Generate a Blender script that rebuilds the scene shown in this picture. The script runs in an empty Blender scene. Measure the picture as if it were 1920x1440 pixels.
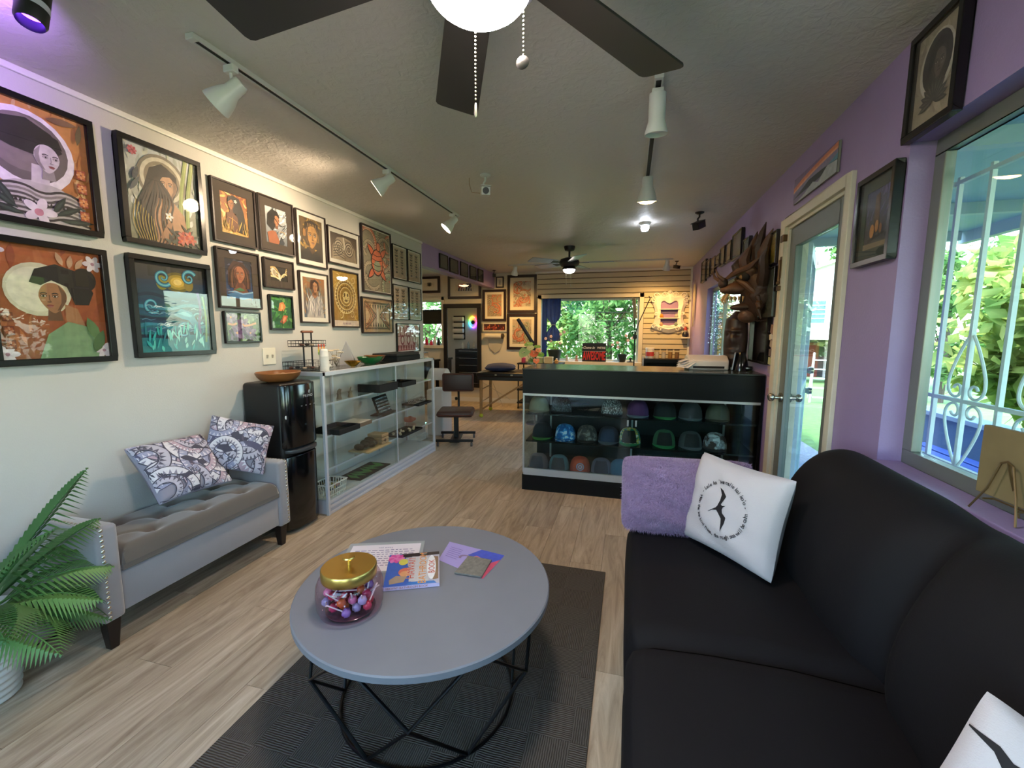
import bpy, bmesh, math, random
from mathutils import Vector, Matrix
import numpy as np
random.seed(7)
PI = math.pi
scene = bpy.context.scene
COL = scene.collection

# ------------------------------------------------------------------ camera
F_PX, YAW, PITCH, ROLL = 810.0, .2637, .1205, .0035
CAM = Vector((0, 0, 1.36))
_fw = Vector((-math.sin(YAW)*math.cos(PITCH), math.cos(YAW)*math.cos(PITCH), -math.sin(PITCH)))
_rt = Vector((math.cos(YAW), math.sin(YAW), 0)); _up = _rt.cross(_fw)
_r2 = math.cos(ROLL)*_rt + math.sin(ROLL)*_up; _u2 = -math.sin(ROLL)*_rt + math.cos(ROLL)*_up
cam = bpy.data.cameras.new('camera'); cam_o = bpy.data.objects.new('camera', cam); COL.objects.link(cam_o)
cam.sensor_fit = 'HORIZONTAL'; cam.sensor_width = 36; cam.lens = F_PX/1920*36; cam.clip_start = .02; cam.clip_end = 200
_m = Matrix((( _r2.x, _u2.x, -_fw.x, CAM.x), (_r2.y, _u2.y, -_fw.y, CAM.y), (_r2.z, _u2.z, -_fw.z, CAM.z), (0, 0, 0, 1)))
cam_o.matrix_world = _m
scene.camera = cam_o
def at(px, py, ax, v):
    """point where the photo's pixel (1920x1440) meets the plane x|y|z = v"""
    d = (px-960)/F_PX*_r2 - (py-720)/F_PX*_u2 + _fw
    i = 'xyz'.index(ax)
    return CAM + d*((v-CAM[i])/d[i])

# ------------------------------------------------------------------ world, sun, exposure
world = bpy.data.worlds.new('sky'); scene.world = world; world.use_nodes = True
_n = world.node_tree.nodes; _l = world.node_tree.links
_sky = _n.new('ShaderNodeTexSky'); _sky.sky_type = 'NISHITA'; _sky.sun_disc = False
_sky.sun_elevation = math.radians(58); _sky.sun_rotation = math.radians(250); _sky.dust_density = 1.5; _sky.air_density = 1.2
_l.new(_sky.outputs[0], _n['Background'].inputs[0]); _n['Background'].inputs[1].default_value = .95
sun = bpy.data.lights.new('sun', 'SUN'); sun.energy = 4.0; sun.angle = math.radians(3); sun.color = (1, .95, .86)
sun_o = bpy.data.objects.new('sun', sun); COL.objects.link(sun_o)
sun_o.rotation_euler = Vector((.55, .35, -1)).to_track_quat('-Z', 'Y').to_euler()
scene.view_settings.view_transform = 'Standard'; scene.view_settings.look = 'None'
scene.view_settings.gamma = 1; scene.view_settings.use_curve_mapping = False
scene.view_settings.exposure = 1.4
scene.cycles.max_bounces = 10; scene.cycles.transparent_max_bounces = 24; scene.cycles.diffuse_bounces = 6
scene.cycles.sample_clamp_indirect = 8; scene.cycles.use_denoising = True
scene.cycles.caustics_reflective = False; scene.cycles.caustics_refractive = False

# ------------------------------------------------------------------ materials
def lin(c):
    if isinstance(c, str):
        c = c.lstrip('#'); c = [int(c[i:i+2], 16)/255 for i in (0, 2, 4)]
        c = [x/12.92 if x <= .04045 else ((x+.055)/1.055)**2.4 for x in c]
    return (c[0], c[1], c[2], 1)
MATS = {}
def mat(name, col='#808080', rough=.6, metal=0, bump=0, bscale=80, vary=0, vscale=6, emit=None, estr=0, coat=0, sheen=0, spec=.5, trans=0, detail=3):
    if name in MATS: return MATS[name]
    m = bpy.data.materials.new(name); m.use_nodes = True; MATS[name] = m
    nt = m.node_tree; b = nt.nodes['Principled BSDF']
    b.inputs['Base Color'].default_value = lin(col); b.inputs['Roughness'].default_value = rough; b.inputs['Metallic'].default_value = metal
    b.inputs['Coat Weight'].default_value = coat; b.inputs['Coat Roughness'].default_value = .05
    b.inputs['Sheen Weight'].default_value = sheen; b.inputs['Specular IOR Level'].default_value = spec
    b.inputs['Transmission Weight'].default_value = trans
    if emit: b.inputs['Emission Color'].default_value = lin(emit); b.inputs['Emission Strength'].default_value = estr
    if bump or vary:
        tc = nt.nodes.new('ShaderNodeTexCoord')
    if bump:
        nz = nt.nodes.new('ShaderNodeTexNoise'); nz.inputs['Scale'].default_value = bscale; nz.inputs['Detail'].default_value = detail
        bp = nt.nodes.new('ShaderNodeBump'); bp.inputs['Strength'].default_value = bump; bp.inputs['Distance'].default_value = .01
        nt.links.new(tc.outputs['Object'], nz.inputs['Vector']); nt.links.new(nz.outputs['Fac'], bp.inputs['Height']); nt.links.new(bp.outputs[0], b.inputs['Normal'])
    if vary:
        nz = nt.nodes.new('ShaderNodeTexNoise'); nz.inputs['Scale'].default_value = vscale; nz.inputs['Detail'].default_value = 4
        hs = nt.nodes.new('ShaderNodeHueSaturation'); hs.inputs['Color'].default_value = lin(col)
        mr = nt.nodes.new('ShaderNodeMapRange'); mr.inputs[1].default_value = .25; mr.inputs[2].default_value = .75; mr.inputs[3].default_value = 1-vary; mr.inputs[4].default_value = 1+vary
        nt.links.new(tc.outputs['Object'], nz.inputs['Vector']); nt.links.new(nz.outputs['Fac'], mr.inputs[0]); nt.links.new(mr.outputs[0], hs.inputs['Value']); nt.links.new(hs.outputs[0], b.inputs['Base Color'])
    return m
def glass_mat(name, tint=(.97, 1, .99), ior=1.45):
    if name in MATS: return MATS[name]
    m = bpy.data.materials.new(name); m.use_nodes = True; MATS[name] = m
    nt = m.node_tree; nt.nodes.clear()
    o = nt.nodes.new('ShaderNodeOutputMaterial'); mx = nt.nodes.new('ShaderNodeMixShader'); fr = nt.nodes.new('ShaderNodeFresnel')
    tr = nt.nodes.new('ShaderNodeBsdfTransparent'); gl = nt.nodes.new('ShaderNodeBsdfGlossy')
    gm_ = nt.nodes.new('ShaderNodeNewGeometry'); mr = nt.nodes.new('ShaderNodeMapRange'); mr.inputs[3].default_value = ior; mr.inputs[4].default_value = 1/ior
    nt.links.new(gm_.outputs['Backfacing'], mr.inputs[0]); nt.links.new(mr.outputs[0], fr.inputs[0]); tr.inputs[0].default_value = (*tint, 1); gl.inputs['Roughness'].default_value = .0
    nt.links.new(fr.outputs[0], mx.inputs[0]); nt.links.new(tr.outputs[0], mx.inputs[1]); nt.links.new(gl.outputs[0], mx.inputs[2]); nt.links.new(mx.outputs[0], o.inputs[0])
    return m
def vcol_mat(name, rough=.55, vary=.18, vscale=25, coat=0):
    """flat printed colours stored per face"""
    if name in MATS: return MATS[name]
    m = mat(name, '#ffffff', rough, coat=coat); nt = m.node_tree; b = nt.nodes['Principled BSDF']
    a = nt.nodes.new('ShaderNodeAttribute'); a.attribute_name = 'Col'
    tc = nt.nodes.new('ShaderNodeTexCoord'); nz = nt.nodes.new('ShaderNodeTexNoise'); nz.inputs['Scale'].default_value = vscale; nz.inputs['Detail'].default_value = 6
    mr = nt.nodes.new('ShaderNodeMapRange'); mr.inputs[1].default_value = .3; mr.inputs[2].default_value = .7; mr.inputs[3].default_value = 1-vary; mr.inputs[4].default_value = 1+vary
    hs = nt.nodes.new('ShaderNodeHueSaturation')
    nt.links.new(tc.outputs['Object'], nz.inputs['Vector']); nt.links.new(nz.outputs['Fac'], mr.inputs[0]); nt.links.new(mr.outputs[0], hs.inputs['Value'])
    nt.links.new(a.outputs['Color'], hs.inputs['Color']); nt.links.new(hs.outputs[0], b.inputs['Base Color'])
    return m

# ------------------------------------------------------------------ mesh helpers
def rotm(rx=0, ry=0, rz=0): return Matrix.Rotation(rz, 4, 'Z') @ Matrix.Rotation(ry, 4, 'Y') @ Matrix.Rotation(rx, 4, 'X')
class MB:
    def __init__(s): s.v = []; s.f = []; s.c = []; s.T = Matrix(); s.col = None
    def add(s, vs, fs, T=None, col=None):
        n = len(s.v); M = s.T @ T if T is not None else s.T
        s.v += [M @ Vector(p) for p in vs]; s.f += [tuple(i+n for i in f) for f in fs]; s.c += [col or s.col]*len(fs); return s
    def box(s, c, d, rot=None, taper=None, col=None):
        x, y, z = d[0]/2, d[1]/2, d[2]/2; tx, ty = taper or (1, 1)
        vs = [(-x*tx, -y*ty, -z), (x*tx, -y*ty, -z), (x*tx, y*ty, -z), (-x*tx, y*ty, -z), (-x, -y, z), (x, -y, z), (x, y, z), (-x, y, z)]
        T = Matrix.Translation(Vector(c)) @ (rot if rot is not None else Matrix())
        return s.add(vs, [(3, 2, 1, 0), (4, 5, 6, 7), (0, 1, 5, 4), (1, 2, 6, 5), (2, 3, 7, 6), (3, 0, 4, 7)], T, col)
    def span(s, a, b, col=None): return s.box([(p+q)/2 for p, q in zip(a, b)], [abs(q-p) for p, q in zip(a, b)], col=col)
    def lathe(s, prof, n=24, T=None, cap=True, col=None, lobes=None):
        vs = []; fs = []
        for r, z in prof:
            for k in range(n):
                a = 2*PI*k/n; rr = r*(1+(lobes[1]*math.cos(lobes[0]*a) if lobes else 0)); vs.append((rr*math.cos(a), rr*math.sin(a), z))
        for i in range(len(prof)-1):
            for k in range(n): fs.append((i*n+k, i*n+(k+1) % n, (i+1)*n+(k+1) % n, (i+1)*n+k))
        if cap: fs.append(tuple(range(n))[::-1]); fs.append(tuple((len(prof)-1)*n+k for k in range(n)))
        return s.add(vs, fs, T, col)
    def cyl(s, a, b, r, r2=None, n=12, col=None):
        a = Vector(a); b = Vector(b); d = b-a; q = d.to_track_quat('Z', 'Y').to_matrix().to_4x4()
        return s.lathe([(r, 0), (r if r2 is None else r2, d.length)], n, Matrix.Translation(a) @ q, col=col)
    def tube(s, pts, r, n=8, closed=False, col=None):
        pts = [Vector(p) for p in pts]; N = len(pts); vs = []; fs = []; prev = None
        for i, p in enumerate(pts):
            t = (pts[(i+1) % N]-pts[i-1]) if closed else (pts[min(i+1, N-1)]-pts[max(i-1, 0)])
            t.normalize()
            ref = prev if prev is not None else (Vector((0, 0, 1)) if abs(t.z) < .9 else Vector((1, 0, 0)))
            u = (ref - t*ref.dot(t)); u.normalize(); w = t.cross(u); prev = u
            rr = r[i] if isinstance(r, (list, tuple)) else r
            for k in range(n): a = 2*PI*k/n; vs.append(p+rr*(math.cos(a)*u+math.sin(a)*w))
        M = N if closed else N-1
        for i in range(M):
            j = (i+1) % N
            for k in range(n): fs.append((i*n+k, i*n+(k+1) % n, j*n+(k+1) % n, j*n+k))
        if not closed: fs.append(tuple(range(n))[::-1]); fs.append(tuple((N-1)*n+k for k in range(n)))
        return s.add(vs, fs, None, col)
    def ball(s, c, r, n=16, m=10, rot=None, col=None):
        r = (r, r, r) if not isinstance(r, (tuple, list)) else r
        vs = [(0, 0, -r[2])]; fs = []
        for i in range(1, m):
            t = -PI/2+PI*i/m
            for k in range(n): a = 2*PI*k/n; vs.append((r[0]*math.cos(t)*math.cos(a), r[1]*math.cos(t)*math.sin(a), r[2]*math.sin(t)))
        vs.append((0, 0, r[2])); L = len(vs)-1
        for k in range(n): fs.append((0, 1+(k+1) % n, 1+k)); fs.append((L, L-n+k, L-n+(k+1) % n))
        for i in range(m-2):
            for k in range(n): fs.append((1+i*n+k, 1+i*n+(k+1) % n, 1+(i+1)*n+(k+1) % n, 1+(i+1)*n+k))
        return s.add(vs, fs, Matrix.Translation(Vector(c)) @ (rot if rot is not None else Matrix()), col)
    def prism(s, poly, h, T=None, col=None):
        """polygon in xy extruded 0..h in z"""
        n = len(poly); vs = [(p[0], p[1], 0) for p in poly]+[(p[0], p[1], h) for p in poly]
        fs = [tuple(range(n))[::-1], tuple(range(n, 2*n))]+[(i, (i+1) % n, n+(i+1) % n, n+i) for i in range(n)]
        return s.add(vs, fs, T, col)
    def grid(s, fn, nu, nv, closed_u=False, col=None):
        vs = [fn(i/(nu if closed_u else nu-1), j/(nv-1)) for j in range(nv) for i in range(nu)]; fs = []
        for j in range(nv-1):
            for i in range(nu if closed_u else nu-1): fs.append((j*nu+i, j*nu+(i+1) % nu, (j+1)*nu+(i+1) % nu, (j+1)*nu+i))
        return s.add(vs, fs, None, col)
    def mesh(s, name, bevel=0, seg=2, smooth=False):
        me = bpy.data.meshes.new(name); me.from_pydata(s.v, [], s.f)
        if any(s.c):
            at_ = me.color_attributes.new('Col', 'FLOAT_COLOR', 'CORNER'); arr = []
            for c, p in zip(s.c, me.polygons): arr += list(lin(c or '#ffffff'))*p.loop_total
            at_.data.foreach_set('color', arr)
        if bevel:
            bm = bmesh.new(); bm.from_mesh(me); bmesh.ops.remove_doubles(bm, verts=bm.verts, dist=1e-6)
            es = [e for e in bm.edges if len(e.link_faces) == 2 and e.calc_face_angle(0) > .6]
            bmesh.ops.bevel(bm, geom=es, offset=bevel, segments=seg, profile=.5, affect='EDGES', clamp_overlap=True); bm.to_mesh(me); bm.free()
        if smooth:
            me.polygons.foreach_set('use_smooth', [True]*len(me.polygons))
            if smooth != 'all': me.set_sharp_from_angle(angle=math.radians(40))
        return me
    def build(s, name, m, parent=None, bevel=0, seg=2, smooth=False, loc=None):
        return obj(name, s.mesh(name, bevel, seg, smooth), m, parent, loc)
def obj(name, me, m, parent=None, loc=None):
    o = bpy.data.objects.new(name, me); COL.objects.link(o)
    if m is not None and not me.materials: me.materials.append(m)
    if parent: o.parent = parent
    if loc is not None: o.location = loc
    return o
LABELS = {}
def tag(o, label, cat, group=None):
    if label in LABELS and not (group and LABELS[label] == group): print('DUPLICATE LABEL', label)
    LABELS[label] = group
    o['label'] = label; o['category'] = cat
    if group: o['group'] = group
    return o
def thing(name, label, cat, loc=(0, 0, 0), rotz=0, group=None, rot=None):
    o = bpy.data.objects.new(name, None); COL.objects.link(o); o.location = loc
    o.rotation_euler = rot if rot is not None else (0, 0, rotz); o.empty_display_size = .05
    return tag(o, label, cat, group)
def struct(o): o['kind'] = 'structure'; return o
def dup(root, loc, label, rotz=None, group=None):
    r = root.copy(); COL.objects.link(r); r.location = loc
    if rotz is not None: r.rotation_euler = (0, 0, rotz)
    tag(r, label, root['category'], group or root.get('group'))
    def rec(a, b):
        for ch in list(a.children):
            c = ch.copy(); COL.objects.link(c); c.parent = b; rec(ch, c)
    rec(root, r); return r
def text_mb(txt, size, depth=.001, align='CENTER', spacing=1.0, shear=0, offset=0, resolution=2):
    cu = bpy.data.curves.new('t', 'FONT'); cu.body = txt; cu.size = size; cu.extrude = depth/2; cu.align_x = align; cu.align_y = 'CENTER'
    cu.space_character = spacing; cu.shear = shear; cu.offset = offset; cu.resolution_u = resolution
    ob = bpy.data.objects.new('t', cu); COL.objects.link(ob)
    dg = bpy.context.evaluated_depsgraph_get(); me = bpy.data.meshes.new_from_object(ob.evaluated_get(dg))
    mb = MB(); mb.v = [v.co.copy() for v in me.vertices]; mb.f = [tuple(p.vertices) for p in me.polygons]; mb.c = [None]*len(mb.f)
    bpy.data.objects.remove(ob); bpy.data.curves.remove(cu); bpy.data.meshes.remove(me); return mb
def xform(mb, T): mb.v = [T @ v for v in mb.v]; return mb
def superpow(x, p): return math.copysign(abs(x)**p, x)
def pillow_fn(w, h, t, pinch=.07, wrinkle=0, seed=0, corner=0):
    rnd = random.Random(seed); ph = [rnd.random()*6 for _ in range(8)]
    def fn(u, v, side):
        a, b = 2*u-1, 2*v-1
        th = t/2*((1-abs(a)**2.6)*(1-abs(b)**2.6))**.42 if abs(a) < 1 and abs(b) < 1 else 0
        k = 1-corner*(abs(a)*abs(b))**6
        x = w/2*a*(1-pinch*(1-b*b))*k; y = h/2*b*(1-pinch*(1-a*a))*k
        e = wrinkle*max(0, (1-a*a)*(1-b*b))**.5*(math.sin(5*a+ph[0]+2*b)*math.sin(4*b+ph[1])+.5*math.sin(11*b+ph[2]+4*a)) if side > 0 else 0
        return Vector((x, y, side*th+e))
    return fn
def pillow_mb(w, h, t, pinch=.07, n=25, wrinkle=0, seed=0, corner=0):
    fn = pillow_fn(w, h, t, pinch, wrinkle, seed, corner); mb = MB()
    mb.grid(lambda u, v: fn(u, v, 1), n, n); mb.grid(lambda u, v: fn(1-u, v, -1), n, n)
    return mb

GLYPH = {}
def glyph(ch, size):
    if ch not in GLYPH: GLYPH[ch] = text_mb(ch, 1.0, 0, offset=.008)
    g = GLYPH[ch]; m = MB(); m.v = [v*size for v in g.v]; m.f = list(g.f); m.c = list(g.c); return m
for _c in set("- Lele ka 'iwa malie kai ko'o - When the iwa bird flies, the rough sea will be calm"):
    if _c != ' ': glyph(_c, 1)
# ================================================================== THE ROOM
XL, XR, YF, YB, ZC = -2.48, .98, 7.9, -1.2, 2.44        # left wall, right wall, far wall, wall behind the camera, ceiling
XA = -5.0                                               # far side of the back room on the left
paint_grey = mat('wall_paint_grey', '#c8c5c0', .7, bump=.12, bscale=180, vary=.03, vscale=2)
paint_lilac = mat('wall_paint_lilac', '#9c87b4', .45, bump=.1, bscale=120, vary=.03)
paint_cream = mat('wall_paint_cream', '#d8cdb8', .6, bump=.05, bscale=120)
white_trim = mat('white_trim_paint', '#e4e2da', .45)
def ceiling_mat():
    m = mat('ceiling_textured_plaster', '#c9c4be', .55); nt = m.node_tree; b = nt.nodes['Principled BSDF']
    tc = nt.nodes.new('ShaderNodeTexCoord'); n1 = nt.nodes.new('ShaderNodeTexNoise'); n1.inputs['Scale'].default_value = 26; n1.inputs['Detail'].default_value = 6; n1.inputs['Distortion'].default_value = .8
    n2 = nt.nodes.new('ShaderNodeTexNoise'); n2.inputs['Scale'].default_value = 5; n2.inputs['Detail'].default_value = 2
    mu = nt.nodes.new('ShaderNodeMath'); mu.operation = 'MULTIPLY'
    bp = nt.nodes.new('ShaderNodeBump'); bp.inputs['Strength'].default_value = .9; bp.inputs['Distance'].default_value = .012
    for n in (n1, n2): nt.links.new(tc.outputs['Object'], n.inputs['Vector'])
    nt.links.new(n1.outputs['Fac'], mu.inputs[0]); nt.links.new(n2.outputs['Fac'], mu.inputs[1]); nt.links.new(mu.outputs[0], bp.inputs['Height']); nt.links.new(bp.outputs[0], b.inputs['Normal'])
    return m
def plank_mat():
    m = mat('oak_vinyl_plank', '#a8977f', .42); nt = m.node_tree; b = nt.nodes['Principled BSDF']
    tc = nt.nodes.new('ShaderNodeTexCoord'); oi = nt.nodes.new('ShaderNodeObjectInfo'); mp = nt.nodes.new('ShaderNodeMapping'); mp.inputs['Scale'].default_value = (9, .9, 1)
    cx = nt.nodes.new('ShaderNodeCombineXYZ'); mm = nt.nodes.new('ShaderNodeMath'); mm.operation = 'MULTIPLY'; mm.inputs[1].default_value = 57
    nt.links.new(oi.outputs['Random'], mm.inputs[0]); nt.links.new(mm.outputs[0], cx.inputs[2]); nt.links.new(cx.outputs[0], mp.inputs['Location'])
    nt.links.new(tc.outputs['Object'], mp.inputs['Vector'])
    n1 = nt.nodes.new('ShaderNodeTexNoise'); n1.inputs['Scale'].default_value = 2.2; n1.inputs['Detail'].default_value = 7; n1.inputs['Distortion'].default_value = 1.2; n1.inputs['Roughness'].default_value = .65
    nt.links.new(mp.outputs[0], n1.inputs['Vector'])
    cr = nt.nodes.new('ShaderNodeValToRGB'); e = cr.color_ramp.elements
    e[0].position = .28; e[0].color = lin('#8f7b66'); e[1].position = .72; e[1].color = lin('#d2c3ad'); k = cr.color_ramp.elements.new(.5); k.color = lin('#b7a58d')
    nt.links.new(n1.outputs['Fac'], cr.inputs[0])
    hs = nt.nodes.new('ShaderNodeHueSaturation'); mr = nt.nodes.new('ShaderNodeMapRange'); mr.inputs[3].default_value = .86; mr.inputs[4].default_value = 1.12
    nt.links.new(oi.outputs['Random'], mr.inputs[0]); nt.links.new(mr.outputs[0], hs.inputs['Value']); nt.links.new(cr.outputs[0], hs.inputs['Color']); nt.links.new(hs.outputs[0], b.inputs['Base Color'])
    bp = nt.nodes.new('ShaderNodeBump'); bp.inputs['Strength'].default_value = .12; bp.inputs['Distance'].default_value = .003; nt.links.new(n1.outputs['Fac'], bp.inputs['Height']); nt.links.new(bp.outputs[0], b.inputs['Normal'])
    return m
# floor: slab and single planks
floor = struct(MB().span((XA, YB, -.12), (XR+.12, YF, -.006)).build('floor', mat('floor_underlay', '#4a4038', .9)))
PM = plank_mat(); pw, pl = .182, 1.22
ix = 0; x = XR
while x > XA:
    x0 = max(x-pw, XA); off = (ix*.41) % pl
    ys = YB-off; ylo = 4.95 if x0 < XL-.02 else YB
    while ys < YF:
        a, b_ = max(ys, ylo), min(ys+pl, YF)
        if b_-a > .03:
            mb = MB(); mb.box((0, 0, -.003), (x-x0-.0016, b_-a-.0016, .006)); mb.build('plank', PM, floor, loc=((x+x0)/2, (a+b_)/2, 0))
        ys += pl
    x = x0; ix += 1
CM = ceiling_mat()
ceiling = struct(MB().span((XA-.1, YB-.1, ZC), (XR+.12, YF+.1, ZC+.12)).build('ceiling', CM))
# left wall, header beam over the opening, back-room walls, wall behind the camera
struct(MB().span((XL-.12, YB, 0), (XL, 4.94, ZC)).build('wall_left', paint_grey))
struct(MB().span((XL-.12, 4.94, 2.165), (XL, YF, ZC)).build('wall_header', paint_lilac))
struct(MB().span((XA, 4.84, 0), (XL-.12, 4.94, ZC)).build('wall_backroom_near', paint_grey))
struct(MB().span((XA-.1, 4.84, 0), (XA, YF, ZC)).build('wall_backroom_side', paint_grey))
# wall behind the camera, with an unseen wide window added to let daylight in
fw = MB(); fy0, fy1 = YB-.12, YB
fw.span((XL-.12, fy0, 0), (XR+.12, fy1, .8)); fw.span((XL-.12, fy0, 2.1), (XR+.12, fy1, ZC)); fw.span((XL-.12, fy0, .8), (-2.0, fy1, 2.1)); fw.span((.3, fy0, .8), (XR+.12, fy1, 2.1))
struct(fw.build('wall_front', paint_grey))
# far wall with two windows
aw = (-4.55, -3.56, 1.09, 1.965); mw = (-1.575, .15, .835, 1.955)    # back-room window, big window: x0, x1, z0, z1
fw = MB(); y0, y1 = YF, YF+.12
fw.span((XA, y0, 0), (XR+.12, y1, mw[2])); fw.span((XA, y0, 1.965), (XR+.12, y1, ZC))
fw.span((XA, y0, mw[2]), (aw[0], y1, 1.965)); fw.span((aw[0], y0, mw[2]), (aw[1], y1, aw[2])); fw.span((aw[1], y0, mw[2]), (mw[0], y1, 1.965)); fw.span((mw[1], y0, mw[2]), (XR+.12, y1, 1.965)); fw.span((mw[0], y0, mw[3]), (mw[1], y1, 1.965))
wall_far = struct(fw.build('wall_far', paint_cream))
# painted siding boards on the far wall, one by one
MB().span((-1.66, YF-.002, 0), (mw[0]-.07, YF, ZC)).span((mw[1]+.07, YF-.002, 0), (XR, YF, ZC)).span((mw[0]-.07, YF-.002, mw[3]+.07), (mw[1]+.07, YF, ZC)).build('siding_shade_sheet', mat('siding_slot_shade', '#4a3c2c', .9), wall_far)  # dark sheet behind the boards, paints the shade inside the slots
sid = mat('siding_board_cream', '#cdbf9f', .5, vary=.04, vscale=3); bh = .0885
x0s = -1.66; z = .0
while z < ZC-.02:
    h = min(bh, ZC-z)
    segs = [(x0s, XR)]
    z_ = z
    if z+h > mw[2]-.05 and z+h < mw[3]+.08: segs = [(mw[1]+.075, XR)]
    elif z < mw[3]+.03 and z > mw[2]: segs = [(mw[1]+.075, XR), (x0s, mw[1]+.075)]
    for a, b_ in segs:
        mb = MB(); L = b_-a; z = max(z_, mw[3]+.03) if len(segs) == 2 and a == x0s else z_
        h2 = z_+h; mb.add([(a, YF, z+.011), (b_, YF, z+.011), (b_, YF, h2), (a, YF, h2), (a, YF-.022, z+.011), (b_, YF-.022, z+.011), (b_, YF-.017, h2), (a, YF-.017, h2)],
               [(0, 1, 2, 3), (4, 7, 6, 5), (0, 4, 5, 1), (3, 2, 6, 7), (0, 3, 7, 4), (1, 5, 6, 2)])
        mb.build('siding_board', sid, wall_far)
    z = z_+bh
# right wall with a wide window, the glass door and a second window
w1 = (-.62, 2.02, .85, 2.06); d1 = (2.47, 3.30, 0, 2.045); w2 = (4.35, 6.32, .85, 1.93)
rw = MB(); x0, x1 = XR, XR+.12
prev = YB
for (a, b_, z0, z1) in (w1, d1, w2):
    rw.span((x0, prev, 0), (x1, a, ZC)); rw.span((x0, a, z1), (x1, b_, ZC))
    if z0 > 0: rw.span((x0, a, 0), (x1, b_, z0))
    prev = b_
rw.span((x0, prev, 0), (x1, YF, ZC))
wall_right = struct(rw.build('wall_right', paint_lilac))
# trims
struct(MB().span((XL, YB, ZC-.028), (XL+.016, 4.94, ZC)).build('trim_1', white_trim, bevel=.005))
for nm, a, b_ in (('baseboard_left', (XL, YB, 0), (XL+.014, 4.94, .085)), ('baseboard_far', (XA, YF-.03, 0), (XR, YF-.016, .085)), ('baseboard_right', (XR-.014, 3.42, 0), (XR, YF-.03, .085))):
    struct(MB().span(a, b_).build(nm, white_trim, bevel=.004))
struct(MB().span((-1.69, YF-.03, 0), (-1.66, YF, ZC)).build('trim_2', white_trim))
struct(MB().span((XR-.03, YF-.035, 0), (XR, YF, ZC)).build('trim_3', white_trim))
struct(MB().span((-1.66, YF-.03, ZC-.03), (XR, YF, ZC)).build('trim_4', white_trim))
# ---------------------------------------------------------------- windows
GL = glass_mat('window_glass', (.90, .98, .97)); alu = mat('window_aluminium', '#8f958c', .4, .6); alu_l = mat('window_frame_paint', '#d9dcd2', .4)
def window(n, ax, p, a, b_, z0, z1, fwid, m, mull=(), t=.035, g=GL):
    """ax = axis of the wall normal, p = plane of the glass"""
    def sp(u0, v0, u1, v1, tt): return ((p-tt/2, u0, v0), (p+tt/2, u1, v1)) if ax == 'x' else ((u0, p-tt/2, v0), (u1, p+tt/2, v1))
    w = struct(MB().span(*sp(a, z0, b_, z0+fwid, t)).span(*sp(a, z1-fwid, b_, z1, t)).span(*sp(a, z0+fwid, a+fwid, z1-fwid, t)).span(*sp(b_-fwid, z0+fwid, b_, z1-fwid, t)).build('window_%d' % n, m, bevel=.004))
    es = [a+fwid]+list(mull)+[b_-fwid]
    for q in mull: MB().span(*sp(q-.02, z0+fwid, q+.02, z1-fwid, t)).build('mullion', m, w)
    for u, v in zip(es[:-1], es[1:]): MB().span(*sp(u, z0+fwid, v, z1-fwid, .005)).build('pane', g, w)
    return w
w_1 = window(1, 'x', 1.078, w1[0], w1[1], w1[2], w1[3], .055, alu, mull=(.55,))
window(2, 'x', 1.06, w2[0], w2[1], w2[2], w2[3], .04, alu, mull=(5.55,))
window(3, 'y', YF+.07, mw[0], mw[1], mw[2], mw[3], .035, alu_l)
window(4, 'y', YF+.07, aw[0], aw[1], aw[2], aw[3], .03, alu_l)
window(5, 'y', YB-.06, -2.0, .3, .8, 2.1, .05, alu, mull=(-.85,))  # unseen front window, added for daylight
# interior casing of the far windows
def casing(n, x0, x1, z0, z1, w, sill):
    c = MB(); y = YF-.024
    c.span((x0-w, y, z0), (x0, YF, z1+w)); c.span((x1, y, z0), (x1+w, YF, z1+w)); c.span((x0-w, y, z1), (x1+w, YF, z1+w))
    c.span((x0-w, YF-sill, z0-w), (x1+w, YF+.05, z0))
    return struct(c.build('trim_%d' % n, mat('casing_cream', '#e0d6c0', .45), bevel=.003))
casing(5, mw[0], mw[1], mw[2], mw[3], .07, .13); casing(6, aw[0], aw[1], aw[2], aw[3], .06, .06)
# lilac sill of the near window
struct(MB().span((XR-.02, w1[0], w1[2]-.03), (1.06, w1[1], w1[2]+.004)).build('trim_7', paint_lilac, bevel=.004))
# ---------------------------------------------------------------- glass door
cream_door = mat('door_casing_cream', '#d8d2bf', .5, vary=.05, vscale=12); door_grey = mat('door_paint_grey', '#6f7672', .45, vary=.05)
dc = MB(); y0, y1, zt = d1[0], d1[1], d1[3]
dc.span((XR-.022, y0-.055, 0), (XR, y0, zt+.055)); dc.span((XR-.022, y1, 0), (XR, y1+.085, zt+.055)); dc.span((XR-.022, y0, zt), (XR, y1, zt+.055))
dc.span((XR, y0, 0), (XR+.12, y0+.018, zt)); dc.span((XR, y1-.018, 0), (XR+.12, y1, zt)); dc.span((XR, y0, zt-.018), (XR+.12, y1, zt))
struct(dc.build('trim_8', cream_door, bevel=.003))
a, b_ = y0+.02, y1-.02; st = .10
dm = MB(); X0, X1 = XR+.012, XR+.052
dm.span((X0, a, .01), (X1, a+st, zt-.02)); dm.span((X0, b_-st, .01), (X1, b_, zt-.02)); dm.span((X0, a+st, .01), (X1, b_-st, .22)); dm.span((X0, a+st, zt-.14), (X1, b_-st, zt-.02))
door = struct(dm.build('door_1', door_grey, bevel=.003))
MB().span((XR+.030, a+st, .22), (XR+.035, b_-st, zt-.14)).build('pane', GL, door)
hm = mat('hinge_brass_worn', '#6b5138', .45, .7)
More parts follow.
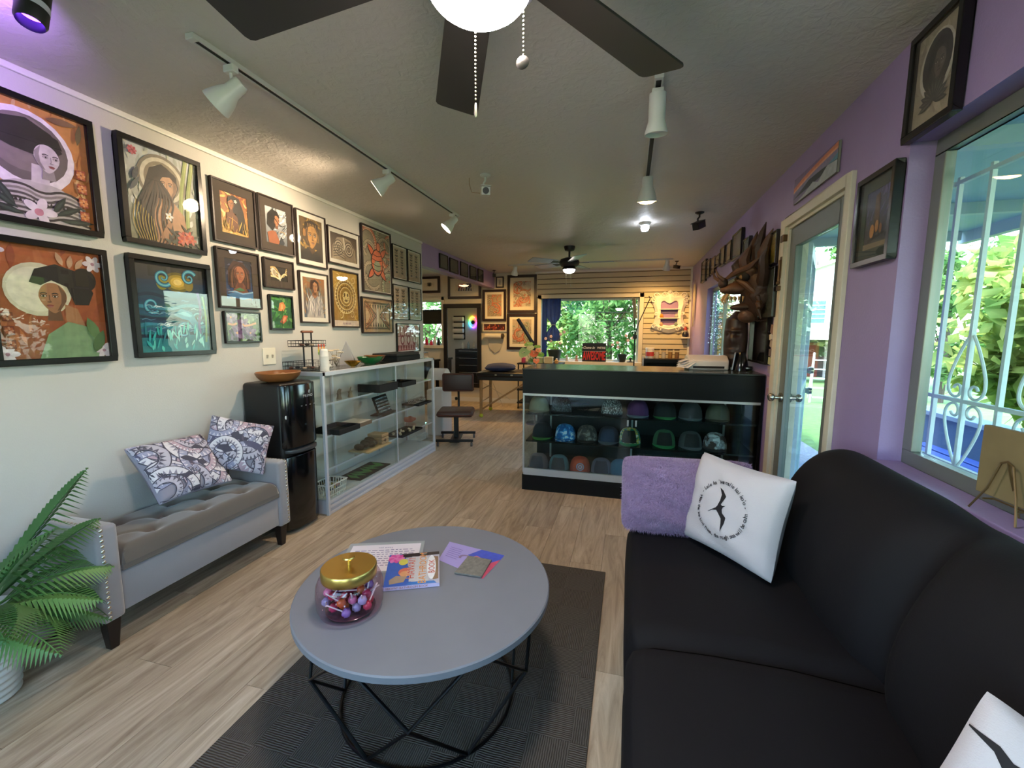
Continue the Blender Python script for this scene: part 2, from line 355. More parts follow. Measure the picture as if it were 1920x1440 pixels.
for zz in (.35, 1.03, 1.86):
    h = MB(); h.cyl((XR+.006, a-.004, zz-.06), (XR+.006, a-.004, zz+.06), .009); h.span((XR-.002, a, zz-.05), (XR+.012, a+.035, zz+.05))
    for q in (-.062, .062): h.ball((XR+.006, a-.004, zz+q), .011, 8, 6)
    h.build('hinge', hm, door, smooth=True)
kb = MB(); kz = .93; ky = b_-.06
for s_ in (-1, 1):
    base = XR+.012 if s_ < 0 else XR+.052
    kb.cyl((base, ky, kz), (base+s_*.012, ky, kz), .032, n=20); kb.cyl((base+s_*.012, ky, kz), (base+s_*.05, ky, kz), .012); kb.ball((base+s_*.062, ky, kz), (.022, .028, .028), 16, 10)
kb.build('door_knob', mat('brushed_steel', '#b9b4a8', .25, 1), door, smooth=True)
bt = MB(); bt.span((XR-.026, y1+.005, 1.72), (XR-.018, y1+.035, 1.86)); bt.cyl((XR-.03, y1+.02, 1.70), (XR-.03, y1+.02, 1.84), .008); bt.ball((XR-.032, y1+.02, 1.69), .012, 8, 6); bt.span((XR-.035, y1+.0, 1.64), (XR-.018, y1+.04, 1.67))
bt.build('slide_bolt', hm, door, smooth=True)
cl = MB(); cl.span((XR-.03, y1-.005, 1.955), (XR-.002, y1+.05, 2.0)); cl.build('upper_latch', hm, door, bevel=.004)
# ================================================================== LAMPS OF THE ROOM
white_metal = mat('lamp_white_enamel', '#d6d6d2', .35); dark_fan = mat('fan_blade_dark_wood', '#2e2b29', .5, vary=.1); fan_black = mat('fan_black_metal', '#101014', .45)
track_m = mat('track_channel_grey', '#c9c9c4', .4); track_d = mat('track_slot_dark', '#1b1b1b', .6)
def bulb_mat(n, c, s): return mat(n, '#ffffff', .4, emit=c, estr=s)
chain_m = mat('pull_chain_nickel', '#b8b2a2', .3, .9)
def chain(name, top, length, parent, fob=None):
    mb = MB(); n = int(length/.009)
    for i in range(n): mb.ball((top[0], top[1], top[2]-i*length/n), .0026, 6, 4)
    mb.build(name, chain_m, parent, smooth=True)
    f = MB(); z = top[2]-length
    if fob == 'disc': f.lathe([(.003, 0), (.013, .004), (.016, .008), (.013, .012), (.003, .016)], 16, Matrix.Translation((top[0], top[1], z-.012)) @ rotm(rx=PI/2) ); f.T = Matrix()
    else: f.lathe([(.002, 0), (.005, .008), (.0035, .03), (.002, .034)], 10, Matrix.Translation((top[0], top[1], z-.034)))
    f.build('pull_fob', mat('fob_dark', '#4a4642', .4, .5) if fob == 'disc' else chain_m, parent, smooth=True)
def blade_poly(r0, r1, w0, w1, n=6):
    p = [(r0, -w0/2), (r1-.02, -w1/2), (r1-.006, -w1/2+.006), (r1, -w1/2+.02), (r1, w1/2-.02), (r1-.006, w1/2-.006), (r1-.02, w1/2), (r0, w0/2)]
    return p
def fan(name, label, c, blade_z, ang0, nb, R, bm, globe_r, globe_str, body, pitch=.2, rod=.10, zc=ZC, chains=(), gc='#fff3ea'):
    t = thing(name, label, 'ceiling fan', (c[0], c[1], zc))
    d = blade_z-zc
    MB().lathe([(.02, -rod*.62), (.06, -.05), (.07, -.015), (.07, 0)], 24).build('canopy', body, t, smooth=True)
    MB().cyl((0, 0, d+.04), (0, 0, -.03), .013).build('downrod', body, t, smooth=True)
    MB().lathe([(.03, d-.055), (.10, d-.045), (.125, d-.02), (.13, d+.01), (.11, d+.045), (.05, d+.065), (.02, d+.07)], 32).build('motor_housing', body, t, smooth=True)
    for k in range(nb):
        a = ang0+2*PI*k/nb
        mb = MB(); mb.T = rotm(rz=a) @ Matrix.Translation((0, 0, d)) @ rotm(rx=pitch)
        mb.prism(blade_poly(.17, R, .12, .165), .007); b = mb.build('blade', bm, t, bevel=.0015)
        ar = MB(); ar.T = rotm(rz=a) @ Matrix.Translation((0, 0, d)) @ rotm(rx=pitch)
        ar.prism([(.10, -.018), (.16, -.02), (.25, -.04), (.25, .04), (.16, .02), (.10, .018)], .004, Matrix.Translation((0, 0, -.004))); ar.build('blade_iron', body, t)
    MB().lathe([(globe_r*1.12, d-.085), (globe_r*1.18, d-.075), (globe_r*1.05, d-.055), (.06, d-.045)], 32).build('light_fitter', body, t, smooth=True)
    gl = MB(); gl.lathe([(.004, d-.085-globe_r*.62)]+[(globe_r*math.cos(q), d-.085-globe_r*.62*math.sin(q)) for q in [PI/2*(1-i/8) for i in range(1, 9)]], 32)
    gl.build('glass_globe', bulb_mat('globe_'+name+str(len(MATS)), gc, globe_str), t, smooth=True)
    for (dx, dy, ln, fob) in chains: chain('pull_chain', (dx, dy, d-.09), ln, t, fob)
    return t
# near fan: globe centred on pixel (898, ~0)
g = at(898, -2, 'z', 2.10)
fan('ceiling_fan', 'dark ceiling fan with glowing glass bowl, close overhead above the grey table', (g.x, g.y), 2.225, math.radians(56), 6, .77, dark_fan, .122, 44, fan_black, chains=((-.045, .10, .20, None), (.085, .075, .13, 'disc')))
g2 = at(1068, 462, 'z', ZC)
fan('ceiling_fan', 'black ceiling fan with pale blue-grey blades hanging by the far window', (g2.x, g2.y), 2.235, math.radians(3), 5, .56, mat('fan_blade_grey', '#8e98a8', .3), .075, 26, fan_black, pitch=.18, chains=((-.03, -.05, .16, None), (.03, -.05, .18, None)))
# ---- track lights
def track(label, a, b):
    t = thing('track_light_rail', label, 'light rail', ((a[0]+b[0])/2, (a[1]+b[1])/2, ZC))
    v = Vector((b[0]-a[0], b[1]-a[1], 0)); L = v.length; an = math.atan2(v.y, v.x); R_ = rotm(rz=an)
    mb = MB(); mb.T = R_; mb.box((0, -.0145, -.009), (L, .006, .018)); mb.box((0, .0145, -.009), (L, .006, .018)); mb.box((0, 0, -.003), (L, .024, .006)); mb.build('channel', track_m, t)
    mb = MB(); mb.T = R_; mb.box((0, 0, -.010), (L-.02, .022, .008)); mb.build('slot', track_d, t)
    for s_ in (-1, 1): mb = MB(); mb.T = R_; mb.box((s_*(L/2+.012), 0, -.011), (.024, .038, .022)); mb.build('end_cap', track_m, t, bevel=.003)
def head(label, p, aim, lit=0, col='#ffe2bc', drop=.075, kind='bell', spot=2.4, sz=1.0):
    """p on the rail, aim = direction of the lamp mouth"""
    t = thing('track_spotlight', label, 'spotlight', (p[0], p[1], ZC))
    MB().box((0, 0, -.034), (.05, .03, .028)).build('adapter', white_metal, t, bevel=.004)
    MB().cyl((0, 0, -.045), (0, 0, -drop-.01), .006).build('stem', white_metal, t, smooth=True)
    d = Vector(aim).normalized(); q = d.to_track_quat('Z', 'Y').to_matrix().to_4x4()
    piv = Vector((0, 0, -drop-.03)); T = Matrix.Translation(piv-d*.05*sz) @ q
    prof = [(.001, -.002), (.026, 0), (.031, .012), (.032, .055), (.045, .085), (.056, .125), (.0575, .138)] if kind == 'bell' else [(.001, 0), (.036, .002), (.036, .11), (.048, .15), (.05, .165)]
    prof = [(r*sz, z*sz) for r, z in prof]; ins = [(r-.003, z) for r, z in prof[::-1]][:-2]
    MB().lathe(prof+ins, 24, T, cap=False).build('shade', white_metal, t, smooth=True)
    zz = prof[-1][1]-.022*sz+(.03 if '#ffc070' in col else 0)
    MB().lathe([(.001, zz+.012), (.03*sz, zz+.008), (.044*sz, zz), (.03*sz, zz-.04*sz), (.02*sz, zz-.06*sz)], 20, T, cap=False).build('bulb', bulb_mat('bulb_%s' % col, col, 30) if lit else mat('bulb_off', '#e8e6e0', .3), t, smooth=True)
    if lit:
        L = bpy.data.lights.new('spot_lamp', 'SPOT'); L.energy = lit; L.color = lin(col)[:3]; L.spot_size = spot; L.spot_blend = .7; L.shadow_soft_size = .035
        lo = bpy.data.objects.new('spot_lamp', L); COL.objects.link(lo); lo.parent = t; lo.matrix_local = Matrix.Translation(T @ Vector((0, 0, prof[-1][1]+.02))) @ (-d).to_track_quat('Z', 'Y').to_matrix().to_4x4()
    return t
a = at(365, 68, 'z', ZC); b = at(857, 402, 'z', ZC)
track('long white ceiling rail with dark slot above the left picture wall', (-1.59, a.y), (-1.59, b.y))
for (px, py), lb, aim, lit, dr in (((437, 112), 'white bell spotlight nearest the camera on the left rail, unlit', (-.75, -.25, -.62), 0, .085),
                               ((731, 312), 'lit white bell spotlight in the middle of the left rail', (-.8, -.3, -.6), 22, .06), ((852, 396), 'white bell spotlight at the far end of the left rail', (-.6, -.35, -.75), 8, .06)):
    p = at(px, py, 'z', ZC); head(lb, (-1.59, p.y), aim, lit, drop=dr)
a = at(1226, 170, 'z', ZC); b = at(1216, 330, 'z', ZC)
track('short white ceiling rail above the sofa side', (.083, a.y-.12), (.083, b.y+.25))
p = at(1228, 158, 'z', ZC); head('unlit white spotlight hanging straight down at the near end of the sofa-side rail', (.083, p.y), (0, .12, -1), 0, drop=.06, kind='can')
p = at(1218, 325, 'z', ZC); head('glowing warm spotlight at the far end of the sofa-side rail', (.083, p.y), (.0, .25, -1), 14, '#ffc070', drop=.05, spot=2.2, sz=1.15)
p = at(1212, 400, 'z', ZC)
dl = thing('ceiling_downlight', 'small bright cool-white bulb on the ceiling between the lit spotlight and the far fan', 'ceiling light', (p.x, p.y+.35, ZC))
MB().lathe([(.055, 0), (.055, -.012), (.042, -.03), (.036, -.03)], 24, cap=False).build('socket_ring', white_metal, dl, smooth=True)
MB().lathe([(.001, -.085), (.03, -.078), (.04, -.055), (.034, -.02), (.02, 0)], 20).build('bulb', bulb_mat('bulb_cool', '#e8f0ff', 18), dl, smooth=True)
track('long thin ceiling rail running across the room before the far wall', (-1.92, 6.95), (.56, 6.93))
head('pale spotlight on the cross rail above the red line prints', (-1.83, 6.95), (-.25, .3, -.9), 26, '#ffc878', drop=.05, spot=2.4)
head('lit spotlight at the right end of the cross rail above the ornate shelf', (.50, 6.93), (-.1, .35, -.9), 34, '#ffc878', drop=.05, spot=2.4)
# lamp in the back room (seen only by its warm light on the far wall)
bl = thing('ceiling_downlight', 'round warm ceiling lamp of the back room behind the header', 'ceiling light', (-3.7, 6.3, ZC))
MB().lathe([(.12, 0), (.13, -.02), (.12, -.03)], 24, cap=False).build('lamp_ring', white_metal, bl, smooth=True)
MB().lathe([(.001, -.065), (.08, -.055), (.118, -.03)], 24, cap=False).build('diffuser', bulb_mat('bulb_backroom', '#ffd9a0', 16), bl, smooth=True)
# dark spotlight at the top left corner of the view
p = at(75, 12, 'z', 2.33)
t = thing('purple_spotlight', 'dark cylinder spotlight with purple glow hanging in the upper left corner', 'spotlight', (p.x, p.y, ZC))
MB().cyl((0, 0, 0), (0, 0, -.04), .03).build('base', fan_black, t, smooth=True)
T = Matrix.Translation((.0, 0, -.03)) @ Vector((.12, -.25, -1)).to_track_quat('Z', 'Y').to_matrix().to_4x4()
MB().lathe([(.03, 0), (.037, .01), (.037, .15), (.032, .16), (.03, .15), (.03, .10)], 24, T, cap=False).build('barrel', fan_black, t, smooth=True)
MB().lathe([(.0375, .095), (.0378, .115)], 24, T, cap=False).build('band', mat('spot_band', '#b9bccb', .4), t, smooth=True)
MB().lathe([(.001, .125), (.0295, .125)], 20, T, cap=False).build('lens', bulb_mat('bulb_purple', '#7a3cff', 6), t)
L = bpy.data.lights.new('purple_lamp', 'SPOT'); L.energy = 13; L.color = (.45, .22, 1); L.spot_size = 2.6; L.spot_blend = .8; L.shadow_soft_size = .03
lo = bpy.data.objects.new('purple_lamp', L); COL.objects.link(lo); lo.parent = t; lo.location = (-.03, -.05, -.21); lo.rotation_euler = Vector((-.9, -.3, .25)).to_track_quat('-Z', 'Y').to_euler()
# ---- security cameras
def seccam(label, p, z, m, aim, s=1.0, wire=None):
    t = thing('security_camera', label, 'camera', (p[0], p[1], z))
    MB().lathe([(.034*s, 0), (.034*s, -.006*s), (.02*s, -.014*s)], 20).build('mount', m, t, smooth=True)
    MB().tube([(0, 0, -.01*s), (.0, 0, -.035*s), (-.012*s, 0, -.05*s), (-.01*s, 0, -.075*s)], .007*s, 8).build('arm', m, t, smooth=True)
    d = Vector(aim).normalized(); q = d.to_track_quat('Y', 'Z').to_matrix().to_4x4()
    mb = MB(); mb.T = Matrix.Translation((0, 0, -.1*s)) @ q; mb.box((0, 0, 0), (.055*s, .12*s, .05*s)); mb.box((0, .01*s, .029*s), (.064*s, .135*s, .006*s)); mb.build('housing', m, t, bevel=.004*s)
    mb = MB(); mb.T = Matrix.Translation((0, 0, -.1*s)) @ q; mb.cyl((0, .06*s, 0), (0, .066*s, 0), .02*s, n=16); mb.build('lens', fan_black, t, smooth=True)
    if wire: MB().tube(wire, .0025, 6).build('cable', mat('cable_tan', '#a08a70', .6), t, smooth=True)
p = at(910, 328, 'z', ZC)
seccam('white box security camera on the ceiling above the floor aisle', (p.x, p.y), ZC, mat('camera_white', '#cfd0cc', .4), (.35, -.9, -.2), 1.1, [(-.06, .06, -.1), (-.12, .05, -.09), (-.13, .03, -.04), (-.13, .03, 0)])
p = at(1312, 398, 'z', ZC); seccam('small black bullet security camera on the ceiling near the lilac wall', (p.x, p.y), ZC, fan_black, (-.5, -.8, -.35), 1.15)
p = at(1270, 478, 'z', ZC); seccam('small brown security camera on the ceiling beside the far right spotlight', (p.x+.05, 7.2), ZC, mat('camera_brown', '#4a3a30', .5), (.5, -.8, -.2), .9)
seccam('tiny black camera on the ceiling at the end of the lilac header', (-2.36, 7.5), ZC, fan_black, (.4, -.9, -.2), .9)

# ================================================================== LARGE FURNITURE
# ---- rug
def rug_mat():
    m = mat('rug_charcoal_loop', '#3a3936', .95, spec=.2); nt = m.node_tree; b = nt.nodes['Principled BSDF']
    tc = nt.nodes.new('ShaderNodeTexCoord'); mp = nt.nodes.new('ShaderNodeMapping'); mp.inputs['Rotation'].default_value = (0, 0, 0)
    vo = nt.nodes.new('ShaderNodeTexChecker'); vo.inputs['Scale'].default_value = 7.0
    w1_ = nt.nodes.new('ShaderNodeTexWave'); w1_.bands_direction = 'X'; w1_.inputs['Scale'].default_value = 42; w1_.inputs['Distortion'].default_value = 2.5; w1_.inputs['Detail'].default_value = 2
    w2_ = nt.nodes.new('ShaderNodeTexWave'); w2_.bands_direction = 'Y'; w2_.inputs['Scale'].default_value = 42; w2_.inputs['Distortion'].default_value = 2.5; w2_.inputs['Detail'].default_value = 2
    mx = nt.nodes.new('ShaderNodeMix'); cr = nt.nodes.new('ShaderNodeValToRGB'); cr.color_ramp.elements[0].color = lin('#423d37'); cr.color_ramp.elements[1].color = lin('#69625a')
    for n in (vo, w1_, w2_): nt.links.new(tc.outputs['Object'], n.inputs['Vector'])
    nt.links.new(vo.outputs['Fac'], mx.inputs[0]); nt.links.new(w1_.outputs['Fac'], mx.inputs[2]); nt.links.new(w2_.outputs['Fac'], mx.inputs[3]); nt.links.new(mx.outputs[0], cr.inputs[0]); nt.links.new(cr.outputs[0], b.inputs['Base Color'])
    bp = nt.nodes.new('ShaderNodeBump'); bp.inputs['Strength'].default_value = .6; bp.inputs['Distance'].default_value = .004; nt.links.new(mx.outputs[0], bp.inputs['Height']); nt.links.new(bp.outputs[0], b.inputs['Normal'])
    return m
r = MB(); r.span((-1.277, -.4, 0), (-.085, 2.363, .010)); tag(r.build('rug', rug_mat(), bevel=.003), 'dark charcoal rug lying under the round coffee table', 'rug')
# ---- sofa
sof = mat('sofa_stretch_cover_black', '#141215', .75, bump=.06, bscale=240, vary=.08, vscale=5, spec=.22)
t = thing('sofa', 'long black slipcovered sofa along the window wall', 'sofa', (0, 0, 0))
SX0, SX1, SY0, SY1 = .02, .95, .05, 2.33
def rbox(mb, a, b, r, seg=5):
    s_ = MB(); s_.span(a, b); me = s_.mesh('x', r, seg); n = len(mb.v); mb.v += [v.co.copy() for v in me.vertices]; mb.f += [tuple(i+n for i in p.vertices) for p in me.polygons]; mb.c += [None]*len(me.polygons); bpy.data.meshes.remove(me); return mb
rbox(MB(), (SX0+.035, SY0+.02, .05), (SX1-.03, SY1-.03, .30), .03).build('base', sof, t, smooth=True)
def seat(y0, y1, nm):
    W = SX1-.17-SX0; mb = MB(); n = 22
    def fn(u, v):  # v wraps front->top->back
        y = y0+(y1-y0)*u; e = 2*u-1; k = (1-abs(e)**9)**.35 if abs(e) < 1 else 0
        ang = v
        # profile: front bottom, front top rounded, top crowned, back
        P = [(0.00, .20), (-.004, .30), (.0, .395), (.018, .435), (.06, .452), (.22, .462), (.42, .462), (.60, .448), (W, .43), (W, .25)]
        f = v*(len(P)-1); i = min(int(f), len(P)-2); q = f-i; x = P[i][0]*(1-q)+P[i+1][0]*q; z = P[i][1]*(1-q)+P[i+1][1]*q
        return Vector((SX0+x+(1-k)*.02, y, z-(1-k)*.035))
    mb.grid(fn, n, 40); mb.build(nm, sof, t, smooth='all')
seat(1.265, 2.10, 'seat_cushion'); seat(.36, 1.262, 'seat_cushion')
def back():
    mb = MB(); ny = 70; prof = [(.93, .30), (.945, .60), (.945, .78), (.925, .865), (.885, .902), (.83, .905), (.77, .88), (.71, .81), (.665, .70), (.64, .58), (.64, .47), (.67, .38)]
    for _ in range(2):
        q = [prof[0]]
        for a_, b_ in zip(prof[:-1], prof[1:]): q += [(a_[0]*.75+b_[0]*.25, a_[1]*.75+b_[1]*.25), (a_[0]*.25+b_[0]*.75, a_[1]*.25+b_[1]*.75)]
        prof = q+[prof[-1]]
    ya, yb = .10, 2.20
    def fn(u, v):
        y = ya+(yb-ya)*u; d = min(y-ya, yb-y); e = max(0, 1-d/.30); k = math.sqrt(max(0, 1-e**2.2))
        f = v*(len(prof)-1); i = min(int(f), len(prof)-2); q = f-i
        x = prof[i][0]*(1-q)+prof[i+1][0]*q; z = prof[i][1]*(1-q)+prof[i+1][1]*q
        front = max(0, min(1, (.93-x)/.25)); dip = .055*math.exp(-((y-1.265)/.055)**2)*front
        bul = .03*front*(1-((y-(1.70 if y > 1.265 else .75))/.45)**2)
        z2 = .40+(z-.40)*(.45+.55*k) if z > .40 else z
        wr = .004*math.sin(21*y+9*z)*front
        return Vector((.945+(x-.945)*(.35+.65*k)+dip-bul+wr, y, z2-.02*math.exp(-((y-1.265)/.12)**2)))
    mb.grid(fn, ny, 46); mb.build('backrest', sof, t, smooth='all')
back()
for y0, y1 in ((2.09, 2.33), (.06, .30)):
    mb = MB()
    def fn(u, v):
        x = SX0+.03+(SX1-.06-SX0)*u; k = 1-max(0, (.12-u)/.12)**3*.35
        a_ = PI*v; yy = (y0+y1)/2-(y1-y0)/2*superpow(math.cos(a_), .55)*k; z = .08+(.545)*(abs(math.sin(a_))**.45)*(1-(1-k)*.25)
        return Vector((x, yy, z))
    mb.grid(fn, 24, 30); mb.add([fn(0, j/29) for j in range(30)], [tuple(range(30))]); mb.build('arm', sof, t, smooth='all')
for x, y in ((.1, .15), (.86, .15), (.1, 2.22), (.86, 2.22)): MB().cyl((x, y, .0), (x, y, .06), .02, .028, 12).build('foot', mat('black_wood', '#1a1512', .4), t)
# ---- coffee table
tx, ty = -.69, 1.36
t = thing('coffee_table', 'round grey-topped coffee table on black wire legs, standing on the rug', 'coffee table', (tx, ty, .010))
MB().lathe([(.444, .412), (.45, .418), (.45, .436), (.446, .44)], 96).build('tabletop', mat('tabletop_grey', '#7f7f85', .42, vary=.03, vscale=10, spec=.5), t, smooth=True)
bk = mat('black_wire_metal', '#0e0f12', .35, .4)
ring = lambda r, z, n=48: [(r*math.cos(2*PI*i/n), r*math.sin(2*PI*i/n), z) for i in range(n)]
MB().tube(ring(.395, .405), .006, 8, True).build('upper_ring', bk, t, smooth=True)
MB().tube(ring(.315, .007), .006, 8, True).build('lower_ring', bk, t, smooth=True)
N = 6
for k in range(N):
    a0 = 2*PI*k/N+.32; pt = lambda r, a_, z: (r*math.cos(a_), r*math.sin(a_), z)
    h = PI/N
    MB().tube([pt(.395, a0, .405), pt(.405, a0+h, .23), pt(.315, a0, .007)], .006, 8).build('leg_wire', bk, t, smooth=True)
    MB().tube([pt(.395, a0, .405), pt(.405, a0-h, .23), pt(.315, a0, .007)], .006, 8).build('leg_wire', bk, t, smooth=True)
TABLE_Z = .450
# ---- storage bench
vel = mat('bench_velvet_grey', '#918e92', .85, sheen=.7, bump=.05, bscale=300, vary=.06, vscale=4); vel_d = mat('bench_seat_velvet_taupe', '#5c534b', .85, sheen=.6, bump=.05, bscale=300, vary=.08, vscale=5)
BX0, BX1, BY0, BY1 = -2.455, -2.065, 1.165, 2.20
t = thing('storage_bench', 'grey velvet storage bench with tufted seat and nailhead arms against the left wall', 'bench', (BX0, BY0, 0))
D, W = BX1-BX0, BY1-BY0; aw_ = .085
rbox(MB(), (.01, aw_, .15), (D-.012, W-aw_, .36), .008, 2).build('body', vel, t, smooth=True)
stud = mat('nailhead_silver', '#d8d4c8', .25, 1)
for s_, (ya, yb) in enumerate(((0, aw_), (W-aw_, W))):
    am = rbox(MB(), (0, ya, .135), (D, yb, .555), .018, 4).build('arm', vel, t, smooth=True)
    st = MB(); yo = ya+.022 if s_ == 0 else yb-.022
    z = .16
    while z < .545: st.ball((D+.001, yo, z), (.004, .0075, .0075), 8, 5); z += .0225
    x = D-.012
    while x > .02: st.ball((x, yo, .5555), (.0075, .0075, .004), 8, 5); x -= .0225
    st.build('nailhead_trim', stud, am, smooth=True)
mb = MB(); bts = [(D*(.22 if (j % 2) else .5), aw_+(W-2*aw_)*(j+.5)/7) for j in range(7)]+[(D*.78, aw_+(W-2*aw_)*(j+.5)/7) for j in range(1, 7, 2)]
def fn(u, v):
    x = -.0+(D+.002)*u; y = aw_+.003+(W-2*aw_-.006)*v; e = min(1, min(u, 1-u)/.10, min(v, 1-v)/.05); z = .36+.075*math.sqrt(max(0, 1-(1-e)**2))
    for bx, by in bts: z -= .024*math.exp(-(((x-bx)**2+(y-by)**2)/.0011))
    for (bx, by), (cx, cy) in [(p_, q_) for p_ in bts for q_ in bts if p_ < q_ and (p_[0]-q_[0])**2+(p_[1]-q_[1])**2 < .035]:
        dx, dy = cx-bx, cy-by; L2 = dx*dx+dy*dy; q = max(0, min(1, ((x-bx)*dx+(y-by)*dy)/L2)); dd = (x-bx-q*dx)**2+(y-by-q*dy)**2; z -= .005*math.exp(-dd/.00012)
    return Vector((x, y, z))
mb.grid(fn, 45, 100); mb.add([(0, aw_, .34), (D+.002, aw_, .34), (D+.002, W-aw_, .34), (0, W-aw_, .34)], [(0, 3, 2, 1)]); mb.span((.003, aw_+.003, .335), (D+.001, W-aw_-.003, .36))
mb.build('seat_cushion', vel_d, t, smooth=True)
for bx, by in bts: MB().ball((bx, by, .414), (.009, .009, .004), 10, 6).build('tufting_button', vel_d, t, smooth=True)
for x in (.035, D-.045):
    for y in (.045, W-.045): MB().box((x, y, .0675), (.055, .055, .135), taper=(.62, .62)).build('leg', mat('espresso_wood', '#1c1412', .4), t, bevel=.004)
# ---- water cooler
blk = mat('gloss_black_plastic', '#0b0c0e', .14, spec=.6); blk_m = mat('satin_black_plastic', '#101114', .4)
t = thing('water_cooler', 'tall glossy black water dispenser between the bench and the glass case', 'water dispenser', (-2.29, 2.415, 0))
rbox(MB(), (-.17, -.155, .02), (.135, .155, 1.02), .025, 4).build('body', blk_m, t, smooth=True)
mb = MB(); pr = [(.135+.055*math.cos(q)**.5 if 0 else .13+.06*(1-(2*i/16-1)**2)**.5, -.15+.30*i/16) for i, q in enumerate([0]*17)]
mb.prism([(.10, -.15)]+pr+[(.10, .15)], .42, Matrix.Translation((0, 0, .59))); mb.build('upper_front', blk, t, bevel=.006, smooth=True)
mb = MB(); pr2 = [(.125+.05*(1-(2*i/16-1)**2)**.5, -.15+.30*i/16) for i in range(17)]
mb.prism([(.10, -.15)]+pr2+[(.10, .15)], .50, Matrix.Translation((0, 0, .03))); mb.build('lower_door', blk, t, bevel=.006, smooth=True)
mb = MB(); mb.prism([(.09, -.14)]+[(.125+.085*(1-(2*i/16-1)**2)**.5, -.14+.28*i/16) for i in range(17)]+[(.09, .14)], .022, Matrix.Translation((0, 0, .555))); mb.build('drip_tray', mat('drip_tray_grey', '#3a3c40', .35), t, bevel=.004, smooth=True)
mb = MB(); mb.prism([(.10, -.15)]+[(.12+.03*(1-(2*i/16-1)**2)**.5, -.15+.30*i/16) for i in range(17)]+[(.10, .15)], .05, Matrix.Translation((0, 0, .535))); mb.build('dispense_recess', blk_m, t)
MB().lathe([(.001, .006), (.014, .005), (.016, 0)], 16, Matrix.Translation((.152, -.125, .80)) @ rotm(ry=PI/2)).build('dispense_button', mat('cooler_button_white', '#d8d8d4', .4), t, smooth=True)
tm = xform(text_mb('PRIMO', .026, .001, spacing=1.25), Matrix.Translation((.1905, .03, .925)) @ rotm(rz=PI/2) @ rotm(rx=PI/2)); tm.build('printed_lettering', mat('cooler_print', '#a9acb0', .4), t)
mb = MB(); mb.tube([(.1905, .045, .962), (.1905, .038, .95), (.1905, .042, .943), (.1905, .050, .945), (.1905, .051, .953), (.1905, .045, .965)], .0015, 6)
mb.build('drop_emblem', MATS['cooler_print'], t)
for i in range(4): MB().box((.190, -.03+.04*i, .862), (.002, .011, .004)).build('control_icon', MATS['cooler_print'], t)
# ================================================================== OUTSIDE
def leaf_mat(name, c1, c2):
    m = bpy.data.materials.new(name); m.use_nodes = True; nt = m.node_tree; nt.nodes.clear()
    o = nt.nodes.new('ShaderNodeOutputMaterial'); mx = nt.nodes.new('ShaderNodeMixShader'); mx.inputs[0].default_value = .45
    df = nt.nodes.new('ShaderNodeBsdfDiffuse'); tr = nt.nodes.new('ShaderNodeBsdfTranslucent'); tc = nt.nodes.new('ShaderNodeTexCoord'); nz = nt.nodes.new('ShaderNodeTexNoise'); nz.inputs['Scale'].default_value = 3; nz.inputs['Detail'].default_value = 5
    cr = nt.nodes.new('ShaderNodeValToRGB'); cr.color_ramp.elements[0].position = .35; cr.color_ramp.elements[1].position = .65; cr.color_ramp.elements[0].color = lin(c1); cr.color_ramp.elements[1].color = lin(c2)
    nt.links.new(tc.outputs['Object'], nz.inputs[0]); nt.links.new(nz.outputs['Fac'], cr.inputs[0])
    for s_ in (df, tr): nt.links.new(cr.outputs[0], s_.inputs[0])
    nt.links.new(df.outputs[0], mx.inputs[1]); nt.links.new(tr.outputs[0], mx.inputs[2]); nt.links.new(mx.outputs[0], o.inputs[0]); return m
def gz(x, y): return -.15-.06*max(0, math.hypot(x, y)-9)
lawn_m = mat('lawn_grass', '#58793a', .9, bump=.8, bscale=60, vary=.3, vscale=12, detail=6)
g = MB(); NX, NY = 40, 40
g.grid(lambda u, v: Vector((-30+70*u, -25+75*v, gz(-30+70*u, -25+75*v))), NX, NY); go = g.build('ground_lawn', lawn_m, smooth='all'); struct(go)
struct(MB().span((1.1, 5.2, -.15), (2.3, 7.6, -.10)).build('ground_gravel', mat('gravel_grey', '#8d9097', .9, bump=1, bscale=45, vary=.35, vscale=40)))
struct(MB().span((1.1, -3, -.15), (2.98, 5.2, -.04)).build('floor_porch', mat('porch_concrete', '#7f8894', .8, vary=.06)))
pr = MB(); pr.span((1.1, -3, 2.30), (3.05, 5.2, 2.40)); porch = struct(pr.build('ceiling_porch', mat('porch_ceiling_blue', '#a9c3cf', .6, vary=.04)))
for y in (-1.6, -.2, 1.2, 2.6, 4.0, 5.1): MB().span((1.1, y, 2.22), (2.95, y+.06, 2.30)).build('rafter', mat('porch_beam_white', '#c3cfd2', .6), porch)
MB().span((2.98, -3, 2.2), (3.05, 5.2, 2.42)).build('fascia', MATS['porch_beam_white'], porch)
for y in (-2.6, .6, 3.4):
    t = thing('porch_post', 'square white porch post %s' % {-2.6: 'behind the camera side of the porch', .6: 'outside the wide window at the middle of the porch', 3.4: 'outside the glass door at the porch edge'}[y], 'post', (2.90, y, -.04))
    zz = 2.24
    MB().box((0, 0, zz/2), (.09, .09, zz)).build('shaft', MATS['porch_beam_white'], t, bevel=.006); MB().box((0, 0, .06), (.13, .13, .12)).build('plinth', MATS['porch_beam_white'], t, bevel=.006)
t = thing('porch_parapet', 'low blue-grey porch wall with pale cap outside the wide window', 'low wall', (2.74, 0, -.04))
MB().span((-.06, -2.5, 0), (.06, 5.15, .66)).build('wall_panel', mat('parapet_blue', '#6f88ac', .7, vary=.05), t); MB().span((-.09, -2.5, .66), (.09, 5.15, .70)).build('cap', mat('parapet_cap', '#c6d4e2', .6), t, bevel=.005)
t = thing('porch_bench', 'bright blue slatted porch bench below the wide window outside', 'bench', (2.25, 3.55, -.04))
